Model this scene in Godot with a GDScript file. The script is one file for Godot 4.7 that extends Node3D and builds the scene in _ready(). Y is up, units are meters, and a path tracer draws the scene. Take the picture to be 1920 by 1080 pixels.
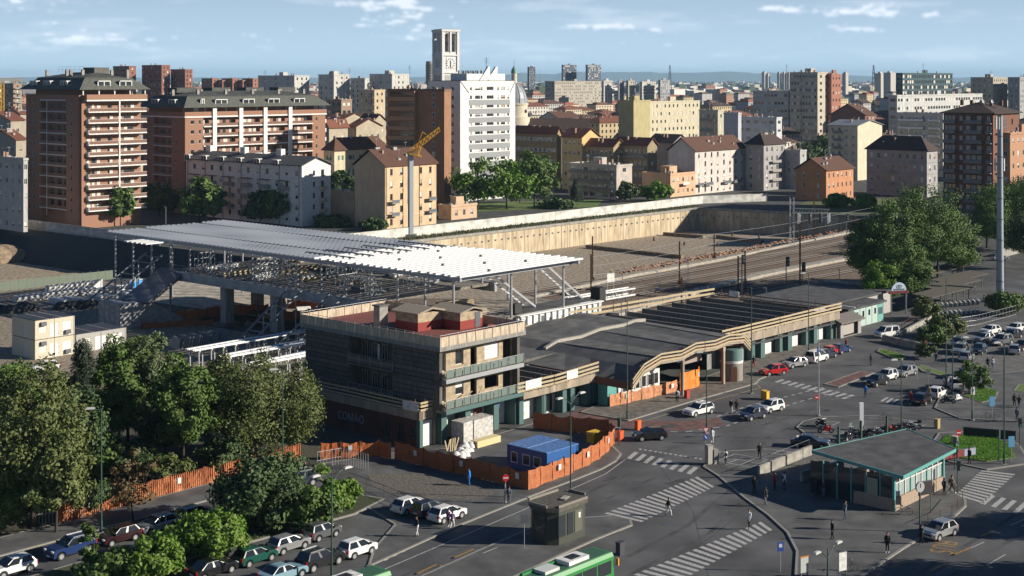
extends Node3D
# A railway station under conversion seen from a high roof. Photo pixels (1920 x 1080) give directions;
# distances come from the ground (y = 0) that things stand on.
const F := 2660.0      # focal length in photo pixels
const HY := 148.0      # row of the horizon
const EYE := 43.0      # height of the camera above the street
const TURN := 0.83898  # heading of the station's street front
var M := {}
var rng := RandomNumberGenerator.new()
var taken := {}
var unit_box: BoxMesh
var cache := {}

class MB:
	var st := SurfaceTool.new()
	var tint := Color(1,1,1)
	var count := 0
	func _init(): st.begin(Mesh.PRIMITIVE_TRIANGLES)
	func vtx(p: Vector3,n: Vector3):
		st.set_color(tint); st.set_normal(n); st.add_vertex(p); count += 1
	func tri(a: Vector3,b: Vector3,c: Vector3):   # counter-clockwise seen from outside
		var n := (b - a).cross(c - a).normalized()
		vtx(a,n); vtx(c,n); vtx(b,n)
	func tri_n(a,b,c,na,nb,nc):
		vtx(a,na); vtx(c,nc); vtx(b,nb)
	func quad(a,b,c,d):
		tri(a,b,c); tri(a,c,d)
	func box(c: Vector3,s: Vector3,b := Basis()):
		var x: Vector3 = b.x * s.x * 0.5; var y: Vector3 = b.y * s.y * 0.5; var z: Vector3 = b.z * s.z * 0.5
		quad(c - x - y + z,c + x - y + z,c + x + y + z,c - x + y + z)
		quad(c + x - y - z,c - x - y - z,c - x + y - z,c + x + y - z)
		quad(c + x - y + z,c + x - y - z,c + x + y - z,c + x + y + z)
		quad(c - x - y - z,c - x - y + z,c - x + y + z,c - x + y - z)
		quad(c - x + y + z,c + x + y + z,c + x + y - z,c - x + y - z)
		quad(c - x - y - z,c + x - y - z,c + x - y + z,c - x - y + z)
	func bar(a: Vector3,b: Vector3,w: float,h: float):   # a beam from a to b
		var x := (b - a); var l := x.length(); x = x / l
		var up := Vector3.UP if absf(x.y) < 0.98 else Vector3.RIGHT
		var z := x.cross(up).normalized(); var y := z.cross(x)
		box((a + b) * 0.5,Vector3(l,h,w),Basis(x,y,z))
	func tube(a: Vector3,b: Vector3,ra: float,rb: float,n := 8,caps := true):
		var d := (b - a).normalized()
		var s := d.cross(Vector3.UP if absf(d.y) < 0.9 else Vector3.RIGHT).normalized(); var t := d.cross(s)
		for i in n:
			var e0 := s * cos(TAU * i / n) + t * sin(TAU * i / n)
			var e1 := s * cos(TAU * (i + 1) / n) + t * sin(TAU * (i + 1) / n)
			tri_n(a + e0 * ra,a + e1 * ra,b + e1 * rb,e0,e1,e1)
			tri_n(a + e0 * ra,b + e1 * rb,b + e0 * rb,e0,e1,e0)
			if caps:
				if ra > 0.0: tri(a,a + e1 * ra,a + e0 * ra)
				if rb > 0.0: tri(b,b + e0 * rb,b + e1 * rb)
	func path(pts: Array,r0: float,r1: float,n := 6):
		for i in pts.size() - 1:
			tube(pts[i],pts[i + 1],lerpf(r0,r1,float(i) / (pts.size() - 1)),lerpf(r0,r1,float(i + 1) / (pts.size() - 1)),n,i == pts.size() - 2)
	func ball(c: Vector3,r: Vector3,n := 8,y0 := -1.0):
		var m: int = n / 2
		for j in m:
			var f0 := maxf(y0,-1.0) ; var lo := asin(f0)
			var p0 := lerpf(lo,PI / 2,float(j) / m); var p1 := lerpf(lo,PI / 2,float(j + 1) / m)
			for i in n:
				var q := []
				for k in [[i,p0],[i + 1,p0],[i + 1,p1],[i,p1]]:
					var g: float = -TAU * k[0] / n
					q.append(Vector3(cos(g) * cos(k[1]),sin(k[1]),sin(g) * cos(k[1])))
				tri_n(c + q[0] * r,c + q[1] * r,c + q[2] * r,q[0],q[1],q[2])
				if j < m - 1: tri_n(c + q[0] * r,c + q[2] * r,c + q[3] * r,q[0],q[2],q[3])
	func lathe(c: Vector3,prof: Array,n := 16):   # prof: [radius, height] from the bottom up
		for i in n:
			var a0 := -TAU * i / n; var a1 := -TAU * (i + 1) / n
			for j in prof.size() - 1:
				var p: Array = prof[j]; var q: Array = prof[j + 1]
				var nn := Vector2(q[1] - p[1],p[0] - q[0]).normalized()
				var e0 := Vector3(cos(a0),0,sin(a0)); var e1 := Vector3(cos(a1),0,sin(a1))
				var n0 := e0 * nn.x + Vector3.UP * nn.y; var n1 := e1 * nn.x + Vector3.UP * nn.y
				var A: Vector3 = c + e0 * p[0] + Vector3.UP * p[1]; var Bq: Vector3 = c + e1 * p[0] + Vector3.UP * p[1]
				var C: Vector3 = c + e1 * q[0] + Vector3.UP * q[1]; var D: Vector3 = c + e0 * q[0] + Vector3.UP * q[1]
				tri_n(A,Bq,C,n0,n1,n1); tri_n(A,C,D,n0,n1,n0)
	func slab(poly: PackedVector2Array,y0: float,y1: float,bottom := false):   # polygon in x,z raised from y0 to y1
		var p := poly
		if Geometry2D.is_polygon_clockwise(p): p.reverse()
		var ix := Geometry2D.triangulate_polygon(p)
		for i in range(0,ix.size(),3):
			var a := p[ix[i]]; var b := p[ix[i + 1]]; var c := p[ix[i + 2]]
			if (b - a).cross(c - a) > 0.0:
				var w := b; b = c; c = w
			tri(Vector3(a.x,y1,a.y),Vector3(b.x,y1,b.y),Vector3(c.x,y1,c.y))
			if bottom: tri(Vector3(a.x,y0,a.y),Vector3(c.x,y0,c.y),Vector3(b.x,y0,b.y))
		if y1 > y0:
			var flip := not Geometry2D.is_polygon_clockwise(p)
			for i in p.size():
				var a := p[i]; var b := p[(i + 1) % p.size()]
				if not flip:
					var w := a; a = b; b = w
				quad(Vector3(b.x,y0,b.y),Vector3(a.x,y0,a.y),Vector3(a.x,y1,a.y),Vector3(b.x,y1,b.y))
	func done() -> ArrayMesh: return st.commit()

# ---------------------------------------------------------------- places
func G(px: float,py: float,y := 0.0) -> Vector3:   # photo pixel -> point at height y
	var d := F * (EYE - y) / (py - HY)
	return Vector3((px - 960.0) / F * d,y,-d)
func D(px: float,py: float,d: float) -> Vector3:   # photo pixel -> point at distance d
	return Vector3((px - 960.0) / F * d,EYE - (py - HY) * d / F,-d)
func S(s: float,t: float,y := 0.0) -> Vector3:     # along and behind the station's street front
	return Vector3(-8.413,y,-165.768) + Vector3(cos(TURN),0,-sin(TURN)) * s + Vector3(-sin(TURN),0,-cos(TURN)) * t
func xz(v: Vector3) -> Vector2: return Vector2(v.x,v.z)
func poly(px: Array,y := 0.0) -> PackedVector2Array:
	var p := PackedVector2Array()
	for q in px: p.append(xz(G(q[0],q[1],y)))
	return p
func polys(stp: Array) -> PackedVector2Array:
	var p := PackedVector2Array()
	for q in stp: p.append(xz(S(q[0],q[1])))
	return p

# ---------------------------------------------------------------- nodes
func numbered(called: String) -> String:
	taken[called] = taken.get(called,-1) + 1
	return called if taken[called] == 0 else "%s_%03d" % [called,taken[called]]
func tag(o: Node3D,label: String,category: String,group := "",kind := ""):
	if label: o.set_meta("label",label)
	if category: o.set_meta("category",category)
	if group: o.set_meta("group",group)
	if kind: o.set_meta("kind",kind)
func thing(called: String,label: String,category: String,at := Vector3.ZERO,turn := 0.0,group := "") -> Node3D:
	var o := Node3D.new(); o.name = numbered(called); add_child(o)
	o.position = at; o.rotation.y = turn
	tag(o,label,category,group)
	return o
func part(parent: Node,called: String,m: Material,mesh: Mesh) -> MeshInstance3D:
	var o := MeshInstance3D.new(); o.name = called; o.mesh = mesh
	if m: o.material_override = m
	parent.add_child(o,true)
	return o
func put(parent: Node,called: String,m: Material,mb: MB) -> MeshInstance3D: return part(parent,called,m,mb.done())
func solo(called: String,label: String,category: String,m: Material,mesh: Mesh,at := Vector3.ZERO,turn := 0.0,group := "",kind := "") -> MeshInstance3D:
	var o := MeshInstance3D.new(); o.name = numbered(called); o.mesh = mesh; o.material_override = m
	add_child(o); o.position = at; o.rotation.y = turn
	tag(o,label,category,group,kind)
	return o
func struct(called: String,m: Material,mb: MB) -> MeshInstance3D: return solo(called,"","",m,mb.done(),Vector3.ZERO,0.0,"","structure")
func bx(parent: Node,called: String,m: Material,c: Vector3,s: Vector3,b := Basis()) -> MeshInstance3D:
	var o := part(parent,called,m,unit_box)
	o.transform = Transform3D(b.scaled_local(s),c)
	return o
func copy(o: Node3D,at: Vector3,turn: float,label := "") -> Node3D:
	var c: Node3D = o.duplicate(); c.name = numbered(String(o.name)); add_child(c)
	c.position = at; c.rotation.y = turn
	if label: c.set_meta("label",label)
	return c

# ---------------------------------------------------------------- materials
func noise_tex(key: String,freq: float,lo: float,hi: float,octaves := 4,kind := FastNoiseLite.TYPE_SIMPLEX_SMOOTH,size := 512) -> NoiseTexture2D:
	if cache.has(key): return cache[key]
	var n := FastNoiseLite.new(); n.seed = key.hash() % 1000; n.frequency = freq; n.fractal_octaves = octaves; n.noise_type = kind
	var t := NoiseTexture2D.new(); t.width = size; t.height = size; t.seamless = true; t.noise = n
	var g := Gradient.new(); g.set_color(0,Color(lo,lo,lo)); g.set_color(1,Color(hi,hi,hi)); t.color_ramp = g
	cache[key] = t
	return t
func mat(key: String,r: float,g: float,b: float,rough := 0.85,tex := "",scale := 0.1,metal := 0.0) -> StandardMaterial3D:
	if M.has(key): return M[key]
	var m := StandardMaterial3D.new(); m.resource_name = key
	m.roughness = rough; m.metallic = metal
	var boost := 1.0
	if tex:
		m.uv1_triplanar = true; m.uv1_world_triplanar = true; m.uv1_scale = Vector3(scale,scale,scale)
		boost = 1.15
		match tex:
			"grain": m.albedo_texture = noise_tex("grain",0.06,0.72,1.0,5)
			"patch": m.albedo_texture = noise_tex("patch",0.012,0.66,1.0,5)
			"rough": m.albedo_texture = noise_tex("rough",0.03,0.5,1.0,6); boost = 1.3
			"tiles": m.albedo_texture = noise_tex("tiles",0.09,0.55,1.0,3); boost = 1.25
			"streak":
				m.albedo_texture = noise_tex("streak",0.02,0.6,1.0,5); boost = 1.2
				m.uv1_scale = Vector3(scale,scale * 0.12,scale)
			"asphalt": m.albedo_texture = noise_tex("asphalt",0.007,0.62,1.0,8,FastNoiseLite.TYPE_SIMPLEX_SMOOTH,1024); boost = 1.2
			"worn": m.albedo_texture = noise_tex("worn",0.05,0.42,1.0,6); boost = 1.35
			"plaster":
				m.albedo_texture = noise_tex("plaster",0.02,0.84,1.0,5); boost = 1.08
				m.uv1_scale = Vector3(scale,scale * 0.3,scale)
			"board":
				m.albedo_texture = noise_tex("board",0.05,0.6,1.0,4); boost = 1.2
				m.uv1_scale = Vector3(scale * 0.1,scale,scale * 0.1)
	m.albedo_color = Color(minf(r * boost,1),minf(g * boost,1),minf(b * boost,1)).linear_to_srgb()
	M[key] = m
	return m
func glass(key: String,r: float,g: float,b: float,rough := 0.06) -> StandardMaterial3D:
	var m := mat(key,r,g,b,rough); m.metallic_specular = 0.7
	return m
func _ready():
	rng.seed = 7
	unit_box = BoxMesh.new()
	# camera: level, the lens shifted down so that uprights stay upright
	var cam := Camera3D.new(); cam.name = "camera"; add_child(cam)
	cam.position = Vector3(0,EYE,0)
	cam.projection = Camera3D.PROJECTION_FRUSTUM
	cam.near = 1.0; cam.far = 60000.0
	cam.size = 1080.0 / F
	cam.frustum_offset = Vector2(0,-(540.0 - HY) / F)
	cam.current = true
	# sky: late clear afternoon, thin clouds low over the horizon
	var sky := ProceduralSkyMaterial.new()
	sky.sky_top_color = Color(0.016,0.048,0.125).linear_to_srgb()
	sky.sky_horizon_color = Color(0.43,0.575,0.70).linear_to_srgb()
	sky.sky_curve = 0.08
	sky.ground_bottom_color = Color(0.06,0.06,0.06).linear_to_srgb()
	sky.ground_horizon_color = Color(0.30,0.38,0.44).linear_to_srgb()
	sky.sun_angle_max = 8.0
	sky.sky_cover = cloud_cover()
	sky.sky_cover_modulate = Color(1,1,1,1)
	var env := Environment.new()
	env.background_mode = Environment.BG_SKY
	env.sky = Sky.new(); env.sky.sky_material = sky
	env.tonemap_mode = Environment.TONE_MAPPER_LINEAR
	env.tonemap_exposure = 1.5
	env.fog_enabled = true
	env.fog_density = 0.00005
	env.fog_light_color = Color(0.72,0.88,1.0)
	env.sdfgi_enabled = true; env.ssao_enabled = true; env.ssil_enabled = true
	var we := WorldEnvironment.new(); we.name = "environment"; we.environment = env; add_child(we)
	# sun: low, from the east end of the tracks, slightly behind the camera
	var sun := DirectionalLight3D.new(); sun.name = "sun"; add_child(sun)
	var el := deg_to_rad(22.0); var az := deg_to_rad(6.0)
	sun.look_at_from_position(Vector3.ZERO,-Vector3(cos(el) * cos(az),sin(el),cos(el) * sin(az)),Vector3.UP)
	sun.light_energy = 1.6; sun.light_angular_distance = 0.5; sun.shadow_enabled = true
	sun.light_color = Color(1.0,0.965,0.905)
	materials()
	setting()
	station()
	new_station()
	yard()
	city()
	street()
	vegetation()
	traffic()
	people()

func cloud_cover() -> ImageTexture:
	# wisps of thin cloud; rows run from the zenith down, the whole ring of the horizon alike
	var w := 4096; var h := 2048
	var img := Image.create_empty(w,h,false,Image.FORMAT_RGBA8)
	var n := FastNoiseLite.new(); n.seed = 11; n.frequency = 1.3; n.fractal_octaves = 5
	var m := FastNoiseLite.new(); m.seed = 5; m.frequency = 0.28; m.fractal_octaves = 3
	var top := int(h * (90.0 - 16.0) / 180.0)
	var heaps := [[1490,20,62,8],[1575,23,72,9],[1655,22,46,17],[1742,27,24,8],[1610,56,50,6],[1120,50,80,8],[1450,16,34,6],[690,8,90,7]]
	for y in range(top,h / 2):
		var el := 90.0 - (y + 0.5) * 180.0 / h
		for x in w:
			var a := TAU * (x + 0.5) / w
			var c := cos(a) * 22.0; var s := sin(a) * 22.0
			var big := m.get_noise_3d(c,s,el * 3.2)
			var puff := n.get_noise_3d(c * 1.7,s * 1.7,el * 4.5) * 0.8 + 1.2 * m.get_noise_3d(c * 0.9,s * 0.9,el * 0.9 + 40.0) - 0.42
			puff = clampf(puff * 4.5,0,1) * smoothstep(1.0,1.8,el) * (1.0 - smoothstep(3.2,5.0,el))
			var az := wrapf((x + 0.5) / w * TAU,-PI,PI)
			if absf(az) < 0.45:
				var qx := 960.0 + tan(az) * F; var qy := HY - tan(deg_to_rad(el)) / cos(az) * F
				for b in heaps:
					var dx: float = (qx - b[0]) / b[2]; var dy: float = (qy - b[1]) / b[3]
					puff = maxf(puff,clampf((1.0 - dx * dx - dy * dy * (1.0 if dy < 0 else 2.0)) * 0.8 + n.get_noise_3d(c * 3.0,s * 3.0,el * 14.0) * 1.3 - 0.2,0,1) * 1.25)
			var v := maxf(0.0,n.get_noise_3d(c,s,el * 4.2) * 0.6 + big * 1.3 - 0.18)
			v = minf(v * 2.0,1.0) * smoothstep(0.15,0.9,el) * (1.0 - smoothstep(9.0,16.0,el)) * 0.28
			if v + puff <= 0.0: continue
			img.set_pixel(x,y,Color(0.62,0.57,0.54,minf(1.0,v + puff)))
	return ImageTexture.create_from_image(img)

func materials():
	mat("asphalt",0.100,0.101,0.104,0.9,"asphalt",0.016)
	mat("asphalt_dark",0.066,0.066,0.068,0.9,"patch",0.08)
	mat("pavement",0.112,0.112,0.112,0.9,"asphalt",0.03)
	mat("kerb",0.29,0.275,0.245,0.85,"grain",0.3)
	mat("paint",0.60,0.59,0.57,0.7,"worn",0.22)
	mat("paint_yellow",0.42,0.25,0.08,0.7,"worn",0.22)
	mat("bike_lane",0.17,0.085,0.075,0.9,"patch",0.12)
	mat("soil",0.30,0.22,0.15,0.95,"rough",0.06)
	mat("pit_gravel",0.40,0.325,0.235,0.95,"rough",0.05)
	mat("ballast",0.22,0.155,0.105,0.95,"rough",0.08)
	mat("city_ground",0.07,0.072,0.068,0.95,"patch",0.03)
	mat("grass",0.14,0.22,0.04,0.95,"rough",0.15)
	mat("grass_dry",0.15,0.17,0.06,0.95,"rough",0.1)
	mat("concrete",0.36,0.34,0.30,0.85,"patch",0.12)
	mat("concrete_dark",0.155,0.145,0.13,0.9,"streak",0.25)
	mat("concrete_bare",0.40,0.33,0.25,0.9,"streak",0.12)
	mat("diaphragm",0.60,0.49,0.34,0.9,"streak",0.10)
	mat("hoarding",0.72,0.70,0.64,0.7,"patch",0.05)
	mat("tarp",0.02,0.021,0.024,0.7,"patch",0.08)
	mat("white",0.78,0.77,0.74,0.6,"grain",0.05)
	mat("white_steel",0.74,0.74,0.72,0.45)
	mat("steel",0.42,0.43,0.44,0.4,"",0.1,0.5)
	mat("steel_dark",0.13,0.14,0.16,0.45,"",0.1,0.4)
	mat("black",0.015,0.015,0.016,0.6)
	mat("rust",0.16,0.07,0.035,0.8,"rough",0.4)
	mat("plank",0.56,0.45,0.28,0.8,"board",0.8)
	mat("teal",0.055,0.12,0.115,0.6)
	mat("turquoise",0.10,0.31,0.285,0.5)
	mat("orange_net",0.62,0.17,0.045,0.7,"rough",0.5)
	mat("red_roof",0.26,0.075,0.06,0.9,"rough",0.3)
	mat("bitumen",0.088,0.088,0.09,0.9,"asphalt",0.05)
	mat("lamp_green",0.035,0.075,0.055,0.5)
	mat("blue_cabin",0.025,0.12,0.36,0.45,"grain",0.2)
	mat("cabin_cream",0.62,0.56,0.43,0.6,"grain",0.15)
	glass("window_glass",0.025,0.03,0.035)
	mat("room",0.34,0.32,0.29)
	glass("glass_pale",0.30,0.38,0.37,0.12)

# ================================================================ ground, pit, tracks, roads
const RIM := [[-250,395],[480,484],[1310,388.6],[1600,403],[1640,428],[1340,484],[1150,519],[900,560],[700,560],[600,532],[300,521],[215,523],[0,548],[-250,580]]
const PIT := -7.4

func sheet(called: String,m: Material,p: PackedVector2Array,y: float) -> MeshInstance3D:
	var mb := MB.new(); mb.slab(p,y,y)
	return struct(called,m,mb)

func raised(called: String,p: PackedVector2Array,h: float,top: Material,kerb_w := 0.24):
	# a pavement with a real kerb: the kerb stones stand 6 mm proud of the paving
	if Geometry2D.is_polygon_clockwise(p): p.reverse()
	var mb := MB.new(); mb.slab(p,0.0,h)
	var o := struct(called,top,mb)
	var inner := Geometry2D.offset_polygon(p,-kerb_w)
	if inner.is_empty() or kerb_w <= 0.0: return o
	var k := MB.new(); var n := p.size()
	var done_len := 0.0
	for i in n:
		var a := p[i]; var b := p[(i + 1) % n]
		var e := (b - a).normalized(); var q := Vector2(e.y,-e.x)
		if Geometry2D.is_point_in_polygon((a + b) * 0.5 - q * 0.05,p) == false: q = -q
		var steps := maxi(1,int(a.distance_to(b) / 1.0))
		for j in steps:
			var c0 := a.lerp(b,(j + 0.01) / steps); var c1 := a.lerp(b,(j + 0.99) / steps)
			var mid := (c0 + c1) * 0.5 - q * (kerb_w * 0.5 - 0.03)
			var dx := Vector3(e.x,0,e.y)
			k.box(Vector3(mid.x,h * 0.5 + 0.004,mid.y),Vector3(c0.distance_to(c1),h + 0.012,kerb_w),Basis(dx,Vector3.UP,dx.cross(Vector3.UP)))
	var kn := put(o,"kerb",M.kerb,k); kn.set_meta("kind","stuff")
	return o

func setting():
	var hole := poly(RIM)
	if Geometry2D.is_polygon_clockwise(hole): hole.reverse()
	# ground: one sheet to the horizon, opened where the pit is dug
	var R := 26000.0
	var outer := PackedVector2Array([Vector2(-R,400),Vector2(-R,-R),Vector2(R,-R),Vector2(R,400)])
	if not Geometry2D.is_polygon_clockwise(outer): outer.reverse()
	# slice into strips so that no polygon has a hole: left and right of a cut through the pit
	var zl := -1e9; var gm := MB.new()
	for half in 2:
		var cut := 10.0
		var box := PackedVector2Array([Vector2(-R,-R),Vector2(cut,-R),Vector2(cut,400),Vector2(-R,400)]) if half == 0 else PackedVector2Array([Vector2(cut,-R),Vector2(R,-R),Vector2(R,400),Vector2(cut,400)])
		for q in Geometry2D.clip_polygons(box,hole):
			gm.slab(q,0.0,0.0)
	struct("ground",M.city_ground,gm)
	sheet("pit_floor",M.pit_gravel,hole,PIT)
	# banks of earth on the near side, the tarpaulin-covered slope on the far one
	var bank := MB.new()
	for i in range(3,RIM.size() - 1):
		var a := G(RIM[i][0],RIM[i][1]); var b := G(RIM[i + 1][0],RIM[i + 1][1])
		bank.quad(Vector3(a.x,PIT,a.z),Vector3(b.x,PIT,b.z),b,a)
	struct("earth_bank",M.soil,bank)
	var A := G(-250,395); var C := G(480,484); var Bq := G(1310,388.6); var Dq := G(1600,403)
	var slope := MB.new(); var nrm := Vector3(-0.70,0,0.71)
	var cols := 40
	for i in cols:
		var p0 := A.lerp(C,float(i) / cols); var p1 := A.lerp(C,float(i + 1) / cols)
		for j in 4:
			var f0 := j / 4.0; var f1 := (j + 1) / 4.0
			var w := func(p: Vector3,f: float,k: float) -> Vector3: return p + nrm * (f * 9.0 + sin(k * 1.7) * 0.25 * f) + Vector3(0,PIT * f + 0.05,0)
			slope.quad(w.call(p0,f1,i),w.call(p1,f1,i + 1),w.call(p1,f0,i + 1),w.call(p0,f0,i))
	solo("slope_tarpaulin","black tarpaulin covering the slope of the excavation below the shade greyed hoarding","tarpaulin",M.tarp,slope.done())
	var mound := MB.new()
	for k in 4:
		var c := G(-40 + k * 20,497 - k * 1.5,PIT)
		mound.ball(c + Vector3(0,-0.5,-6 - k % 2 * 3),Vector3(8,5.6 - k * 0.7,5),12,0.0)
	struct("earth_mound",M.soil,mound)
	var tread := MB.new()
	for k in 5: tread.bar(G(-40,545 - k * 8,PIT) + Vector3(0,0.05,0),G(170 + k * 24,520 - k * 4,PIT) + Vector3(0,0.05,0),0.7,0.12)
	struct("haul_path",mat("pale_soil",0.42,0.34,0.24,0.95,"rough",0.1),tread)
	retaining("retaining_wall","sunlit stained concrete retaining wall of upright panels with a row of anchors",C,Bq,2.7)
	retaining("retaining_wall","shaded end wall of the excavation with anchor heads behind the signal gantry",Bq,Dq,3.0)
	# white site hoarding behind the wall's rim
	hoarding("white site hoarding running above the sunlit retaining wall",G(560,468),G(1318,381.5),2.7,M.hoarding)
	hoarding("white site hoarding turning the corner beside the blue cabin",G(1318,381.5),G(1440,377),2.7,M.hoarding)
	hoarding("site hoarding greyed for shade with rusty scrawl above the black tarpaulin",G(-160,402),G(300,461),2.7,mat("hoarding_shaded",0.5,0.48,0.46,0.7,"patch",0.06))  # the shade on this side is put into the greyer panel colour
	var sg := MB.new()
	var q0 := G(57,431.5); var q1 := G(82,435); var dirw := (q1 - q0).normalized()
	for k in 9: sg.bar(q0.lerp(q1,k / 9.0) + Vector3(-0.12,0.5 + (k % 2) * 0.3,0.12),q0.lerp(q1,k / 9.0) + dirw * 0.3 + Vector3(-0.12,2.2,0.12),0.04,0.16)
	solo("graffiti_lettering","rust brown block lettering sprayed on the shade greyed hoarding","graffiti",M.rust,sg.done())
	var gr := MB.new()
	gr.slab(poly([[700,452],[1024,418],[1300,385],[1310,388],[1000,424],[700,458.5]]),0.0,0.05)
	struct("grass_verge",mat("verge",0.12,0.11,0.05,0.95,"rough",0.1),gr)
	sheet("park_lawn",M.grass,poly([[870,398],[1120,388],[1130,374],[900,380]]),0.05)
	sheet("waste_ground_grass",M.grass_dry,poly([[1470,396],[1600,402],[1680,400],[1690,372],[1520,375]]),0.05)
	# tracks
	sheet("ballast_bed",M.ballast,poly([[1645,427],[1340,484.5],[1150,519.5],[900,561],[700,561],[600,600],[620,660],[1000,660],[1340,575],[1700,520],[1780,455]]),0.02)
	for k in 6:
		var f := k / 5.0
		track(G(840,lerpf(572,640,f)),G(1220,lerpf(513,578,f)),G(1690,lerpf(424,492,f)))
	var pl := MB.new()
	for q in [[[1000,556],[1182,517],[1340,489],[1480,459],[1600,434],1.1],[[1150,590],[1300,548],[1420,517],[1700,462],0,2.4]]:
		for i in 4:
			if typeof(q[i + 1]) == TYPE_ARRAY: pl.bar(G(q[i][0],q[i][1],0.3),G(q[i + 1][0],q[i + 1][1],0.3),q[5],0.6)
	struct("platform",mat("platform_edge",0.42,0.38,0.32,0.9,"patch",0.1),pl)
	var rb := MB.new()
	rng.seed = 3
	for k in 420:
		var f := rng.randf()
		var p := G(lerpf(1150,1590,f),lerpf(515,433,f)) + Vector3(rng.randf_range(-1.5,1.5),0.2,rng.randf_range(-2.5,1.0))
		rb.box(p,Vector3(rng.randf_range(0.2,1.0),rng.randf_range(0.12,0.4),rng.randf_range(0.2,0.7)),Basis.from_euler(Vector3(rng.randf() - 0.5,rng.randf() * 6,rng.randf() - 0.5)))
	solo("brick_rubble","line of orange brick rubble beside the tracks","rubble",mat("rubble",0.50,0.27,0.16,0.95,"rough",0.4),rb.done(),Vector3.ZERO,0.0,"","stuff")
	# pit details: trenches and bored pile heads
	var tr := MB.new()
	for q in [[[1101,465],[1280,485]],[[1245,441],[1320,447]],[[1345,446],[1430,457]]]:
		var a := G(q[0][0],q[0][1],PIT); var b := G(q[1][0],q[1][1],PIT); var sd := (b - a).normalized().cross(Vector3.UP)
		tr.bar(a + Vector3(0,0.5,0),b + Vector3(0,0.5,0),1.4,1.0)
	struct("spoil_ridge",M.soil,tr)
	for q in [[1226,452],[1283,460],[1373,443],[1423,447],[1346,462]]:
		var mb := MB.new(); mb.tube(Vector3.ZERO,Vector3(0,1.1,0),0.3,0.3,8); mb.tube(Vector3(0,1.1,0),Vector3(0,1.3,0),0.12,0.1,6)
		solo("pile_casing","rusty steel pile casing standing on the pit floor","pile",M.rust,mb.done(),G(q[0],q[1],PIT),0.0,"pile casings in the pit")
	# streets
	sheet("road",M.asphalt,polys([[-140,-120],[240,-120],[240,6],[120,10],[96,0],[-10,0],[-140,0]]),0.004)
	sheet("garden_soil",mat("garden",0.09,0.08,0.05,0.95,"rough",0.15),polys([[-140,7.6],[-5,7.6],[-4,40],[-20,60],[-140,75]]),0.004)
	sheet("yard_ground",mat("yard_soil",0.33,0.27,0.2,0.95,"rough",0.07),polys([[-5,26],[31,30],[31,105],[46,126],[49,150],[26,151],[-140,165],[-140,75.5],[-20,60.5]]),0.008)
	sheet("concrete_apron",mat("apron",0.5,0.44,0.36,0.9,"patch",0.06),poly([[285,524],[420,533],[580,545],[640,590],[520,600],[285,566]]),0.016)
	streets()

func retaining(called: String,label: String,a: Vector3,b: Vector3,pw: float):
	var d := b - a; var l := d.length(); d /= l
	var o := thing(called,label,"wall",a,atan2(-d.z,d.x))
	var n := int(l / pw); var w := l / n
	var tones := [M.diaphragm,mat("diaphragm_b",0.55,0.44,0.29,0.9,"streak",0.13),mat("diaphragm_c",0.66,0.54,0.37,0.9,"streak",0.08)]
	rng.seed = 21
	for i in n:
		var pr := rng.randf_range(0.0,0.09)
		bx(o,"panel",tones[rng.randi() % 3],Vector3((i + 0.5) * w,PIT * 0.5 - 0.4,0.1 + pr * 0.5),Vector3(w - rng.randf_range(0.05,0.14),-PIT - 0.75,0.5 + pr))
		bx(o,"anchor_head",M.steel_dark,Vector3((i + 0.5) * w,-2.6,0.42),Vector3(0.55,0.42,0.3))
	bx(o,"backing",M.concrete_dark,Vector3(l * 0.5,PIT * 0.5 - 0.02,-0.3),Vector3(l,-PIT,0.5))
	bx(o,"capping_beam",M.concrete,Vector3(l * 0.5,-0.32,0.12),Vector3(l,0.7,0.8))

func hoarding(label: String,a: Vector3,b: Vector3,h: float,m: Material):
	var d := b - a; var l := d.length(); d /= l
	var o := thing("site_hoarding",label,"hoarding",a,atan2(-d.z,d.x))
	var n := int(l / 3.0); var w := l / n
	rng.seed = 5
	for i in n:
		bx(o,"panel",m,Vector3((i + 0.5) * w,h * 0.5 - 0.05 + rng.randf_range(-0.02,0.03),rng.randf_range(-0.02,0.02)),Vector3(w - 0.03,h,0.12))
		if i % 2 == 0: bx(o,"post",M.concrete,Vector3(i * w,h * 0.5 - 0.1,-0.14),Vector3(0.15,h - 0.1,0.14))

func track(a: Vector3,b: Vector3,c: Vector3):
	var o := thing("railway_track","%s railway track from the brick rubble line" % ["first","second","third","fourth","fifth","sixth"][taken.get("railway_track",-1) + 1],"track",a,0.0,"railway tracks beside the platform")
	var pts := []
	for i in 13:
		var f := i / 12.0
		pts.append(a * (1 - f) * (1 - f) * 0.0 + a.lerp(b,f).lerp(b.lerp(c,f),f))
	for side in [-0.72,0.72]:
		var mb := MB.new()
		for i in 12:
			var d: Vector3 = (pts[i + 1] - pts[i]).normalized(); var n := d.cross(Vector3.UP)
			mb.bar(pts[i] + n * side + Vector3(0,0.22,0) - a,pts[i + 1] + n * side + Vector3(0,0.22,0) - a,0.08,0.16)
		put(o,"rail",mat("rail",0.30,0.26,0.23,0.35,"",0.1,0.6),mb)
	var sl := MB.new()
	for i in 12:
		var d: Vector3 = (pts[i + 1] - pts[i]); var n := d.normalized().cross(Vector3.UP); var k := int(d.length() / 0.7)
		for j in k:
			var p: Vector3 = pts[i] + d * (float(j) / k) - a
			sl.bar(p - n * 1.25 + Vector3(0,0.07,0),p + n * 1.25 + Vector3(0,0.07,0),0.24,0.14)
	put(o,"sleepers",mat("sleeper",0.13,0.10,0.08,0.9),sl).set_meta("kind","stuff")

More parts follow.
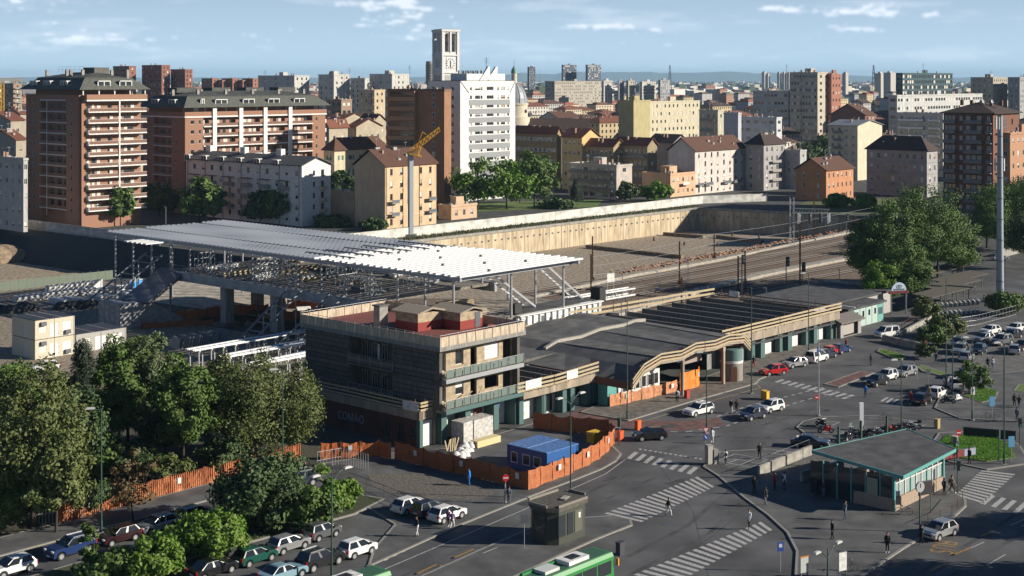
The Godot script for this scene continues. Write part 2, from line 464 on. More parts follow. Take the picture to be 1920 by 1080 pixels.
# ================================================================ tools for buildings
# local frame of a building: x along its sunlit face, -z along its other visible face, y up; the corner is the origin
func fp(face: int,s: float,y: float,o: float) -> Vector3: return Vector3(s,y,o) if face == 0 else Vector3(-o,y,-s)
func fb(face: int) -> Basis: return Basis() if face == 0 else Basis(Vector3(0,0,-1),Vector3.UP,Vector3(-1,0,0))
func fbox(parent: Node,called: String,m: Material,face: int,s0: float,s1: float,y0: float,y1: float,o0: float,o1: float) -> MeshInstance3D:
	var c := fp(face,(s0 + s1) * 0.5,(y0 + y1) * 0.5,(o0 + o1) * 0.5)
	var z := Vector3(absf(s1 - s0),absf(y1 - y0),absf(o1 - o0))
	return bx(parent,called,m,c,z if face == 0 else Vector3(z.z,z.y,z.x))
func wq(mb: MB,face: int,s0: float,s1: float,y0: float,y1: float,o: float):
	if s1 - s0 < 0.001 or y1 - y0 < 0.001: return
	if face == 0: mb.quad(fp(0,s0,y0,o),fp(0,s1,y0,o),fp(0,s1,y1,o),fp(0,s0,y1,o))
	else: mb.quad(fp(1,s1,y0,o),fp(1,s0,y0,o),fp(1,s0,y1,o),fp(1,s1,y1,o))
func wall_face(mb: MB,face: int,s0: float,s1: float,y0: float,y1: float,rects: Array,depth := 0.25,o := 0.0):
	# a wall with real openings: rects are [s0, s1, y0, y1]
	var ys := [y0,y1]
	for r in rects:
		for k in [2,3]:
			if r[k] > y0 and r[k] < y1 and not ys.has(r[k]): ys.append(r[k])
	ys.sort()
	for i in ys.size() - 1:
		var mid: float = (ys[i] + ys[i + 1]) * 0.5
		var row := []
		for r in rects:
			if r[2] < mid and r[3] > mid: row.append(r)
		row.sort_custom(func(a,b): return a[0] < b[0])
		var at := s0
		for r in row:
			wq(mb,face,at,r[0],ys[i],ys[i + 1],o); at = maxf(at,r[1])
		wq(mb,face,at,s1,ys[i],ys[i + 1],o)
	for r in rects:
		var f := func(s,y,k) -> Vector3: return fp(face,s,y,k)
		var a := []
		for q in [[r[0],r[2]],[r[1],r[2]],[r[1],r[3]],[r[0],r[3]]]: a.append([f.call(q[0],q[1],o),f.call(q[0],q[1],o - depth)])
		for k in 4:
			var p: Array = a[k]; var q: Array = a[(k + 1) % 4]
			if face == 0: mb.quad(p[0],p[1],q[1],q[0])
			else: mb.quad(q[0],q[1],p[1],p[0])
func window_mesh(w: float,h: float,bars := 1) -> ArrayMesh:
	var key := "win%.2f_%.2f_%d" % [w,h,bars]
	if cache.has(key): return cache[key]
	var a := MB.new(); var e := minf(0.09,w * 0.1)
	a.box(Vector3(0,h / 2 - e / 2,0.03),Vector3(w,e,0.08)); a.box(Vector3(0,-h / 2 + e / 2,0.03),Vector3(w,e,0.08))
	a.box(Vector3(-w / 2 + e / 2,0,0.03),Vector3(e,h - 2 * e,0.08)); a.box(Vector3(w / 2 - e / 2,0,0.03),Vector3(e,h - 2 * e,0.08))
	for i in bars: a.box(Vector3(lerpf(-w / 2,w / 2,(i + 1.0) / (bars + 1)),0,0.03),Vector3(e * 0.8,h - 2 * e,0.06))
	var g := MB.new(); g.box(Vector3.ZERO,Vector3(w,h,0.03))
	var mesh := a.done(); g.st.commit(mesh)
	cache[key] = mesh
	return mesh
func window(parent: Node,face: int,r: Array,depth: float,frame: Material,pane: Material,bars := 1,o := 0.0,called := "window") -> MeshInstance3D:
	var n := part(parent,called,null,window_mesh(snappedf(r[1] - r[0],0.05),snappedf(r[3] - r[2],0.05),bars))
	n.set_surface_override_material(0,frame); n.set_surface_override_material(1,pane)
	n.transform = Transform3D(Basis() if face == 0 else Basis(Vector3.UP,-PI / 2),fp(face,(r[0] + r[1]) / 2,(r[2] + r[3]) / 2,o - depth + 0.02))
	return n
func grid(s0: float,s1: float,cols: int,w: float,ys: Array,h: float) -> Array:
	var out := []
	for y in ys:
		for i in cols:
			var c := lerpf(s0,s1,(i + 0.5) / cols)
			out.append([c - w / 2,c + w / 2,y,y + h])
	return out
func box_walls(mb: MB,wx: float,wz: float,y0: float,y1: float,r0: Array,r1: Array,depth := 0.25):
	wall_face(mb,0,0,wx,y0,y1,r0,depth); wall_face(mb,1,0,wz,y0,y1,r1,depth)
	mb.quad(Vector3(wx,y0,0),Vector3(wx,y0,-wz),Vector3(wx,y1,-wz),Vector3(wx,y1,0))
	mb.quad(Vector3(wx,y0,-wz),Vector3(0,y0,-wz),Vector3(0,y1,-wz),Vector3(wx,y1,-wz))
	# dark rooms behind the openings
func core(parent: Node,wx: float,wz: float,y0: float,y1: float,inset := 0.6):
	bx(parent,"interior",M.room,Vector3(wx / 2,(y0 + y1) / 2,-wz / 2),Vector3(wx - inset * 2,y1 - y0 - 0.4,wz - inset * 2))
func gable(mb: MB,x0: float,x1: float,z0: float,z1: float,y: float,rise: float,over := 0.6,along_x := true,thick := 0.25):
	x0 -= over; x1 += over; z0 -= over; z1 += over
	if along_x:
		var zm := (z0 + z1) / 2
		mb.quad(Vector3(x0,y,z1),Vector3(x1,y,z1),Vector3(x1,y + rise,zm),Vector3(x0,y + rise,zm))
		mb.quad(Vector3(x1,y,z0),Vector3(x0,y,z0),Vector3(x0,y + rise,zm),Vector3(x1,y + rise,zm))
		for x in [x0,x1]:
			var a := Vector3(x,y,z0); var b := Vector3(x,y,z1); var c := Vector3(x,y + rise,zm); var d := Vector3(0,-thick,0)
			for q in [[a,c],[c,b]]:
				if x == x0: mb.quad(q[1],q[0],q[0] + d,q[1] + d)
				else: mb.quad(q[0],q[1],q[1] + d,q[0] + d)
		mb.quad(Vector3(x0,y - thick,z1),Vector3(x1,y - thick,z1),Vector3(x1,y,z1),Vector3(x0,y,z1))
		mb.quad(Vector3(x1,y - thick,z0),Vector3(x0,y - thick,z0),Vector3(x0,y,z0),Vector3(x1,y,z0))
	else:
		var xm := (x0 + x1) / 2
		mb.quad(Vector3(x1,y,z1),Vector3(x1,y,z0),Vector3(xm,y + rise,z0),Vector3(xm,y + rise,z1))
		mb.quad(Vector3(x0,y,z0),Vector3(x0,y,z1),Vector3(xm,y + rise,z1),Vector3(xm,y + rise,z0))
		for z in [z0,z1]:
			var a := Vector3(x0,y,z); var b := Vector3(x1,y,z); var c := Vector3(xm,y + rise,z); var d := Vector3(0,-thick,0)
			for q in [[a,c],[c,b]]:
				if z == z0: mb.quad(q[0],q[1],q[1] + d,q[0] + d)
				else: mb.quad(q[1],q[0],q[0] + d,q[1] + d)
		mb.quad(Vector3(x1,y - thick,z1),Vector3(x1,y - thick,z0),Vector3(x1,y,z0),Vector3(x1,y,z1))
		mb.quad(Vector3(x0,y - thick,z0),Vector3(x0,y - thick,z1),Vector3(x0,y,z1),Vector3(x0,y,z0))
func hip(mb: MB,x0: float,x1: float,z0: float,z1: float,y: float,rise: float,over := 0.7):
	x0 -= over; x1 += over; z0 -= over; z1 += over
	var k := minf(x1 - x0,z1 - z0) / 2
	var a := Vector3(x0,y,z1); var b := Vector3(x1,y,z1); var c := Vector3(x1,y,z0); var d := Vector3(x0,y,z0)
	var e: Vector3; var f: Vector3
	if x1 - x0 >= z1 - z0:
		e = Vector3(x0 + k,y + rise,(z0 + z1) / 2); f = Vector3(x1 - k,y + rise,(z0 + z1) / 2)
		mb.quad(a,b,f,e); mb.quad(c,d,e,f); mb.tri(b,c,f); mb.tri(d,a,e)
	else:
		e = Vector3((x0 + x1) / 2,y + rise,z1 - k); f = Vector3((x0 + x1) / 2,y + rise,z0 + k)
		mb.tri(a,b,e); mb.quad(b,c,f,e); mb.tri(c,d,f); mb.quad(d,a,e,f)
	mb.box(Vector3((x0 + x1) / 2,y - 0.13,(z0 + z1) / 2),Vector3(x1 - x0,0.25,z1 - z0))
func gable_wall(mb: MB,wx: float,wz: float,y: float,rise: float,along_x: bool):
	if along_x:
		mb.tri(Vector3(0,y,-wz),Vector3(0,y,0),Vector3(0,y + rise,-wz / 2)); mb.tri(Vector3(wx,y,0),Vector3(wx,y,-wz),Vector3(wx,y + rise,-wz / 2))
	else:
		mb.tri(Vector3(0,y,0),Vector3(wx,y,0),Vector3(wx / 2,y + rise,0)); mb.tri(Vector3(wx,y,-wz),Vector3(0,y,-wz),Vector3(wx / 2,y + rise,-wz))
func rail_run(parent: Node,pts: Array,h: float,post_m: Material,step := 1.5,bars := 2,called := "railing"):
	# posts with horizontal rails through local points
	var mb := MB.new()
	for i in pts.size() - 1:
		var a: Vector3 = pts[i]; var b: Vector3 = pts[i + 1]; var n := maxi(1,int(a.distance_to(b) / step))
		for k in n + 1: mb.tube(a.lerp(b,float(k) / n),a.lerp(b,float(k) / n) + Vector3(0,h,0),0.03,0.03,5)
		for j in bars: mb.tube(a + Vector3(0,h * (j + 1) / bars,0),b + Vector3(0,h * (j + 1) / bars,0),0.028,0.028,5)
	return put(parent,called,post_m,mb)

# ================================================================ the old station
func planks(o: Node,pts: Array,rows: int,pitch: float,bh: float,m: Material,post_step := 1.6,out := Vector3(0,0,0.12)):
	# temporary guard boards: each board its own piece, carried by posts
	var pm := MB.new()
	for i in pts.size() - 1:
		var a: Vector3 = pts[i]; var b: Vector3 = pts[i + 1]
		var l := a.distance_to(b); var n := maxi(1,int(l / 4.0 + 0.5))
		for r in rows:
			for k in n:
				var p := a.lerp(b,float(k) / n) + Vector3(0,r * pitch,0); var q := a.lerp(b,float(k + 1) / n) + Vector3(0,r * pitch,0)
				var x := (q - p).normalized(); var z := x.cross(Vector3.UP).normalized()
				bx(o,"board",m,(p + q) * 0.5 + out + Vector3(0,rng.randf_range(-0.02,0.02),0),Vector3(p.distance_to(q) + 0.05,bh,0.05),Basis(x,z.cross(x),z))
		var np := maxi(1,int(l / post_step))
		for k in np:
			var p := a.lerp(b,(k + 0.5) / np)
			pm.box(p + Vector3(0,rows * pitch * 0.5 - 0.2,0) - out * 0.3,Vector3(0.08,rows * pitch + 0.3,0.08))
	put(o,"guard_posts",M.rust,pm).set_meta("kind","stuff")

func station():
	rng.seed = 40
	var at := S(0,0)
	var cream := mat("parapet_cream",0.60,0.49,0.36,0.8,"streak",0.4)
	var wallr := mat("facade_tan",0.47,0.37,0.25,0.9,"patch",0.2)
	# ---- three-storey house
	var o := thing("station_house","three storey dark concrete station house with red roof terrace","building",at,TURN)
	var W := 14.1; var Dp := 24.3
	var w := MB.new()
	var r0 := []
	for f in [4.3,7.9]:
		for q in [[0.9,1.9,0.5,2.6],[3.5,4.9,0.95,2.75],[6.1,7.2,0.1,2.7],[8.6,11.1,0.9,2.75],[11.9,13.6,0.1,2.9]]: r0.append([q[0],q[1],f + q[2],f + q[3]])
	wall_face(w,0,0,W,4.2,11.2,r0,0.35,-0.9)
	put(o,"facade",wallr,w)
	for k in r0.size():
		var r: Array = r0[k]
		if k % 5 in [0,1]: window(o,0,r,0.3,M.white,M.window_glass,0,-0.9)
		if k == 1 or k == 8: fbox(o,"roller_shutter",M.white,0,r[0],r[1],r[3] - 0.9,r[3],-1.15,-1.05)
		if k == 8: fbox(o,"roller_shutter",M.white,0,r[0],r[1],r[2],r[3],-1.1,-1.0)
		if k == 3: fbox(o,"roller_shutter",M.concrete_bare,0,r[0],r[1],r[3] - 0.4,r[3],-1.1,-1.0)
	var shell := MB.new()   # side and rear walls behind the cladding
	shell.quad(Vector3(0.15,0,-Dp),Vector3(0.15,0,-15.7),Vector3(0.15,11.2,-15.7),Vector3(0.15,11.2,-Dp))
	shell.quad(Vector3(0.15,0,-7.9),Vector3(0.15,0,-0.9),Vector3(0.15,11.2,-0.9),Vector3(0.15,11.2,-7.9))
	shell.quad(Vector3(0.15,0,-15.7),Vector3(0.15,0,-7.9),Vector3(0.15,4.3,-7.9),Vector3(0.15,4.3,-15.7))
	shell.quad(Vector3(W,0,-Dp),Vector3(0,0,-Dp),Vector3(0,11.2,-Dp),Vector3(W,11.2,-Dp))
	shell.quad(Vector3(W,0,-0.9),Vector3(W,0,-Dp),Vector3(W,11.2,-Dp),Vector3(W,11.2,-0.9))
	shell.quad(Vector3(1.7,4.3,-15.7),Vector3(1.7,4.3,-7.9),Vector3(1.7,11.2,-7.9),Vector3(1.7,11.2,-15.7))
	for z in [-15.7,-7.9]: shell.box(Vector3(0.9,7.75,z),Vector3(1.6,6.9,0.12))
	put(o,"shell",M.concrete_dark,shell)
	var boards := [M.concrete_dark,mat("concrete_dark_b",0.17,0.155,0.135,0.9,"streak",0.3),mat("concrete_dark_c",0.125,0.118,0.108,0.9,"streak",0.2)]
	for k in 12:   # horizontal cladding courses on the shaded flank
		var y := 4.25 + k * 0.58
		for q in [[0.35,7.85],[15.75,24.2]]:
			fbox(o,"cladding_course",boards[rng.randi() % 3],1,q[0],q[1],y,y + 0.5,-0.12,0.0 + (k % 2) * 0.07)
	for f in [4.3,7.9]:   # loggia on the flank
		fbox(o,"loggia_floor",M.concrete_dark,1,7.7,15.9,f - 0.25,f,-1.7,0.35)
		for q in [[8.4,9.6],[10.6,11.6],[12.4,13.4],[14.2,15.2]]: window(o,1,[q[0],q[1],f + 0.2,f + 2.5],0.0,mat("curtain_frame",0.35,0.3,0.25),M.window_glass,1,-1.62)
		rail_run(o,[fp(1,7.8,f,0.25),fp(1,15.8,f,0.25)],1.1,M.steel,2.0,2)
		fbox(o,"railing_panel",mat("panel_smoke",0.09,0.1,0.1,0.3),1,7.8,15.8,f + 0.1,f + 0.95,0.2,0.22)
	bx(o,"hanging_curtain",M.white,fp(1,12.1,9.2,-1.5),Vector3(0.1,2.2,0.35))
	for x in [0.2,W - 0.25]: bx(o,"corner_pier",M.concrete_dark,Vector3(x,7.7,-0.45),Vector3(0.45,7.0,0.8))
	# balconies on the street side
	for f in [4.2,7.8]:
		fbox(o,"balcony_slab",M.concrete,0,0.2,13.9,f - 0.32,f + 0.02,-0.9,0.75)
		fbox(o,"slab_edge",M.steel if f > 5.0 else M.teal,0,0.2,13.9,f - 0.4,f + 0.1,0.76,0.84)
		for k in 10:
			var a := 0.3 + k * 1.36
			fbox(o,"balustrade_pane",mat("pane_green",0.16,0.2,0.18,0.2),0,a + 0.05,a + 1.28,f + 0.22,f + 1.12,0.74,0.77)
		rail_run(o,[fp(0,0.3,f,0.8),fp(0,13.9,f,0.8)],1.2,M.steel,1.36,1)
	bx(o,"timber_debris",M.plank,Vector3(4.2,5.3,0.1),Vector3(2.4,0.08,0.1),Basis(Vector3(0,0,1),0.3))
	bx(o,"timber_debris",M.plank,Vector3(6.4,5.2,0.2),Vector3(1.9,0.08,0.1),Basis(Vector3(0,0,1),0.9))
	# roof terrace
	bx(o,"roof_slab",mat("fascia_grey",0.30,0.29,0.27,0.85,"streak",0.3),Vector3(W / 2,11.45,-Dp / 2),Vector3(W + 1.0,0.5,Dp + 1.0))
	bx(o,"terrace_floor",M.red_roof,Vector3(W / 2,11.74,-Dp / 2),Vector3(W + 0.7,0.08,Dp + 0.7))
	for side in [[0,-0.45,W + 0.45,0.45],[1,-0.45,Dp + 0.45,0.45],[0,-0.45,W + 0.45,-Dp - 0.45],[1,-0.45,Dp + 0.45,-W - 0.45]]:
		var n := int((side[2] - side[1]) / 1.45); var st: float = (side[2] - side[1]) / n
		for k in n:
			fbox(o,"parapet_panel",cream,side[0],side[1] + k * st + 0.03,side[1] + (k + 1) * st - 0.03,11.7,12.85,side[3] - 0.05,side[3])
			for j in 4: fbox(o,"panel_rib",M.steel,side[0],side[1] + (k + j / 4.0) * st - 0.02,side[1] + (k + j / 4.0) * st + 0.02,11.7,12.95,side[3] + 0.002,side[3] + 0.04) if j == 0 else null
		rail_run(o,[fp(side[0],side[1],11.7,side[3] + 0.03),fp(side[0],side[2],11.7,side[3] + 0.03)],1.38,M.steel,st,1)
	bx(o,"chimney",M.concrete,Vector3(3.2,13.2,-13.6),Vector3(1.4,2.9,1.1)); bx(o,"chimney_cap",M.concrete_dark,Vector3(3.2,14.75,-13.6),Vector3(1.7,0.18,1.4))
	for q in [[4.8,9.0,-12.6,-8.6,2.2],[9.2,13.2,-10.4,-5.6,2.1]]:
		var cx: float = (q[0] + q[1]) / 2; var cz: float = (q[2] + q[3]) / 2
		var wl := bx(o,"stair_head",wallr,Vector3(cx,11.78 + q[4] / 2,cz),Vector3(q[1] - q[0],q[4],q[3] - q[2]))
		bx(o,"red_dado",mat("red_paint",0.36,0.06,0.05,0.9,"rough",0.5),Vector3(cx,12.3,cz),Vector3(q[1] - q[0] + 0.03,1.1,q[3] - q[2] + 0.03))
		var rf := MB.new(); gable(rf,q[0],q[1],q[2],q[3],11.78 + q[4] + 0.1,0.55,0.45,false,0.22)
		put(o,"stair_head_roof",mat("slab_pale",0.42,0.35,0.27,0.9,"rough",0.3),rf)
	bx(o,"stair_door",M.steel_dark,Vector3(12.3,12.75,-5.56),Vector3(0.9,1.9,0.06)); bx(o,"rubble_bag",mat("rag_red",0.4,0.1,0.09),Vector3(13.0,11.95,-3.8),Vector3(1.4,0.35,0.9),Basis(Vector3.UP,0.6))
	# ground floor towards the street
	fbox(o,"plinth_wall",mat("panel_white",0.62,0.61,0.58,0.8,"streak",0.3),0,1.7,13.9,0,3.8,-2.6,-2.45)
	for q in [[1.9,4.7,M.white],[6.1,7.6,mat("panel_grey",0.4,0.4,0.39,0.8,"grain",0.3)],[8.2,9.7,mat("door_brown",0.14,0.055,0.03,0.7)],[11.2,13.8,M.white]]:
		fbox(o,"shop_panel",q[2],0,q[0],q[1],0.05,3.3,-2.44,-2.36)
	for s in [1.3,5.4,10.4,14.3]:
		fbox(o,"pillar",M.teal,0,s - 0.45,s + 0.45,0,3.85,-2.3,-0.6)
	parking_sign(o,Vector3(12.0,0,-1.8))
	# low wing along the flank
	var l := thing("flank_annexe","low dark red annexe with graffiti along the flank of the station house","building",at,TURN)
	var lw := MB.new()
	var rr := [[4.3,5.3,0.1,2.4],[6.6,7.6,0.1,2.4],[2.0,3.1,0.9,2.3]]
	wall_face(lw,1,1.6,24.0,0,3.2,rr,0.3,1.9)
	wall_face(lw,0,-1.9,1.0,0,3.2,[],0.2,-1.6)
	put(l,"wall",mat("wall_oxblood",0.10,0.035,0.028,0.85,"streak",0.2),lw)
	for r in rr: window(l,1,r,0.25,M.teal,M.window_glass,1,1.9)
	bx(l,"roof_deck",M.bitumen,Vector3(-0.9,3.9,-12.8),Vector3(1.9,0.15,22.3))
	fbox(l,"fascia",M.concrete_bare,1,1.3,24.0,3.2,4.2,1.5,2.1); fbox(l,"fascia",M.concrete_bare,0,-2.1,1.0,3.2,4.2,-1.6,-1.3)
	planks(l,[fp(1,24.0,4.4,2.0),fp(1,1.3,4.4,2.0)],3,0.42,0.2,M.plank,1.6,Vector3(-0.1,0,0))
	planks(l,[fp(0,-2.0,4.4,-1.3),fp(0,1.4,4.4,-1.3)],3,0.42,0.24,M.plank)
	fbox(l,"white_sheet",M.white,1,1.4,4.0,4.2,5.3,2.16,2.2)
	fbox(l,"pillar",M.teal,0,-2.0,-1.5,0,3.3,-1.9,-1.3); fbox(l,"white_door",M.white,0,-1.4,0.7,0.05,3.0,-1.58,-1.5); fbox(l,"pillar",M.teal,0,0.8,1.5,0,4.2,-1.9,-0.8)
	var gt := TextMesh.new(); gt.text = "COMAO"; gt.font_size = 64; gt.pixel_size = 0.02; gt.depth = 0.03
	var gn := part(l,"graffiti",mat("graffiti_pale",0.3,0.36,0.43,0.8,"rough",1.5),gt); gn.transform = Transform3D(Basis(Vector3.UP,-PI / 2) * Basis.from_scale(Vector3(1,1.1,1)),fp(1,13.4,1.75,1.93))
	# ---- low roofless wing
	var g := thing("station_wing","low roofless station wing between the tall house and the hall","building",at,TURN)
	bx(g,"floor_deck",M.bitumen,Vector3(21.3,2.6,-11.5),Vector3(13.9,0.2,20.8))
	for s in [15.0,17.9,20.8,23.7,26.6]: fbox(g,"roof_beam",mat("beam_grey",0.16,0.16,0.16,0.85,"streak",0.3),1,1.2,21.5,3.0,4.2,-s - 0.16,-s + 0.16)
	fbox(g,"beam_crossing",M.concrete_dark,0,14.4,28.2,3.2,4.0,-11.2,-10.9)
	bx(g,"debris_board",M.concrete_bare,Vector3(19.3,4.25,-9),Vector3(2.4,0.1,0.7),Basis(Vector3.UP,0.4))
	fbox(g,"fascia",M.concrete_bare,0,14.2,28.4,3.2,4.25,-0.2,0.5)
	planks(g,[Vector3(12.6,4.45,0.8),Vector3(20,4.4,0.8),Vector3(28.6,4.75,0.8)],3,0.5,0.26,M.plank)
	for q in [[14.0,17.0],[22.0,24.2]]: fbox(g,"white_sheet",M.white,0,q[0],q[1],4.5,5.6,0.96,1.0)
	var wf := MB.new(); wall_face(wf,0,14.3,28.2,0,3.2,[[19.4,22.4,0.05,2.9],[25.0,28.0,0.9,2.9]],0.3,-1.6); put(g,"wall",mat("panel_white",0,0,0),wf)
	window(g,0,[19.4,22.4,0.05,2.9],0.2,M.white,M.window_glass,3,-1.6,"glazed_door"); window(g,0,[25.0,28.0,0.9,2.9],0.2,M.white,M.window_glass,2,-1.6)
	for s in [14.6,18.9,23.0,24.6,28.0]: fbox(g,"pillar",M.teal,0,s - 0.4,s + 0.4,0,3.25,-1.5,-0.2)
	fbox(g,"white_door",M.white,0,15.3,18.2,0.05,2.9,-1.56,-1.5)
	fbox(g,"end_wall",M.concrete_dark,0,14.2,28.4,0,3.4,-22.2,-22.0); bx(g,"side_wall",M.concrete_dark,Vector3(28.3,1.7,-11.5),Vector3(0.2,3.4,21.5))
	# ---- hall with the folded roof
	var h := thing("station_hall","station hall with folded grey roof edged by timber guard boards","building",at,TURN)
	var fr := [[28.4,3.6],[30.8,5.2],[34.5,6.0],[39.1,5.75],[42.5,6.3],[47.2,6.0],[50.7,6.3],[54.6,6.0],[56.4,4.6]]
	var bk := [[28.4,3.7],[36.3,3.9],[39.0,4.6],[44.5,4.5],[48.9,5.0],[54.8,4.9],[57.5,5.2],[60.0,5.0],[60.1,5.0]]
	var roof := MB.new(); var under := MB.new()
	for k in fr.size() - 1:
		for j in 6:
			var f := func(i: int,q: float) -> Vector3:
				var e := clampf((q + 6.5) / 21.5,0,1)
				var bs: float = lerpf(fr[i][0],bk[i][0],e); var yy: float = lerpf(fr[i][1],bk[i][1],e)
				return Vector3(bs,yy + 0.32,-q)
			var t0 := lerpf(-6.5,27.0,j / 6.0); var t1 := lerpf(-6.5,27.0,(j + 1) / 6.0)
			roof.quad(f.call(k,t0),f.call(k + 1,t0),f.call(k + 1,t1),f.call(k,t1))
			var dn := Vector3(0,-0.5,0)
			under.quad(f.call(k,t1) + dn,f.call(k + 1,t1) + dn,f.call(k + 1,t0) + dn,f.call(k,t0) + dn)
			if j == 0: under.quad(f.call(k,t0) + dn,f.call(k + 1,t0) + dn,f.call(k + 1,t0),f.call(k,t0))
			if k == 0: under.quad(f.call(k,t1) + dn * 2,f.call(k,t0) + dn * 2,f.call(k,t0),f.call(k,t1))
			if k == 7: under.quad(f.call(8,t0) + dn,f.call(8,t1) + dn,f.call(8,t1),f.call(8,t0))
	put(h,"roof_covering",mat("roof_felt",0.125,0.123,0.12,0.9,"asphalt",0.04),roof); put(h,"roof_underside",mat("soffit",0.13,0.05,0.035,0.85),under)
	for k in range(1,8):   # seams of the roofing felt, coping along the step
		var a := Vector3(fr[k][0],fr[k][1] + 0.34,6.4); var b := Vector3(bk[k][0],bk[k][1] + 0.34,-15)
		if k in [2,4,6]:
			var sm := MB.new(); sm.bar(a,b,0.25,0.06); put(h,"roof_seam",M.asphalt_dark,sm)
		if k < 8:
			var cp := MB.new(); cp.bar(Vector3(bk[k][0],bk[k][1] + 0.55,-15),Vector3(bk[k + 1][0],bk[k + 1][1] + 0.55,-15),0.5,0.45); put(h,"coping",mat("coping_white",0.5,0.46,0.4,0.85,"rough",0.3),cp)
	var pts := []
	for q in fr: pts.append(Vector3(q[0],q[1] - 0.15,6.6))
	planks(h,pts,3,0.44,0.22,M.plank,1.3)
	planks(h,[Vector3(56.4,4.5,6.6),Vector3(57.4,4.3,2.0)],4,0.42,0.24,M.plank,1.3)
	for k in fr.size() - 1:
		var fm := MB.new(); fm.bar(Vector3(fr[k][0],fr[k][1] - 0.35,6.5),Vector3(fr[k + 1][0],fr[k + 1][1] - 0.35,6.5),0.3,0.5); put(h,"fascia",M.concrete_bare,fm)
	planks(h,[Vector3(56,5.1,-27),Vector3(93,5.1,-24.2)],2,0.75,0.36,M.plank,3.0)
	planks(h,[Vector3(38,4.9,-27),Vector3(56,5.1,-27)],1,0.6,0.34,M.plank,3.0)
	for q in [[41.0,5.6],[50.6,5.8]]:
		bx(h,"column",M.concrete_bare,Vector3(q[0],2.9,q[1]),Vector3(0.38,5.8,0.38)); bx(h,"column_head",M.concrete_bare,Vector3(q[0],5.2,q[1] - 0.6),Vector3(0.6,0.9,1.6))
	fbox(h,"teal_wall",mat("teal_blue",0.06,0.10,0.12,0.7),0,28.5,39.0,0.2,3.5,-0.2,0.0)
	fbox(h,"rear_wall",M.concrete_dark,0,28.5,60,0,4.4,-12.2,-12.0); bx(h,"side_wall",M.concrete_dark,Vector3(59.9,2.2,-6),Vector3(0.2,4.4,12))
	fbox(h,"ticket_front",M.white,0,31.2,40.4,0.1,3.5,2.0,2.2)
	for k in 6: window(h,0,[31.9 + k * 1.4,33.0 + k * 1.4,1.4,3.0],-0.03,M.white,M.window_glass,0,2.2)
	fbox(h,"name_board",mat("board_grey",0.2,0.21,0.22),0,36.6,38.2,3.55,3.95,2.1,2.2)
	bx(h,"teal_kiosk",M.turquoise,Vector3(30.2,1.5,1.2),Vector3(2.2,2.9,1.6))
	bx(h,"blue_sign",mat("sign_blue",0.02,0.07,0.30),Vector3(43.5,4.2,3.6),Vector3(2.2,0.45,0.1)); bx(h,"shop_band",mat("shop_band",0.45,0.35,0.3,0.8,"rough",0.8),Vector3(47.0,3.8,3.0),Vector3(4.6,1.0,0.1))
	# round pillar-like drum at the hall's street end
	var dr := thing("round_kiosk","round concrete drum with teal upper half and white band under the hall roof","kiosk",S(53.9,-5.0),TURN)
	var dm := MB.new(); dm.lathe(Vector3.ZERO,[[1.62,0.0],[1.62,2.62]],28); put(dr,"drum",mat("drum_grey",0.30,0.28,0.24,0.85,"streak",0.4),dm)
	var dw := MB.new(); dw.lathe(Vector3.ZERO,[[1.62,2.6],[1.66,2.62],[1.66,2.95],[1.62,2.97]],28); put(dr,"white_band",M.white,dw)
	var dt := MB.new(); dt.lathe(Vector3.ZERO,[[1.63,2.96],[1.63,4.5],[1.5,4.62],[0.0,4.62]],28); put(dr,"teal_top",mat("drum_teal",0.13,0.23,0.22,0.6,"grain",0.4),dt)
	bx(dr,"door",mat("door_brown",0,0,0),Vector3(-1.1,1.1,1.15),Vector3(0.9,2.2,0.12),Basis(Vector3.UP,-0.75))
	# ---- far roofless wing
	var e := thing("station_wing","long roofless station wing with rows of bare beams beyond the hall","building",at,TURN)
	bx(e,"floor_deck",M.bitumen,Vector3(76.5,2.6,-13),Vector3(33,0.2,26))
	for k in 8:
		var s := 61.5 + k * 4.3
		fbox(e,"roof_beam",mat("beam_grey",0,0,0),1,-0.3 if k > 0 else 2.0,26.0,3.0,4.5 - k * 0.02,-s - 0.18,-s + 0.18)
	fbox(e,"fascia",M.concrete_bare,0,57,93.2,3.3,4.6,-0.2,0.5)
	planks(e,[Vector3(58,4.85,0.6),Vector3(93.4,4.85,0.6)],3,0.52,0.28,M.plank,2.6)
	planks(e,[Vector3(93.2,4.8,-24),Vector3(93.2,4.8,0)],2,0.6,0.16,M.rust,2.6)
	fbox(e,"warning_board",M.white,1,19.0,21.0,4.9,5.8,-93.1,-93.0)
	var ew := MB.new(); wall_face(ew,0,57.5,93,0,3.3,[],0.2,-1.6); put(e,"wall",mat("wall_shop",0.3,0.29,0.28,0.8,"streak",0.3),ew)
	fbox(e,"rear_wall",M.concrete_dark,0,57.5,93,0,3.4,-26.2,-26.0); bx(e,"side_wall",M.concrete_dark,Vector3(93,1.7,-13),Vector3(0.2,3.4,26))
	for k in 4:
		var s := 62.5 + k * 8.0
		fbox(e,"pillar",M.teal,0,s - 0.6,s + 0.6,0,3.3,-1.5,-0.1)
		fbox(e,"shutter_door",M.white,0,s + 1.2,s + 4.6,0.05,3.1,-1.56,-1.48)
		fbox(e,"pillar",M.teal,0,s + 5.4,s + 6.2,0,3.3,-1.5,-0.4)
	# ---- flat-roofed buildings beyond
	var p := thing("platform_building","long low building with grey felt roof and scrawled white gable by the tracks","building",S(96,6),TURN)
	var pm := MB.new(); box_walls(pm,28,14,0,3.9,[[3,6,0.2,2.8],[12,15,0.2,2.8]],[[3,5,1,2.6],[8,10,1,2.6]]); put(p,"wall",mat("wall_scrawl",0.5,0.48,0.45,0.8,"rough",0.3),pm)
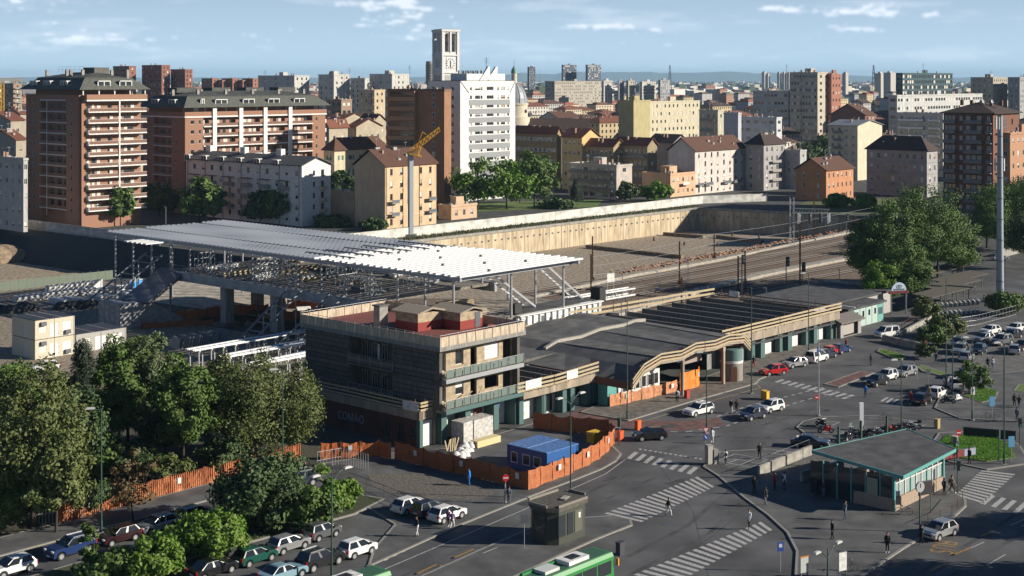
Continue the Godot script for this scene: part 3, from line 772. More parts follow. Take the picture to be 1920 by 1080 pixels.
	bx(p,"roof",M.bitumen,Vector3(14,4.05,-7),Vector3(29,0.3,15)); bx(p,"parapet",M.concrete,Vector3(28.5,4.4,-7),Vector3(0.4,0.5,14.6)); core(p,28,14,0,3.9)
	var q := thing("turquoise_cabin","flat roofed pavilion with pale turquoise painted end wall of tall panels","building",S(101,2.4),TURN)
	var qm := MB.new(); box_walls(qm,13,9,0,3.4,[],[[2,3.2,0.1,2.4]]); put(q,"wall",mat("wall_pinkish",0.3,0.24,0.25,0.8,"streak",0.3),qm); core(q,13,9,0,3.4)
	for k in 6: fbox(q,"wall_panel",[mat("aqua",0.2,0.5,0.46,0.6,"rough",0.5),mat("aqua_grey",0.36,0.47,0.42,0.7),mat("aqua_grey",0,0,0),mat("aqua_grey",0,0,0),mat("aqua_grey",0,0,0),mat("aqua",0,0,0)][k],0,0.15 + k * 2.15,2.15 + k * 2.15,0.1,3.2,0.02,0.08)
	for k in 4: fbox(q,"slot_window",M.window_glass,0,3.1 + k * 2.15,3.7 + k * 2.15,1.7,2.7,0.09,0.12)
	for k in 2: fbox(q,"painted_panel",mat("mural_dark",0.03,0.10,0.12,0.7,"rough",0.9),0,0.4 + k * 10.7,1.9 + k * 10.7,1.4,2.6,0.09,0.11)
	bx(q,"roof",M.bitumen,Vector3(6.5,3.55,-4.5),Vector3(14,0.3,10)); bx(q,"roof_strip",M.white,Vector3(2,3.75,-4.5),Vector3(0.35,0.1,9.8))
	var sh := thing("gate_shed","small shed with pitched corrugated roof beside the site gate","shed",S(93.5,-0.5),TURN)
	var sm2 := MB.new(); box_walls(sm2,7,4,0,2.6,[[1.0,6.0,0.05,2.4]],[]); put(sh,"wall",mat("shed_white",0.45,0.43,0.42,0.8,"rough",0.3),sm2); core(sh,7,4,0,2.5)
	var srf := MB.new(); gable(srf,0,7,-4,0,2.6,0.9,0.5); put(sh,"roof",mat("corrugated",0.2,0.18,0.16,0.8,"streak",0.6),srf)
	# semicircular shop sign above the trees' foot
	var sn := thing("arched_sign","half round pale blue sign with emblem and lettering on a dark red base","sign",G(1685,590),0.35)
	var sp := PackedVector2Array(); for k in 13: sp.append(Vector2(cos(PI * k / 12) * 1.6,sin(PI * k / 12) * 1.5))
	var sd := MB.new()
	for k in 12: sd.tri(Vector3(0,4.4,0.1),Vector3(sp[k].x,4.4 + sp[k].y,0.1),Vector3(sp[k + 1].x,4.4 + sp[k + 1].y,0.1)); sd.quad(Vector3(sp[k].x,4.4 + sp[k].y,0.1),Vector3(sp[k].x,4.4 + sp[k].y,-0.1),Vector3(sp[k + 1].x,4.4 + sp[k + 1].y,-0.1),Vector3(sp[k + 1].x,4.4 + sp[k + 1].y,0.1))
	put(sn,"half_disc",mat("sign_pale",0.42,0.52,0.62,0.5),sd)
	bx(sn,"base_board",mat("sign_red",0.12,0.015,0.012),Vector3(0,4.1,0),Vector3(4.2,0.5,0.3)); bx(sn,"post",M.steel_dark,Vector3(-1.6,2.0,0),Vector3(0.2,4.0,0.2)); bx(sn,"post",M.steel_dark,Vector3(1.6,2.0,0),Vector3(0.2,4.0,0.2))
	var em := MB.new(); em.lathe(Vector3.ZERO,[[0.34,-0.02],[0.34,0.02],[0.24,0.02],[0.24,-0.02]],16)
	for x in [-0.2,0.22]:
		var eo := put(sn,"emblem_ring",M.steel_dark,em) if x < 0 else part(sn,"emblem_ring",M.steel_dark,(sn.get_node("emblem_ring") as MeshInstance3D).mesh)
		eo.transform = Transform3D(Basis(Vector3.RIGHT,PI / 2),Vector3(x,5.15,0.13))
	for k in 9: bx(sn,"letter",M.steel_dark,Vector3(-1.1 + k * 0.27,4.62,0.12),Vector3(0.18,0.24,0.04))

func parking_sign(o: Node,at: Vector3):
	bx(o,"sign_plate",mat("sign_blue",0.02,0.07,0.30),at + Vector3(0,2.6,0),Vector3(0.6,0.6,0.05))
	var t := TextMesh.new(); t.text = "P"; t.font_size = 48; t.pixel_size = 0.011; t.depth = 0.02
	var n := part(o,"sign_letter",M.white,t); n.position = at + Vector3(0,2.6,0.04)
	bx(o,"sign_post",M.steel,at + Vector3(0,1.2,-0.05),Vector3(0.06,2.4,0.06))

# ================================================================ the new station bridge and its steel roof
func stair_frame(o: Node,a: Vector3,b: Vector3,wdt: Vector3,m: Material,treads := 10):
	for k in [0.0,1.0]:
		var mb := MB.new(); mb.bar(a + wdt * k,b + wdt * k,0.14,0.34); put(o,"stringer",m,mb)
	for k in treads:
		var f := (k + 0.5) / treads
		var mb := MB.new(); mb.bar(a.lerp(b,f),a.lerp(b,f) + wdt,0.22,0.08); put(o,"tread",m,mb)

func new_station():
	rng.seed = 50
	var at := S(0,0)
	var Y := 14.0
	# roof
	var o := thing("steel_canopy","wide new steel canopy with silver louvred panels and white fins over the bridge","canopy",at,TURN)
	var grey := mat("beam_steel",0.30,0.31,0.33,0.5,"",0.1,0.2)
	var silver := mat("louvre_silver",0.27,0.29,0.33,0.4,"",0.1,0.35)
	var base := MB.new()
	for i in 24: base.box(Vector3(32.0 + i * 1.2,Y - 0.3,-91),Vector3(0.12,0.18,61))
	for j in 31: base.box(Vector3(45.8,Y - 0.46,-61 - j * 2.0),Vector3(27.4,0.14,0.12))
	put(o,"purlin_grid",mat("deck_blue",0.2,0.225,0.26,0.5),base).set_meta("kind","stuff")
	var lv := MB.new()
	for i in 23:
		for j in 51:
			if (i == 6 or i == 17) : continue
			var c := Vector3(32.6 + i * 1.2,Y - 0.1,-61.2 - j * 1.2)
			var lift := 0.22 + 0.1 * sin(i * 0.55) * cos(j * 0.21)
			lv.quad(c + Vector3(-0.4,-0.1,0.34),c + Vector3(0.4,-0.1,0.34),c + Vector3(0.4,lift,-0.12),c + Vector3(-0.4,lift,-0.12))
			lv.quad(c + Vector3(0.26,-0.1,-0.2),c + Vector3(-0.26,-0.1,-0.2),c + Vector3(-0.26,lift,-0.12),c + Vector3(0.26,lift,-0.12))
	put(o,"louvres",silver,lv).set_meta("kind","stuff")
	for k in 8:   # deck ridges that show as dark bands
		fbox(o,"roof_gutter",M.steel_dark,1,60.5,121.5,Y - 0.22,Y - 0.12,-39.7 - (k % 2) * 13.2 - 0.25,-39.7 - (k % 2) * 13.2 + 0.25) if k < 2 else null
	for q in [[31.8,32.2],[59.2,59.6]]: fbox(o,"edge_beam",grey,1,27.5,122.0,Y - 0.75,Y - 0.15,-q[1],-q[0])
	for k in 11: fbox(o,"cross_beam",grey,0,32.2,59.2,Y - 0.9,Y - 0.5,-121.0 + k * 9.2,-120.7 + k * 9.2)
	for k in 21:   # the open white fins
		var t := 27.6 + k * 1.62
		var cut := 0.0 if k < 12 else (k - 12) * 1.2
		fbox(o,"fin",M.white_steel,0,32.0 - rng.randf_range(0.2,0.8),60.0 - cut * 0.4 + rng.randf_range(-0.3,0.3),Y - 0.12,Y + 0.16,-t - 0.3,-t + 0.28)
		if k % 2 == 0: fbox(o,"fin_bracket",M.steel_dark,0,38.0 + (k % 3) * 6.0,38.3 + (k % 3) * 6.0,Y + 0.16,Y + 0.5,-t - 0.2,-t + 0.2)
	for k in 6: fbox(o,"purlin",M.steel_dark,1,54.0,66.0,Y + 0.17,Y + 0.35,-(35.0 + k * 4.2),-(34.8 + k * 4.2))
	for k in 5: fbox(o,"fin",M.white_steel,0,27.5,32.5,Y - 0.7,Y - 0.5,-108.5 + k * 1.5,-107.5 + k * 1.5)
	for row in [[33.0,0],[45.8,1],[58.4,2]]:
		for k in 16:
			var t := 30.0 + k * 6.0
			if row[1] == 1 and k % 3 != 0: continue
			var foot := 6.0 if t < 47 else 8.3
			if t > 101: foot = 0.0
			var mb := MB.new(); mb.tube(Vector3(row[0],foot,-t),Vector3(row[0],Y - 0.7,-t),0.2,0.17,8)
			put(o,"column",M.steel if t < 50 else grey,mb)
	# bridge deck
	var d := thing("station_bridge","grey concrete bridge deck on thick piers under the steel canopy","bridge",at,TURN)
	bx(d,"deck_slab",mat("deck_floor",0.27,0.24,0.2,0.9,"rough",0.12),Vector3(45.5,8.1,-74),Vector3(27.5,0.4,54))
	fbox(d,"edge_girder",mat("girder_blue",0.40,0.41,0.42,0.7,"patch",0.1),1,45.0,101.5,6.9,8.5,-31.9,-31.3); fbox(d,"edge_girder",mat("girder_blue",0,0,0),1,46,101,6.9,8.5,-60,-59.4)
	fbox(d,"end_girder",mat("girder_blue",0,0,0),0,31.3,60,6.9,8.3,-101.4,-101)
	for q in [[33.2,85.3],[33.2,71.5],[33.2,57.0],[57.5,85.3],[57.5,71.5],[45.0,92.0]]:
		bx(d,"pier",mat("pier_grey",0.33,0.325,0.31,0.85,"streak",0.2) if q[0] < 40 else M.concrete,Vector3(q[0],3.4,-q[1]),Vector3(1.7,6.9,1.7)); bx(d,"pier_foot",M.concrete_dark,Vector3(q[0],0.3,-q[1]),Vector3(3.4,0.6,3.2))
	rail_run(d,[fp(1,45.5,8.5,-31.6),fp(1,101,8.5,-31.6)],1.1,M.steel_dark,2.4,3)
	rail_run(d,[fp(1,47,8.3,-59.6),fp(1,101,8.3,-59.6)],1.1,M.steel,2.4,3)
	for q in [[62,100]]: fbox(d,"site_barrier",M.white,1,q[0],q[1],8.3,9.9,-59.3,-59.1)
	# lower landing with the white girder
	var l := thing("landing_deck","lower station landing with white ribbed steel girder and dark mat","bridge",at,TURN)
	bx(l,"deck_slab",mat("landing_floor",0.36,0.31,0.25,0.9,"patch",0.1),Vector3(48.5,5.8,-39),Vector3(31,0.4,17))
	fbox(l,"girder",M.white_steel,0,47.5,68.5,3.9,5.9,-30.4,-30.1)
	for k in 14: fbox(l,"girder_rib",M.white_steel,0,48.0 + k * 1.5,48.18 + k * 1.5,3.95,5.85,-30.1,-29.8)
	for x in [52.6,61.8]: fbox(l,"girder_opening",M.steel_dark,0,x,x + 1.1,4.2,5.4,-30.1,-30.05)
	fbox(l,"top_flange",M.white_steel,0,47.5,68.5,5.9,6.05,-30.6,-29.6); fbox(l,"bottom_flange",M.steel_dark,0,47.5,68.5,3.75,3.9,-30.6,-29.6)
	bx(l,"dark_mat",M.bitumen,Vector3(58,6.1,-33.2),Vector3(20,0.08,4.6)); bx(l,"girder_end",M.steel_dark,Vector3(47.2,4.9,-31),Vector3(0.3,2.0,2.0))
	for s in [36.0,47.0,58.0,66.0]: bx(l,"support",M.concrete_dark,Vector3(s,2.8,-38),Vector3(0.9,5.6,0.9))
	bx(l,"black_hatch",M.black,Vector3(48.5,7.0,-31.5),Vector3(1.6,1.4,1.2)); bx(l,"black_hatch",M.black,Vector3(70.6,6.6,-32.5),Vector3(1.6,2.4,2.0))
	rail_run(l,[Vector3(35,6,-30.8),Vector3(47,6,-30.8)],1.1,M.steel_dark,2.0,2)
	# stairs
	var sg := mat("stair_steel",0.24,0.26,0.29,0.5,"",0.1,0.2)
	for q in [["steel stair frame climbing from the concrete block to the bridge",Vector3(20,3.6,-103),Vector3(32,11.0,-103),5.0],["steel stair frame under the middle of the canopy beside a pier",Vector3(18.5,0.2,-62),Vector3(31.3,9.2,-62),3.4],["steel stair frame rising beside the red roof terrace",Vector3(17.5,0.2,-52),Vector3(31.3,9.0,-52),3.4]]:
		var s := thing("steel_staircase",q[0],"stairs",at,TURN)
		stair_frame(s,q[1],q[2],Vector3(0,0,-q[3]),sg,8)
		for k in 3:
			var f := 0.25 + k * 0.3; var p: Vector3 = q[1].lerp(q[2],f)
			for z in [0.0,-q[3]]: bx(s,"prop",sg,Vector3(p.x,p.y / 2,p.z + z),Vector3(0.14,p.y,0.14))
	for k in 2:
		var s := thing("steel_staircase",["steel stair flight descending to the lower landing at the canopy's end","inner steel stair flight descending beside the canopy's end columns"][k],"stairs",at,TURN)
		stair_frame(s,Vector3(57 - k * 13,13.2,-33),Vector3(67 - k * 12,6.3,-33),Vector3(0,0,-2.6),M.steel,11)
	var cb := thing("stair_block","grey concrete stair abutment with sloping top below the steel stair","abutment",at,TURN)
	var bm := MB.new()
	var prof := [[18.2,0.0],[18.2,4.3],[24.0,4.3],[31.0,0.6],[31.0,0.0]]
	for k in prof.size():
		var a: Array = prof[k]; var b: Array = prof[(k + 1) % prof.size()]
		bm.quad(Vector3(b[0],b[1],-95.2),Vector3(b[0],b[1],-102),Vector3(a[0],a[1],-102),Vector3(a[0],a[1],-95.2))
	for z in [-95.2,-102.0]:
		for k in [[0,2,1],[0,3,2],[0,4,3]]:
			var p := []; for i in k: p.append(Vector3(prof[i][0],prof[i][1],z))
			if z > -96: bm.tri(p[0],p[1],p[2])
			else: bm.tri(p[0],p[2],p[1])
	put(cb,"block",mat("block_grey",0.40,0.40,0.40,0.85,"patch",0.15),bm)
	for k in 5: fbox(cb,"formwork_joint",M.steel_dark,1,95.3 + k * 1.6,95.36 + k * 1.6,0.1,4.25,-18.21,-18.17)
	fbox(cb,"sloping_ramp",sg,0,24,31.5,4.2,4.4,-103.8,-102.2)
	var rmp := MB.new(); rmp.bar(Vector3(22,4.2,-96.5),Vector3(32.2,8.6,-99.5),6.2,0.6); put(cb,"escalator_slope",M.steel_dark,rmp)
	# loads and scaffolding standing about on the deck
	var names := ["stack of steel beams lying on the bridge deck","stack of pale timber battens on the lower landing","pile of scaffold tubes on the bridge deck","bundle of white steel sections under the white fins"]
	for k in 40:
		var y := 8.32; var sx := rng.randf_range(35,57); var tz := rng.randf_range(49,98)
		if k % 3 == 0: y = 6.02; sx = rng.randf_range(35,50); tz = rng.randf_range(34,46)
		var st := MB.new(); var ln := rng.randf_range(3.0,6.5)
		for j in rng.randi_range(4,9): st.bar(Vector3(-ln / 2,0.15 + int(j / 3) * 0.32,(j % 3) * 0.36),Vector3(ln / 2,0.15 + int(j / 3) * 0.32,(j % 3) * 0.36 + rng.randf_range(-0.15,0.15)),0.26,0.24)
		solo("beam_stack",names[1 if k % 3 == 0 else (0 if k % 2 else 2)],"stack",[M.white_steel,M.steel,M.plank,M.concrete_bare,M.steel_dark][rng.randi() % 5],st.done(),S(sx,tz,y),TURN + rng.randf_range(-0.5,0.5) + (PI / 2 if rng.randf() < 0.3 else 0.0),"building materials on the station deck")
	for k in 16:
		var sc := MB.new(); var hh := rng.randf_range(2.0,3.6)
		for a in 2:
			for b in 3:
				sc.tube(Vector3(b * 1.8,0,a * 1.1),Vector3(b * 1.8,hh,a * 1.1),0.05,0.05,5)
				if b < 2:
					sc.tube(Vector3(b * 1.8,0.2,a * 1.1),Vector3(b * 1.8 + 1.8,hh,a * 1.1),0.04,0.04,5)
					for j in 3: sc.tube(Vector3(b * 1.8,hh * (j + 1) / 3,a * 1.1),Vector3(b * 1.8 + 1.8,hh * (j + 1) / 3,a * 1.1),0.04,0.04,5)
		solo("scaffold_frame","light steel scaffold bay with diagonal braces on the bridge deck","scaffold",M.steel,sc.done(),S(34 + (k % 3) * 9,48 + k * 3.2,8.32),TURN + (0.0 if k % 2 else PI / 2),"scaffold bays on the bridge deck")
	# trusses on the far side of the landing
	var tr := thing("lattice_girder","silver lattice girder lying beyond the landing above the tracks","girder",S(68,36,4.5),TURN - 0.05)
	for z in [0.0,-1.6]:
		bx(tr,"chord",M.white_steel,Vector3(8,0.2,z),Vector3(17,0.22,0.22)); bx(tr,"chord",M.white_steel,Vector3(8,1.3,z),Vector3(17,0.22,0.22))
		var mb := MB.new()
		for k in 12: mb.bar(Vector3(k * 1.4 - 0.3,0.2 if k % 2 else 1.3,z),Vector3(k * 1.4 + 1.1,1.3 if k % 2 else 0.2,z),0.1,0.1)
		put(tr,"lacing",M.steel,mb)
	for x in [1.0,15.0]: bx(tr,"leg",M.steel,Vector3(x,-2.2,-0.8),Vector3(0.25,4.4,0.25))
	var ts := thing("site_notice","white notice board on posts beside the tracks","sign",G(1145,545),0.6); bx(ts,"board",M.white,Vector3(0,2.6,0),Vector3(1.9,1.8,0.08)); for x in [-0.8,0.8]: bx(ts,"post",M.steel,Vector3(x,0.9,-0.05),Vector3(0.08,1.8,0.08))

# ================================================================ building yard
func net_mesh(w: float,h: float,v: int) -> ArrayMesh:
	var key := "net%.2f_%.2f_%d" % [w,h,v]
	if cache.has(key): return cache[key]
	var r := RandomNumberGenerator.new(); r.seed = v + 77
	var nx := 7; var ny := 4; var g := []
	for j in ny + 1:
		for i in nx + 1:
			var fx := float(i) / nx; var fy := float(j) / ny
			var z: float = sin(fx * PI) * (0.12 * (1 - fy) + 0.05) * (1 if v % 2 else -0.6) + r.randf_range(-0.07,0.07)
			g.append(Vector3(fx * w,fy * h - sin(fx * PI) * 0.12 * fy * (1 + v % 3) + (r.randf_range(-0.02,0.1) if j == 0 else 0.0),z))
	var mb := MB.new()
	for j in ny:
		for i in nx:
			var a: int = j * (nx + 1) + i
			mb.quad(g[a],g[a + 1],g[a + nx + 2],g[a + nx + 1])
	cache[key] = mb.done()
	return cache[key]
func net_fence(label: String,pts: Array,h: float,m: Material,notices := 0,slats := false):
	var o := thing("safety_net_fence",label,"fence",pts[0],0.0)
	var k := 0
	for i in pts.size() - 1:
		var a: Vector3 = pts[i]; var b: Vector3 = pts[i + 1]; var l := a.distance_to(b); var n := maxi(1,int(l / 2.3 + 0.5)); var d := (b - a) / l
		for j in n:
			var p: Vector3 = a + d * (l * j / n) - pts[0]
			var q := part(o,"net_panel",m,net_mesh(snappedf(l / n,0.05),h,k % 5)); q.position = p + Vector3(0,0.04,0); q.rotation.y = atan2(-d.z,d.x)
			bx(o,"post",M.rust if not slats else m,p + Vector3(0,h * 0.5 + 0.06,0),Vector3(0.08,h + 0.12,0.08))
			if slats:
				for c in 9: bx(o,"slat",m,p + d * (l / n * (c + 0.5) / 9) + Vector3(0,h * 0.5 + 0.05,0) + d.cross(Vector3.UP) * 0.1,Vector3(0.06,h * 0.95,0.12),Basis(Vector3.UP,q.rotation.y))
			if notices and k % notices == 1: bx(o,"notice",M.white,p + d * (l / n * 0.5) + Vector3(0,h * 0.65,0) + d.cross(Vector3.UP) * 0.2,Vector3(0.45,0.6,0.03),Basis(Vector3.UP,q.rotation.y))
			k += 1
	return o
func yard():
	rng.seed = 60
	var net: Material = M.orange_net
	# stacked cream site cabins
	var cb := thing("site_cabin","upper cream site cabin with air conditioner standing on another cabin","cabin",S(-5.0,82.3,3.05),TURN)
	cabin(cb,6.7,6.9,2.9,M.cabin_cream,true)
	var c2 := thing("site_cabin","lower cream site cabin carrying a second cabin in the building yard","cabin",S(-5.0,82.3),TURN); cabin(c2,6.7,6.9,2.95,M.cabin_cream,true)
	var c3 := thing("site_cabin","single storey grey cabin adjoining the stacked cream cabins","cabin",S(2.0,82.3),TURN); cabin(c3,9.0,7.0,2.9,mat("cabin_grey",0.42,0.41,0.38,0.7,"grain",0.2),false)
	# piles of white panels
	for k in 16:
		var f := k % 8
		var mb := MB.new()
		for j in rng.randi_range(3,7): mb.box(Vector3(rng.randf_range(-0.2,0.2),0.12 + j * 0.17,rng.randf_range(-0.15,0.15)),Vector3(9.0 if k < 8 else 5.0,0.13,1.25))
		solo("panel_pile","pile of long white roof panels stacked in the yard below the bridge","pile",M.white,mb.done(),S(26 + f * 2.6,136.5 - (k / 8) * 8.0 - f * 0.3),TURN + (0.0 if k < 8 else PI / 2) + rng.randf_range(-0.08,0.08),"piles of white panels in the yard")
	var lw := MB.new(); lw.box(Vector3(0,0.9,0),Vector3(13,1.8,0.4)); for k in 7: lw.box(Vector3(-6 + k * 2,1.0,0.25),Vector3(0.3,1.9,0.15))
	solo("white_barrier","low white panel barrier behind the piles of white panels","barrier",M.white,lw.done(),S(37,141),TURN)
	var fn := thing("mesh_fence","green mesh site fence along the edge of the excavation","fence",G(-60,553))
	var fa := G(-60,553); var fbp := G(212,523.5)
	for k in 18:
		var p := fa.lerp(fbp,k / 18.0) - fa; var q := fa.lerp(fbp,(k + 1) / 18.0) - fa; var d := (q - p).normalized()
		bx(fn,"mesh_panel",mat("mesh_green",0.20,0.24,0.18,0.8,"rough",0.5),(p + q) / 2 + Vector3(0,1.0,0),Vector3(p.distance_to(q) - 0.1,1.9,0.05),Basis(d,Vector3.UP,d.cross(Vector3.UP))); bx(fn,"post",M.steel,p + Vector3(0,1.1,0),Vector3(0.1,2.2,0.1))
	for q in [["blue portable toilet with pale roof beside the stair frame",44.2,130.6],["second blue portable toilet half behind the other one",46.2,132.4]]:
		var t := thing("portable_toilet",q[0],"toilet",S(q[1],q[2]),TURN)
		bx(t,"cabin",mat("toilet_blue",0.03,0.22,0.55,0.5),Vector3(0,1.1,0),Vector3(1.2,2.2,1.2)); bx(t,"door",mat("toilet_door",0.04,0.27,0.62,0.5),Vector3(0,1.05,0.62),Vector3(0.85,1.9,0.05)); bx(t,"roof",mat("toilet_roof",0.4,0.48,0.5),Vector3(0,2.27,0),Vector3(1.3,0.14,1.3)); bx(t,"vent",M.white,Vector3(0.4,2.5,-0.4),Vector3(0.1,0.4,0.1))
	# tarpaulin heaps
	for q in [[140,578,5.5,2.3,2.2,"black tarpaulin heap in front of the white panel piles"],[30,583,6.0,2.0,2.4,"wide dark covered heap at the edge of the yard"],[180,570,4.0,1.2,1.6,"low dark heap of sacks next to the panel piles"]]:
		var mb := MB.new()
		for k in 5: mb.ball(Vector3((k - 2) * q[2] * 0.22,-0.3,rng.randf_range(-0.8,0.8)),Vector3(q[2] * 0.3,q[3] * rng.randf_range(0.7,1.0),q[4]),9,0.0)
		solo("covered_heap",q[5],"heap",M.tarp,mb.done(),G(q[0],q[1]),0.5)
	# racks carrying steel sections
	for k in 6:
		var r := thing("steel_rack","row of steel stands carrying long white pipes, %s row from the station house" % ["first","second","third","fourth","fifth","sixth"][k],"rack",S(7 + (k % 2) * 12.0,42.0 + int(k / 2) * 7.5),TURN,"racks of white steel sections")
		for j in 6:
			bx(r,"stand",M.steel,Vector3(j * 2.2,1.4,0),Vector3(0.16,2.8,0.16)); bx(r,"stand",M.steel,Vector3(j * 2.2,1.4,-2.2),Vector3(0.16,2.8,0.16)); bx(r,"arm",M.white_steel,Vector3(j * 2.2,2.85,-1.1),Vector3(0.16,0.16,2.8))
		for j in 6:
			var mb := MB.new(); mb.tube(Vector3(-0.8,3.02,-2.3 + j * 0.46),Vector3(12.2,3.02 + rng.randf_range(-0.05,0.1),-2.3 + j * 0.46),0.12,0.12,6); put(r,"pipe",M.white_steel if j % 3 else M.steel_dark,mb)
		for j in 5: bx(r,"ground_beam",M.white_steel if rng.randf() < 0.6 else M.concrete_bare,Vector3(rng.randf_range(1,10),0.25,1.5 + rng.randf_range(-0.5,0.8)),Vector3(rng.randf_range(4,8),0.35,0.4),Basis(Vector3.UP,rng.randf_range(-0.15,0.15)))
	for k in 6:
		var mb := MB.new(); mb.box(Vector3(0,1.0,0),Vector3(0.12,2.0,2.0),Basis(Vector3.RIGHT,0.2)); mb.box(Vector3(0.6,0.9,0.2),Vector3(0.1,1.8,1.8),Basis(Vector3(0,0,1),-0.3))
		solo("formwork_panel","pair of grey formwork panels leaning together in the shaded yard","panel",mat("formwork",0.3,0.33,0.36,0.7,"rough",0.4),mb.done(),G(330 + k * 17,655 - k * 3),TURN + 0.2 * k,"formwork panels in the shaded yard")
	# orange netting below the bridge
	net_fence("orange netting strung along the foot of the concrete apron below the bridge",[S(29,96),S(34,95),S(40,94.5),S(46,90)],1.8,net)
	net_fence("orange netting in front of the far concrete piers",[S(40,82),S(47,80),S(54,74)],1.8,net)
	net_fence("dark orange netting on the ground beside the stair abutment",[S(21,93),S(27,90),S(31.5,87)],1.2,mat("net_dark",0.36,0.10,0.03,0.8,"rough",0.5))
	net_fence("long low orange barrier on the pale apron",[S(52,92),S(60,82),S(66,76)],1.6,net)
	for k in 22:
		var mb := MB.new(); var ln := rng.randf_range(1.5,4.0)
		for j in 5: mb.bar(Vector3(-ln / 2,0.12 + 0.2 * (j / 2),(j % 2) * 0.4),Vector3(ln / 2,0.12 + 0.2 * (j / 2),(j % 2) * 0.4 + rng.randf_range(-0.3,0.3)),0.25,0.16)
		solo("timber_pile","small pile of timber and scrap below the bridge deck","pile",[M.plank,M.white_steel,M.rust,M.concrete_bare,net][rng.randi() % 5],mb.done(),S(rng.randf_range(34,58),rng.randf_range(58,97),0.02),rng.randf() * TAU,"scrap piles below the bridge")
	var mc := thing("mini_digger","small yellow digger working below the bridge deck","digger",S(47,88),TURN + 0.6)
	var ye := mat("digger_yellow",0.6,0.33,0.03,0.5)
	bx(mc,"cab",ye,Vector3(0,1.7,0),Vector3(1.5,1.5,1.3)); bx(mc,"cab_window",M.window_glass,Vector3(0.1,1.9,0.66),Vector3(1.0,0.8,0.03)); bx(mc,"track",M.black,Vector3(0,0.35,0.7),Vector3(2.4,0.7,0.45)); bx(mc,"track",M.black,Vector3(0,0.35,-0.7),Vector3(2.4,0.7,0.45)); bx(mc,"counterweight",ye,Vector3(-1.0,1.2,0),Vector3(1.0,0.8,1.5))
	var bm := MB.new(); bm.bar(Vector3(0.7,1.2,0),Vector3(2.4,3.0,0),0.25,0.35); bm.bar(Vector3(2.4,3.0,0),Vector3(3.6,1.2,0),0.2,0.3); bm.box(Vector3(3.6,0.9,0),Vector3(0.7,0.7,0.8)); put(mc,"boom",ye,bm)
	var cg := thing("tool_cage","yellow and green wire tool cage standing below the stair","cage",S(33.5,97),TURN + 0.3)
	bx(cg,"bin",mat("cage_yellow",0.5,0.36,0.03,0.6,"rough",1.0),Vector3(0,0.7,0),Vector3(2.2,1.3,1.5)); rail_run(cg,[Vector3(-1.6,0,-1.2),Vector3(1.0,0,-1.2),Vector3(1.0,0,0.8)],2.4,mat("cage_green",0.08,0.2,0.1),0.6,3)
	# fence along the pavement and around the blue cabin
	net_fence("orange slatted site fence with draped netting along the tree-lined pavement",[S(-45,7.1),S(-30,7.5),S(-14.6,7.7)],1.9,mat("net_bright",0.62,0.23,0.09,0.7,"rough",0.4),5,true)
	net_fence("shaded orange net fence in front of the station house's annexe",[S(-13,6.0),S(-7.8,2.0),S(-7.6,0.2)],1.9,net,3)
	net_fence("rust orange net fence bending round the blue site cabin",[S(-7.4,-0.2),S(-7.0,-9.0),S(-6.4,-19.3),S(0,-18.9),S(8,-17.4),S(14.5,-14.5),S(16.8,-11.8),S(13.6,-2.6)],2.1,mat("net_rust",0.56,0.17,0.055,0.75,"rough",0.4),3)
	net_fence("pale orange lattice net across the front of the station hall",[S(28.8,-2.6),S(35,-3.2),S(42.3,-3.8)],1.7,mat("net_pale",0.7,0.30,0.14,0.7,"rough",0.9),4)
	net_fence("bright orange sheet fence closing the hall beside the round kiosk",[S(42.6,-4.0),S(46,-4.3),S(48.5,-3.2)],2.6,mat("net_vivid",0.85,0.20,0.015,0.6),2)
	# blue cabin and the goods around it
	var b := thing("blue_cabin","bright blue site cabin with three framed windows inside the orange fence","cabin",G(1025,896),TURN)
	cabin_blue(b)
	var ws := thing("wrapped_pallets","row of tall pallets wrapped in white film by the teal pillars","pallets",S(2.2,-0.3),TURN)
	for k in 3: bx(ws,"pallet_load",mat("film_white",0.66,0.64,0.6,0.4,"patch",0.3),Vector3(1.0 + k * 1.75,1.35,0.2 + (k % 2) * 0.1),Vector3(1.65,2.5,2.0),Basis(Vector3.UP,rng.randf_range(-0.05,0.05)))
	solo("insulation_block","long cream insulation block lying in front of the wrapped pallets","block",mat("insulation",0.72,0.6,0.32,0.8,"grain",0.5),insulation(),S(4.2,-3.4),TURN)
	var sk := MB.new()
	for k in 16: sk.ball(Vector3(k * 0.42,0.15,sin(k * 1.3) * 0.5),Vector3(0.55,rng.randf_range(0.35,0.75),0.6),7,0.0)
	solo("white_sacks","crumpled white plastic sheeting and sacks behind the net fence","sacks",M.white,sk.done(),S(-3.6,-6.2),TURN + 0.55)
	var cr := thing("yellow_bin","small yellow container in the corner of the net fence","bin",S(13.6,-12.2),TURN)
	bx(cr,"tub",mat("bin_yellow",0.6,0.33,0.02,0.6),Vector3(0,0.6,0),Vector3(1.6,1.2,1.1)); bx(cr,"lid",mat("bin_lid",0.66,0.4,0.04,0.6),Vector3(0,1.28,0),Vector3(1.7,0.16,1.2))
	var wd := thing("timber_offcuts","leaning timber offcuts in front of the annexe corner","timber",S(-1.6,-2.6),TURN)
	for k in 6: bx(wd,"plank",M.plank,Vector3(k * 0.35,0.75,0),Vector3(0.16,1.6,0.06),Basis(Vector3(0,0,1),rng.randf_range(-0.4,0.4)))

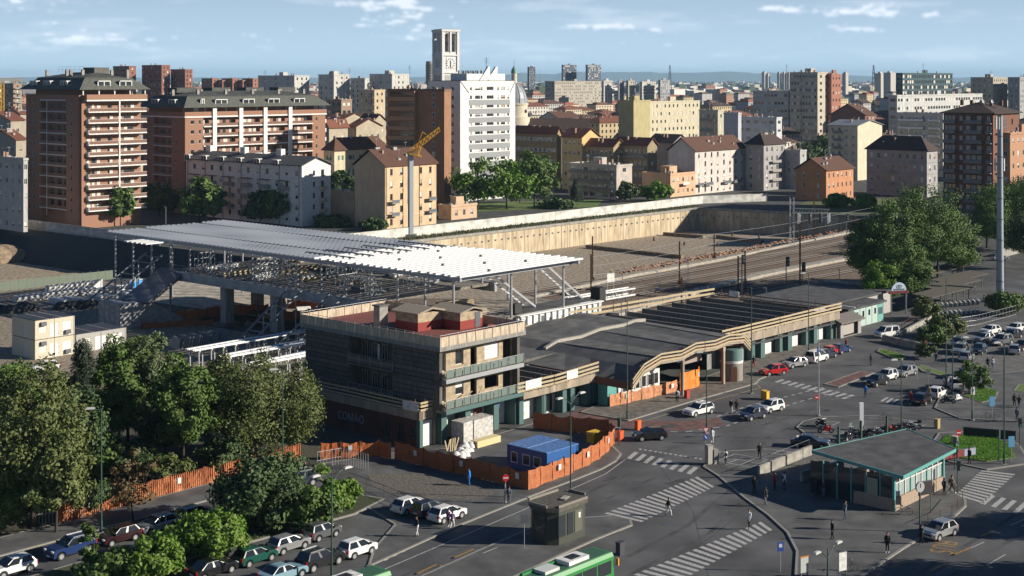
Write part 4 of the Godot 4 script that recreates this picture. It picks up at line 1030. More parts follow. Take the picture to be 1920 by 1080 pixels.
func insulation() -> ArrayMesh:
	var mb := MB.new(); mb.box(Vector3(0,0.45,0),Vector3(4.0,0.8,1.1)); mb.box(Vector3(0.1,0.02,0.1),Vector3(4.2,0.08,1.3)); return mb.done()
func cabin(o: Node,w: float,d: float,h: float,m: Material,fans: bool):
	var wm := MB.new(); box_walls(wm,w,d,0,h,[[w * 0.1,w * 0.28,1.0,2.1],[w * 0.38,w * 0.6,0.1,2.2],[w * 0.7,w * 0.92,0.1,2.2]],[[d * 0.3,d * 0.5,0.1,2.1]],0.06)
	put(o,"shell",m,wm)
	for q in [[w * 0.38,w * 0.6],[w * 0.7,w * 0.92]]: fbox(o,"white_panel",M.white,0,q[0],q[1],0.1,2.2,-0.06,-0.03)
	fbox(o,"shutter",mat("shutter_cream",0.7,0.66,0.55),0,w * 0.1,w * 0.28,1.0,2.1,-0.06,-0.03); fbox(o,"door",mat("cabin_door",0.5,0.5,0.47),1,d * 0.3,d * 0.5,0.1,2.1,-0.06,-0.03)
	bx(o,"roof",mat("cabin_roof",0.035,0.04,0.05,0.5),Vector3(w / 2,h + 0.03,-d / 2),Vector3(w - 0.25,0.06,d - 0.25))
	for k in 4: bx(o,"roof_strip",m,Vector3(w * k / 3,h + 0.07,-d / 2),Vector3(0.12,0.06,d)) if k in [1,2] else null
	for x in [0.08,w / 2,w - 0.08]: fbox(o,"corner_post",m,0,x - 0.08,x + 0.08,0,h,0.002,0.05)
	if fans:
		for x in [w * 0.2,w * 0.82]: bx(o,"air_conditioner",M.steel_dark,Vector3(x,h - 0.6 if x < 4 else 0.6,0.2),Vector3(0.9,0.6,0.35))
func cabin_blue(o: Node):
	var w := 5.3; var d := 5.7; var h := 2.6
	var wm := MB.new(); var rs := [[0.8,1.9,0.8,2.0],[2.4,3.5,0.8,2.0],[4.2,5.2,0.8,2.0]]
	box_walls(wm,w,d,0.1,h,[],rs,0.1); put(o,"shell",M.blue_cabin,wm)
	for r in rs: window(o,1,r,0.08,M.white,M.window_glass,0)
	bx(o,"roof",mat("blue_roof",0.10,0.22,0.5,0.5,"patch",0.3),Vector3(w / 2,h + 0.05,-d / 2),Vector3(w + 0.1,0.1,d + 0.1)); bx(o,"roof_joint",mat("blue_joint",0.2,0.3,0.5),Vector3(w / 2,h + 0.11,-d / 2),Vector3(w,0.03,0.1))
	for q in [[0,0.08],[0,w - 0.08]]: fbox(o,"corner_post",M.blue_cabin,0,q[1] - 0.08,q[1] + 0.08,0,h,0.002,0.06)
	fbox(o,"corner_post",M.blue_cabin,1,d - 0.2,d,0,h,0.002,0.06); core(o,w,d,0.1,h,0.3)

# ================================================================ the town behind
var blocks := []   # [x0, x1, top row, lowest row that shows, distance] of buildings placed one by one

func lay(cx: float,d: float,xl: float,xr: float,ytop: float,turn := TURN) -> Dictionary:
	# the corner seen at column cx and distance d; faces run to columns xr and xl; the top is seen at row ytop
	var X := (cx - 960.0) / F * d
	var kr := (xr - 960.0) / F; var kl := (xl - 960.0) / F
	return {"at": Vector3(X,0,-d),"wx": maxf(1.0,(kr * d - X) / (cos(turn) - kr * sin(turn))),"wz": maxf(1.0,(X - kl * d) / (sin(turn) + kl * cos(turn))),"h": EYE - (ytop - HY) * d / F,"turn": turn}

func blinds(o: Node,face: int,r: Array,pale: Material,depth: float):
	var f := rng.randf()
	if f < 0.6: fbox(o,"blind",pale if f < 0.25 else (mat("blind_grey",0.42,0.41,0.39) if f < 0.45 else mat("blind_tan",0.38,0.3,0.2)),face,r[0] + 0.03,r[1] - 0.03,lerpf(r[3],r[2],rng.randf_range(0.3,1.0)),r[3] - 0.02,-depth + 0.08,-depth + 0.13)

func house(called: String,label: String,cx: float,d: float,xl: float,xr: float,ytop: float,c: Array,p := {}) -> Dictionary:
	var turn: float = p.get("turn",TURN)
	var f := lay(cx,d,xl,xr,ytop,turn)
	blocks.append([minf(xl,cx),xr,ytop,p.get("seen",ytop + 60),d])
	var o := thing(called,label,"building",f.at,turn,p.get("group",""))
	var wm: StandardMaterial3D = mat("wall_%s_%d" % [called,taken[called]],c[0],c[1],c[2],0.9,p.get("tex","plaster"),0.06)
	var fl: int = p.get("floors",maxi(2,int(f.h / 3.15))); var fh: float = f.h / fl
	var ww: float = p.get("w",1.15); var wh: float = p.get("wh",1.55)
	var ys := []
	for k in range(p.get("from",0),fl): ys.append(k * fh + (fh - wh) * 0.5)
	var r0 := []; var r1 := []
	var n0: int = p.get("n0",maxi(1,int(f.wx / 3.4))); var n1: int = p.get("n1",maxi(1,int(f.wz / 3.4)))
	if n0 > 0: r0 = grid(0.5,f.wx - 0.5,n0,minf(ww,f.wx / n0 * 0.7),ys,wh)
	if n1 > 0: r1 = grid(0.5,f.wz - 0.5,n1,minf(ww,f.wz / n1 * 0.7),ys,wh)
	var near := d < 660.0 and r0.size() + r1.size() <= 140
	var w := MB.new(); box_walls(w,f.wx,f.wz,0,f.h,r0,r1,0.22)
	var roof: String = p.get("roof","flat"); var rise: float = p.get("rise",3.2)
	if roof == "gx": gable_wall(w,f.wx,f.wz,f.h,rise * 0.92,true)
	if roof == "gz": gable_wall(w,f.wx,f.wz,f.h,rise * 0.92,false)
	put(o,"wall",wm,w); core(o,f.wx,f.wz,0,f.h,0.5)
	var fr: Material = p.get("frame",M.white); var pale := mat("blind_pale",0.6,0.57,0.5)
	if near:
		for face in 2:
			for r in (r0 if face == 0 else r1):
				window(o,face,r,0.2,fr,M.window_glass,1)
				blinds(o,face,r,p.get("blind",pale),0.2)
				if p.has("shutter") and face in p.get("shutter_on",[0,1]):
					for s in [r[0] - ww * 0.3,r[1] + ww * 0.3]: fbox(o,"shutter",p.shutter,face,s - ww * 0.24,s + ww * 0.24,r[2],r[3],0.02,0.07)
				if p.has("sill"): fbox(o,"sill",p.sill,face,r[0] - 0.12,r[1] + 0.12,r[2] - 0.14,r[2],0.01,0.16)
	else:
		var g := MB.new(); var bl := MB.new()
		for face in 2:
			for r in (r0 if face == 0 else r1):
				var cc := fp(face,(r[0] + r[1]) / 2,(r[2] + r[3]) / 2,-0.18)
				var sz := Vector3(r[1] - r[0],r[3] - r[2],0.04) if face == 0 else Vector3(0.04,r[3] - r[2],r[1] - r[0])
				if rng.randf() < 0.3: bl.box(cc,sz)
				else: g.box(cc,sz)
		if g.count: put(o,"window_panes",M.window_glass,g).set_meta("kind","stuff")
		if bl.count: put(o,"window_blinds",pale,bl).set_meta("kind","stuff")
	for q in p.get("balc",[]):   # [face, s0, s1, every floor from, to]
		for k in range(q[3],mini(q[4],fl)):
			var s0: float = (f.wx if q[0] == 0 else f.wz) * q[1]; var s1: float = (f.wx if q[0] == 0 else f.wz) * q[2]
			fbox(o,"balcony_slab",p.get("slab",M.concrete),q[0],s0,s1,k * fh - 0.08,k * fh + 0.14,0.01,1.3)
			fbox(o,"balcony_front",p.get("front",M.concrete),q[0],s0,s1,k * fh + 0.14,k * fh + 1.05,1.2,1.28)
	var rm: Material = p.get("roofm",M.tile_brown)
	var rf := MB.new()
	match roof:
		"gx": gable(rf,0,f.wx,-f.wz,0,f.h + 0.12,rise,0.6,true)
		"gz": gable(rf,0,f.wx,-f.wz,0,f.h + 0.12,rise,0.6,false)
		"hip": hip(rf,0,f.wx,-f.wz,0,f.h + 0.28,rise)
		_:
			rf.box(Vector3(f.wx / 2,f.h - 0.05,-f.wz / 2),Vector3(f.wx - 0.6,0.3,f.wz - 0.6))
			var cap := MB.new()
			for q in [[Vector3(f.wx / 2,f.h + 0.2,0),Vector3(f.wx + 0.3,0.7,0.35)],[Vector3(f.wx / 2,f.h + 0.2,-f.wz),Vector3(f.wx + 0.3,0.7,0.35)],[Vector3(0,f.h + 0.2,-f.wz / 2),Vector3(0.35,0.7,f.wz - 0.35)],[Vector3(f.wx,f.h + 0.2,-f.wz / 2),Vector3(0.35,0.7,f.wz - 0.35)]]: cap.box(q[0],q[1])
			put(o,"parapet",p.get("cap",wm),cap)
			rm = p.get("roofm",M.bitumen)
			if f.wx > 8.0: bx(o,"stair_head",wm,Vector3(f.wx * 0.5,f.h + 1.4,-f.wz * 0.5),Vector3(minf(5,f.wx * 0.3),2.6,minf(4,f.wz * 0.35)))
	put(o,"roof",rm,rf)
	if d < 900.0:
		var cl := MB.new(); var an := MB.new()
		for k in 7:
			var cx2: float = f.wx * rng.randf_range(0.1,0.9); var fz := rng.randf_range(0.12,0.88); var ry: float = f.h + 0.2 + (rise * (1.0 - absf(fz - 0.5) * 2.0) if roof in ["gx","hip"] else 0.0)
			cl.box(Vector3(cx2,ry + 0.25,-f.wz * fz),Vector3(rng.randf_range(0.4,1.5),rng.randf_range(0.5,1.1),rng.randf_range(0.4,1.2)))
			if k % 3 == 0: an.tube(Vector3(cx2,ry,-f.wz * fz),Vector3(cx2,ry + 3.2,-f.wz * fz),0.05,0.05,4); an.bar(Vector3(cx2 - 0.6,ry + 3.0,-f.wz * fz),Vector3(cx2 + 0.6,ry + 3.0,-f.wz * fz),0.05,0.05)
		put(o,"roof_vents",mat("vent_grey",0.34,0.33,0.31),cl).set_meta("kind","stuff"); put(o,"aerials",M.steel,an).set_meta("kind","stuff")
	for k in p.get("chimneys",3):
		var cy: float = f.h + (rise * 0.7 if roof != "flat" else 0.8)
		bx(o,"chimney",mat("chimney_stack",0.3,0.2,0.15,0.9),Vector3(f.wx * rng.randf_range(0.15,0.85),cy,-f.wz * rng.randf_range(0.3,0.7)),Vector3(0.7,2.2,0.6))
	if p.has("band"):
		for k in range(1,fl): fbox(o,"string_course",p.band,0,0.0,f.wx,k * fh - 0.1,k * fh + 0.12,0.01,0.1); 
		if p.has("band1"):
			for k in range(1,fl): fbox(o,"string_course",p.band,1,0.0,f.wz,k * fh - 0.1,k * fh + 0.12,0.01,0.1)
	return {"o": o,"f": f,"fl": fl,"fh": fh,"r0": r0,"r1": r1}

func mansard(o: Node,wx: float,wz: float,y: float,hgt: float,inset: float,over: float,m: Material):
	var mb := MB.new()
	var a := [Vector3(-over,y,over),Vector3(wx + over,y,over),Vector3(wx + over,y,-wz - over),Vector3(-over,y,-wz - over)]
	var b := [Vector3(inset,y + hgt,-inset),Vector3(wx - inset,y + hgt,-inset),Vector3(wx - inset,y + hgt,-wz + inset),Vector3(inset,y + hgt,-wz + inset)]
	for k in 4: mb.quad(a[k],a[(k + 1) % 4],b[(k + 1) % 4],b[k])
	mb.quad(a[3],a[2],a[1],a[0])
	put(o,"mansard_slope",m,mb)
	var t := MB.new(); hip(t,inset,wx - inset,-wz + inset,-inset,y + hgt + 0.2,1.6,0.15); put(o,"roof_top",mat("roof_slate_top",0.085,0.09,0.08,0.8,"patch",0.1),t)
func dormer(o: Node,face: int,s: float,w: float,y: float,ofs: float):
	fbox(o,"dormer_frame",M.white,face,s - w / 2,s + w / 2,y - 0.15,y,ofs - 1.2,ofs + 0.25)
	fbox(o,"dormer_frame",M.white,face,s - w / 2,s + w / 2,y + 1.55,y + 1.8,ofs - 1.2,ofs + 0.25)
	fbox(o,"dormer_window",M.window_glass,face,s - w / 2,s + w / 2,y,y + 1.55,ofs - 1.0,ofs - 0.1)
	for k in [-0.5,0.0,0.5]: fbox(o,"dormer_post",M.white,face,s + k * w - 0.12,s + k * w + 0.12,y,y + 1.55,ofs - 0.2,ofs + 0.05)

func city():
	rng.seed = 70
	mat("tile_brown",0.14,0.065,0.042,0.9,"tiles",0.35); mat("tile_red",0.24,0.085,0.05,0.9,"tiles",0.35); mat("tile_dark",0.075,0.045,0.038,0.9,"tiles",0.35)
	mat("slate",0.12,0.125,0.105,0.75,"patch",0.15); mat("brick_orange",0.35,0.185,0.12,0.9,"grain",0.15); mat("rail_brown",0.22,0.12,0.085,0.8,"grain",0.3)
	mat("zinc",0.3,0.32,0.34,0.5,"patch",0.2)
	tower_left(); slab_block(); white_terrace(); white_tower(); bell_tower(); church(); dark_apartments(); pole_crane()
	var cream := [0.62,0.53,0.37]
	# --- beside the hoarding
	var hb := house("gabled_house","tall beige gabled house with iron balconies beside the yellow crane",722,406,665,818,312,[0.64,0.46,0.29],{"roof": "gx","rise": 4.6,"n0": 5,"n1": 0,"floors": 5,"w": 1.0,"wh": 1.9,"frame": mat("frame_brown",0.13,0.07,0.04),"seen": 430,"sill": mat("sill_stone",0.6,0.48,0.35),"balc": [[0,0.08,0.22,1,3],[0,0.8,0.95,1,3]],"front": M.steel_dark})
	for k in range(1,5): fbox(hb.o,"string_course",mat("sill_stone",0,0,0),0,0,hb.f.wx,k * hb.fh - 0.12,k * hb.fh + 0.1,0.01,0.12) if k == 1 else null
	for x in [0.02,0.34,0.66,0.98]: fbox(hb.o,"downpipe",mat("frame_brown",0,0,0),0,hb.f.wx * x - 0.06,hb.f.wx * x + 0.06,0,hb.f.h,0.02,0.14) if x < 0.9 else null
	house("street_pavilion","small beige pavilion with arched door behind the white hoarding",846,432,822,894,388,[0.6,0.42,0.28],{"n0": 3,"n1": 1,"floors": 1,"seen": 410,"chimneys": 0,"wh": 1.8})
	var bt := house("brown_tower","tall brown apartment tower with dark balcony loggias next to the white tower",833,470,727,846,170,[0.30,0.155,0.085],{"turn": 1.15,"n0": 0,"n1": 0,"floors": 12,"seen": 330,"chimneys": 4,"cap": mat("cap_brown",0.16,0.1,0.07)})
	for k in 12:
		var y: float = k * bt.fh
		fbox(bt.o,"loggia_shade_sheet",M.window_glass,1,bt.f.wz * 0.52,bt.f.wz * 0.96,y + 1.15,y + bt.fh - 0.4,0.02,0.05)  # dark glass sheet standing in for the shade inside the loggia
		fbox(bt.o,"loggia_front",mat("loggia_tan",0.36,0.2,0.115,0.9),1,bt.f.wz * 0.49,bt.f.wz,y - 0.15,y + 1.1,0.02,1.4)
		window(bt.o,1,[bt.f.wz * 0.16,bt.f.wz * 0.16 + 1.1,y + 1.0,y + 2.5],0.0,M.white,M.window_glass,0)
		fbox(bt.o,"loggia_side",mat("loggia_tan",0,0,0),1,bt.f.wz * 0.49,bt.f.wz * 0.5,y + 1.1,y + bt.fh - 0.15,0.0,1.4)
	house("shuttered_house","cream house with green shutters and hipped brown roof behind the gabled house",627,470,607,727,283,cream,{"roof": "hip","rise": 4.0,"n0": 5,"floors": 4,"shutter": mat("shutter_green",0.04,0.18,0.09),"seen": 310})
	house("courtyard_wall_house","low tan house with blank wall beside the white terrace block",664,418,620,668,362,[0.45,0.33,0.22],{"n0": 0,"n1": 0,"floors": 2,"seen": 420,"chimneys": 0})
	# --- along the park and to the right of it
	house("tenement","long ochre tenement with dark windows behind the park trees",1044,560,966,1052,252,[0.34,0.25,0.12],{"roof": "gz","rise": 3.0,"roofm": M.tile_red,"n1": 9,"n0": 0,"floors": 5,"seen": 320,"shutter": mat("shutter_grey",0.5,0.47,0.4),"shutter_on": [1]})
	house("tenement","narrow ochre tenement with bright yellow gable end",1091,548,1054,1124,258,[0.62,0.44,0.2],{"roof": "gz","rise": 3.4,"roofm": M.tile_red,"n0": 0,"n1": 4,"floors": 5,"seen": 320})
	house("tenement","dark ochre gallery house with rows of balconies under red tiles",1150,540,1090,1172,276,[0.36,0.28,0.15],{"roof": "gz","rise": 3.0,"roofm": M.tile_red,"floors": 4,"n1": 7,"seen": 300,"balc": [[1,0.03,0.97,1,4]],"front": M.steel_dark})
	house("tenement","second gallery house with balconies and four white chimneys",1214,536,1152,1232,274,[0.32,0.26,0.16],{"roof": "gz","rise": 3.0,"roofm": M.tile_red,"floors": 4,"n1": 7,"seen": 300,"balc": [[1,0.03,0.97,1,4]],"front": M.steel_dark})
	house("grey_house","grey house standing in shade behind the white tenement",1262,560,1216,1290,268,[0.44,0.43,0.41],{"roof": "gz","roofm": M.tile_dark,"floors": 5,"seen": 300})
	house("modern_flats","low modern flats with pale end wall and curved roof edge",1156,504,1066,1185,312,[0.52,0.45,0.4],{"n0": 1,"n1": 7,"floors": 4,"w": 2.0,"seen": 370,"balc": [[1,0.05,0.95,1,4]],"front": mat("balcony_dark",0.2,0.17,0.15)})
	house("garden_shop","pale orange low house with flat roof beside the white tenement",1257,515,1204,1304,328,[0.66,0.42,0.26],{"n0": 5,"n1": 0,"floors": 2,"seen": 370,"balc": [[0,0.4,0.65,1,2]],"front": M.white})
	var wt := house("white_tenement","white five storey tenement with brown roof and blank grey gable",1303,527,1253,1398,284,[0.62,0.57,0.52],{"roof": "gx","rise": 5.0,"n0": 8,"n1": 0,"floors": 5,"w": 1.0,"wh": 1.9,"seen": 365,"frame": mat("frame_brown",0,0,0),"sill": M.white,"balc": [[0,0.03,0.12,1,2],[0,0.16,0.3,1,2],[0,0.52,0.66,1,2],[0,0.72,0.86,1,2]],"front": M.steel_dark})
	for r in wt.r0:
		if r[2] > wt.fh * 1.0 and r[2] < wt.fh * 2.0: fbox(wt.o,"window_hood",M.white,0,r[0] - 0.15,r[1] + 0.15,r[3] + 0.15,r[3] + 0.4,0.01,0.2)
	house("corner_house","dark grey corner house with hipped roof next to the white tenement",1432,545,1398,1472,272,[0.36,0.345,0.335],{"roof": "hip","rise": 4.2,"floors": 5,"wh": 1.9,"seen": 360,"roofm": M.tile_dark,"balc": [[0,0.3,0.7,1,4]],"front": M.concrete})
	house("corner_house","grey house standing in shade beside the orange house",1500,552,1470,1512,284,[0.42,0.42,0.42],{"floors": 5,"seen": 360})
	house("orange_house","bright orange three storey house with brown roof above the retaining wall",1549,497,1492,1600,320,[0.53,0.25,0.125],{"roof": "gx","rise": 4.2,"n0": 6,"n1": 2,"floors": 3,"wh": 1.8,"w": 1.0,"seen": 375,"frame": M.white,"roofm": M.tile_brown})
	house("cream_block","tall cream apartment block with sunlit blank end wall",1608,600,1553,1654,236,[0.66,0.57,0.42],{"n0": 0,"n1": 4,"floors": 7,"roof": "gz","rise": 2.2,"roofm": M.zinc,"seen": 340,"balc": [[1,0.5,0.8,1,7]],"front": M.steel_dark})
	house("villa","ornate grey villa with dark hipped roof and arched windows",1738,515,1625,1758,284,[0.36,0.345,0.34],{"roof": "hip","rise": 5.0,"n1": 8,"floors": 4,"wh": 2.0,"seen": 365,"roofm": M.tile_dark,"band": M.concrete,"band1": true,"balc": [[1,0.55,0.7,1,3]]})
	house("brick_corner","orange brick apartment corner behind the tall mast",1894,418,1876,1960,252,[0.48,0.26,0.15],{"floors": 7,"seen": 340,"tex": "grain"})
	house("brick_gable_house","red brown gabled brick house rising above the trees",1622,760,1558,1641,216,[0.24,0.115,0.085],{"roof": "gx","rise": 6.0,"n1": 0,"seen": 232,"roofm": M.tile_brown})
	house("pale_offices","pale blue grey office house with wide strip windows",1456,640,1380,1466,222,[0.58,0.58,0.58],{"w": 2.4,"n1": 5,"seen": 258})
	house("pale_stair_tower","pale grey blank stair tower beside the pale offices",1384,632,1357,1390,214,[0.5,0.5,0.52],{"n0": 0,"n1": 0,"seen": 250,"chimneys": 0})
	house("ochre_block","mustard yellow blank block with dark brown flank",1188,700,1160,1219,190,[0.45,0.385,0.2],{"n0": 0,"n1": 0,"floors": 8,"seen": 235})
	house("beige_block","long beige block with cast shadow across its sunlit front",1219,712,1205,1312,192,[0.56,0.5,0.36],{"floors": 8,"seen": 235})
	house("terrace_house","house with green roof terrace amid the old town",1346,660,1311,1358,208,[0.5,0.46,0.36],{"floors": 6,"roofm": mat("green_roof",0.06,0.16,0.07,0.9,"rough",0.2),"seen": 250,"balc": [[1,0.1,0.9,1,6]]})
	house("office_slab","tall grey office slab with pale sunlit end",1533,800,1481,1556,137,[0.5,0.45,0.36],{"floors": 12,"n0": 2,"w": 2.2,"seen": 188,"n1": 9})
	house("brick_slab","narrow red brick slab behind the grey office slab",1559,806,1550,1577,140,[0.36,0.15,0.1],{"floors": 11,"seen": 180})
	house("glass_offices","dark teal glass office building with red roof mast",1692,1000,1680,1786,138,[0.05,0.09,0.1],{"floors": 12,"w": 3.0,"wh": 2.2,"seen": 178})
	house("banded_offices","long white banded office block below the teal glass building",1682,800,1666,1842,180,[0.5,0.5,0.48],{"floors": 7,"w": 3.2,"wh": 1.6,"seen": 212})
	house("balcony_block","white block with stacked planted balconies behind the villa",1768,620,1682,1778,214,[0.5,0.49,0.45],{"floors": 8,"seen": 270,"balc": [[1,0.05,0.3,1,8],[1,0.4,0.95,1,8]],"front": M.white})
	house("beige_slab","beige grey apartment slab near the horizon behind the dark flats",1862,1000,1820,1889,146,[0.42,0.38,0.3],{"floors": 12,"seen": 178})
	house("beige_slab","grey apartment slab beyond the orange brick corner",1912,990,1890,1960,146,[0.34,0.33,0.33],{"floors": 12,"seen": 178})
	house("grid_offices","white grid fronted offices beside the grey office slab",1478,820,1412,1484,172,[0.52,0.5,0.45],{"floors": 8,"w": 2.2,"n1": 10,"seen": 208})
	for q in [[1056,1053,1081,122],[1102,1098,1127,122]]: house("twin_tower",["first of the two dark slab towers on the horizon","second of the two dark slab towers on the horizon"][0 if q[0] < 1100 else 1],q[0],2300,q[1],q[2],q[3],[0.14,0.16,0.19],{"floors": 20,"w": 2.6,"seen": 150,"chimneys": 0})
	house("dark_tower","slender dark office tower on the horizon beside the dome",992,2600,989,1004,126,[0.09,0.10,0.12],{"floors": 20,"seen": 152,"chimneys": 0})
	var gb := [[1040,1022,1130,153],[1132,1128,1148,152],[1160,1158,1170,153],[1178,1174,1190,152],[1204,1200,1230,154],[1238,1234,1256,151]]
	for k in gb.size(): house("grey_slab","weathered grey housing slab below the twin towers" if k == 0 else "pale slab block in the row below the horizon",gb[k][0],1500,gb[k][1],gb[k][2],gb[k][3],[[0.4,0.36,0.3],[0.5,0.48,0.44],[0.3,0.3,0.31]][k % 3],{"seen": 176,"group": "row of pale slabs below the horizon","chimneys": 2})
	for q in [[242,212,255,125,"dark brick tower with lit orange end behind the dark roofed tower"],[303,266,319,123,"taller brick tower of the pair left of the long slab roof"],[347,320,361,131,"brick tower with salmon sunlit end above the long slab roof"]]: house("brick_tower",q[4].replace(" left of"," above"),q[0],1100,q[1],q[2],q[3],[0.27,0.12,0.085],{"floors": 16,"seen": 178})
	for k in 5: house("brick_row","low red brick block in a row behind the long slab roof",398 + k * 19,1250,378 + k * 19,408 + k * 19,148 + (k % 2) * 3,[0.33,0.15,0.10],{"seen": 166,"group": "row of red brick blocks","chimneys": 1})
	for q in [[552,484,580,143,"white twin slab tower with grey flanks and roof huts"],[626,597,656,141,"white slab tower with green awnings on its balconies"],[684,657,692,148,"grey blank slab tower beside the awning tower"],[735,693,768,140,"white slab tower with antenna mast and dark roof storey"]]: house("white_slab",q[4],q[0],900,q[1],q[2],q[3],[0.55,0.53,0.49],{"floors": 14,"n1": 3,"seen": 200})
	house("beige_flats","beige flats with dark balcony column behind the brown tower",702,760,672,722,170,[0.55,0.44,0.29],{"floors": 10,"seen": 218,"balc": [[1,0.0,0.3,1,10]]})
	house("brown_offices","low brown offices behind the red roofed cottages",640,720,612,660,188,[0.32,0.22,0.16],{"floors": 8,"w": 2.0,"seen": 205})
	for q in [[617,607,652,240,560],[668,652,716,238,570],[700,672,724,228,620],[640,608,690,226,640]]: house("cottage","small red roofed cottage between the slab block and brown tower",q[0],q[4],q[1],q[2],q[3],[0.45,0.38,0.28],{"roof": "gx" if q[0] % 2 else "gz","rise": 3.2,"roofm": M.tile_red,"seen": 262,"group": "cottages between the towers","floors": 3})
	house("shaded_block","grey block standing in shade at the foot of the dark roofed tower",44,398,-40,52,300,[0.45,0.44,0.42],{"seen": 410,"floors": 5})
	for q in [[30,520,-20,48,262],[20,600,-30,46,226],[38,680,5,49,214]]: house("cottage","red roofed old house beyond the shaded block",q[0],q[1],q[2],q[3],q[4],[0.42,0.36,0.28],{"roof": "gx","rise": 3.4,"roofm": M.tile_red,"seen": 290,"group": "old houses beside the tower","floors": 3})
	house("brick_slab","brown balcony slab behind the distant yellow crane",25,1000,2,41,158,[0.33,0.24,0.17],{"floors": 12,"seen": 210,"balc": [[0,0.1,0.9,1,12]]})
	tower_crane()
	filler()
	horizon()

func tower_left():
	var f := lay(153,405,49,269,178); blocks.append([49,269,140,418,405])
	var o := thing("brick_apartment_tower","tall brown brick apartment tower with balcony rows and dark mansard roof","building",f.at,TURN)
	var wx: float = f.wx; var wz: float = f.wz
	var r1 := []
	for k in 11:
		var y := 3.2 + k * 3.15
		for s in [0.17,0.85,0.93]: r1.append([wz * s,wz * s + 0.9,y + 1.0,y + 2.4])
	var w := MB.new(); wall_face(w,0,0,wx,0,37.2,[],0.2,-1.4); 
	wall_face(w,1,0,wz * 0.27,0,37.2,r1.filter(func(r): return r[0] < wz * 0.3),0.2); wall_face(w,1,wz * 0.73,wz,0,37.2,r1.filter(func(r): return r[0] > wz * 0.3),0.2)
	wall_face(w,1,wz * 0.27,wz * 0.73,0,37.2,[],0.2,-1.8)
	for s in [0.27,0.73]: w.box(Vector3(0.9,18.6,-wz * s),Vector3(1.8,37.2,0.1))
	w.quad(Vector3(0,0,0),Vector3(0,0,0),Vector3(0,37.2,0),Vector3(0,37.2,0))
	w.box(Vector3(0.6,18.6,-0.7),Vector3(1.2,37.2,1.4)); w.quad(Vector3(wx,0,-1.4),Vector3(wx,0,-wz),Vector3(wx,37.2,-wz),Vector3(wx,37.2,-1.4))
	put(o,"wall",M.brick_orange,w)
	for r in r1: window(o,1,r,0.18,M.white,M.window_glass,0)
	for k in 10:
		var y := 33.3 - k * 3.15
		fbox(o,"balcony_slab",M.white,0,1.6,wx + 0.4,y,y + 0.35,-1.4,1.2)
		for q in [[1.7,wx * 0.55],[wx * 0.57,wx + 0.35]]: fbox(o,"balcony_front",M.rail_brown,0,q[0],q[1],y + 0.35,y + 1.25,1.08,1.16)
		fbox(o,"balcony_end",M.white,0,1.55,1.68,y,y + 1.3,-1.3,1.2); fbox(o,"balcony_rail",M.white,0,1.6,wx + 0.4,y + 1.25,y + 1.31,1.05,1.18)
		for q in [0.12,0.2,0.28,0.48,0.62,0.72,0.78,0.83]:
			var hh := rng.randf_range(1.5,2.2); var pick := rng.randf()
			fbox(o,"balcony_door",mat("door_pale",0.55,0.53,0.48) if pick < 0.6 else M.window_glass,0,wx * q,wx * q + rng.randf_range(0.8,1.3),y + 0.35,y + 0.35 + hh,-1.38,-1.32)
		fbox(o,"loggia_slab",mat("slab_grey",0.5,0.5,0.5),1,wz * 0.26,wz * 0.74,y,y + 0.3,-1.8,0.15)
		fbox(o,"loggia_front",M.rail_brown,1,wz * 0.27,wz * 0.73,y + 0.3,y + 1.2,0.02,0.1)
		for q in [0.33,0.45,0.58]: fbox(o,"loggia_window",M.window_glass,1,wz * q,wz * q + 2.0,y + 0.4,y + 2.5,-1.79,-1.74)
	fbox(o,"downpipe",M.white,0,wx * 0.555,wx * 0.575,4,36.7,1.2,1.4); fbox(o,"downpipe",mat("slab_grey",0,0,0),1,wz * 0.6,wz * 0.608,3,36.7,0.15,0.3)
	fbox(o,"parapet",M.brick_orange,0,0.9,wx + 0.5,37.0,38.5,-1.3,1.3); fbox(o,"parapet_band",M.white,0,0.9,wx + 0.5,36.6,37.0,-1.3,1.3); fbox(o,"parapet",M.brick_orange,1,1.3,wz,37.0,38.4,-1.2,0.05); fbox(o,"parapet_band",mat("slab_grey",0,0,0),1,wz * 0.27,wz * 0.73,36.6,37.0,-1.8,0.12)
	bx(o,"attic_storey",M.brick_orange,Vector3(wx / 2,39,-wz / 2 - 0.5),Vector3(wx - 4,2.4,wz - 5))
	for k in 5: fbox(o,"attic_post",M.white,0,wx * k / 4.0 - 0.15,wx * k / 4.0 + 0.15,38.4,39.9,0.6,0.9)
	mansard(o,wx,wz,39.9,3.3,2.4,1.6,M.slate)
	for s in [0.35,0.7]: dormer(o,0,wx * s,4.0,40.7,0.2)
	for s in [0.3,0.6,0.85]: dormer(o,1,wz * s,3.6,40.7,0.2)
	for k in 8: bx(o,"chimney",M.concrete,Vector3(wx * rng.randf_range(0.15,0.9),44.4,-wz * (0.08 + k * 0.115)),Vector3(0.8,2.6,0.7))
	bx(o,"lift_house",M.concrete_dark,Vector3(wx * 0.6,45.2,-wz * 0.4),Vector3(5,2.4,6)); rail_run(o,[Vector3(wx * 0.3,45,-wz * 0.3),Vector3(wx * 0.3,45,-wz * 0.75)],1.6,M.steel_dark,2.0,2)

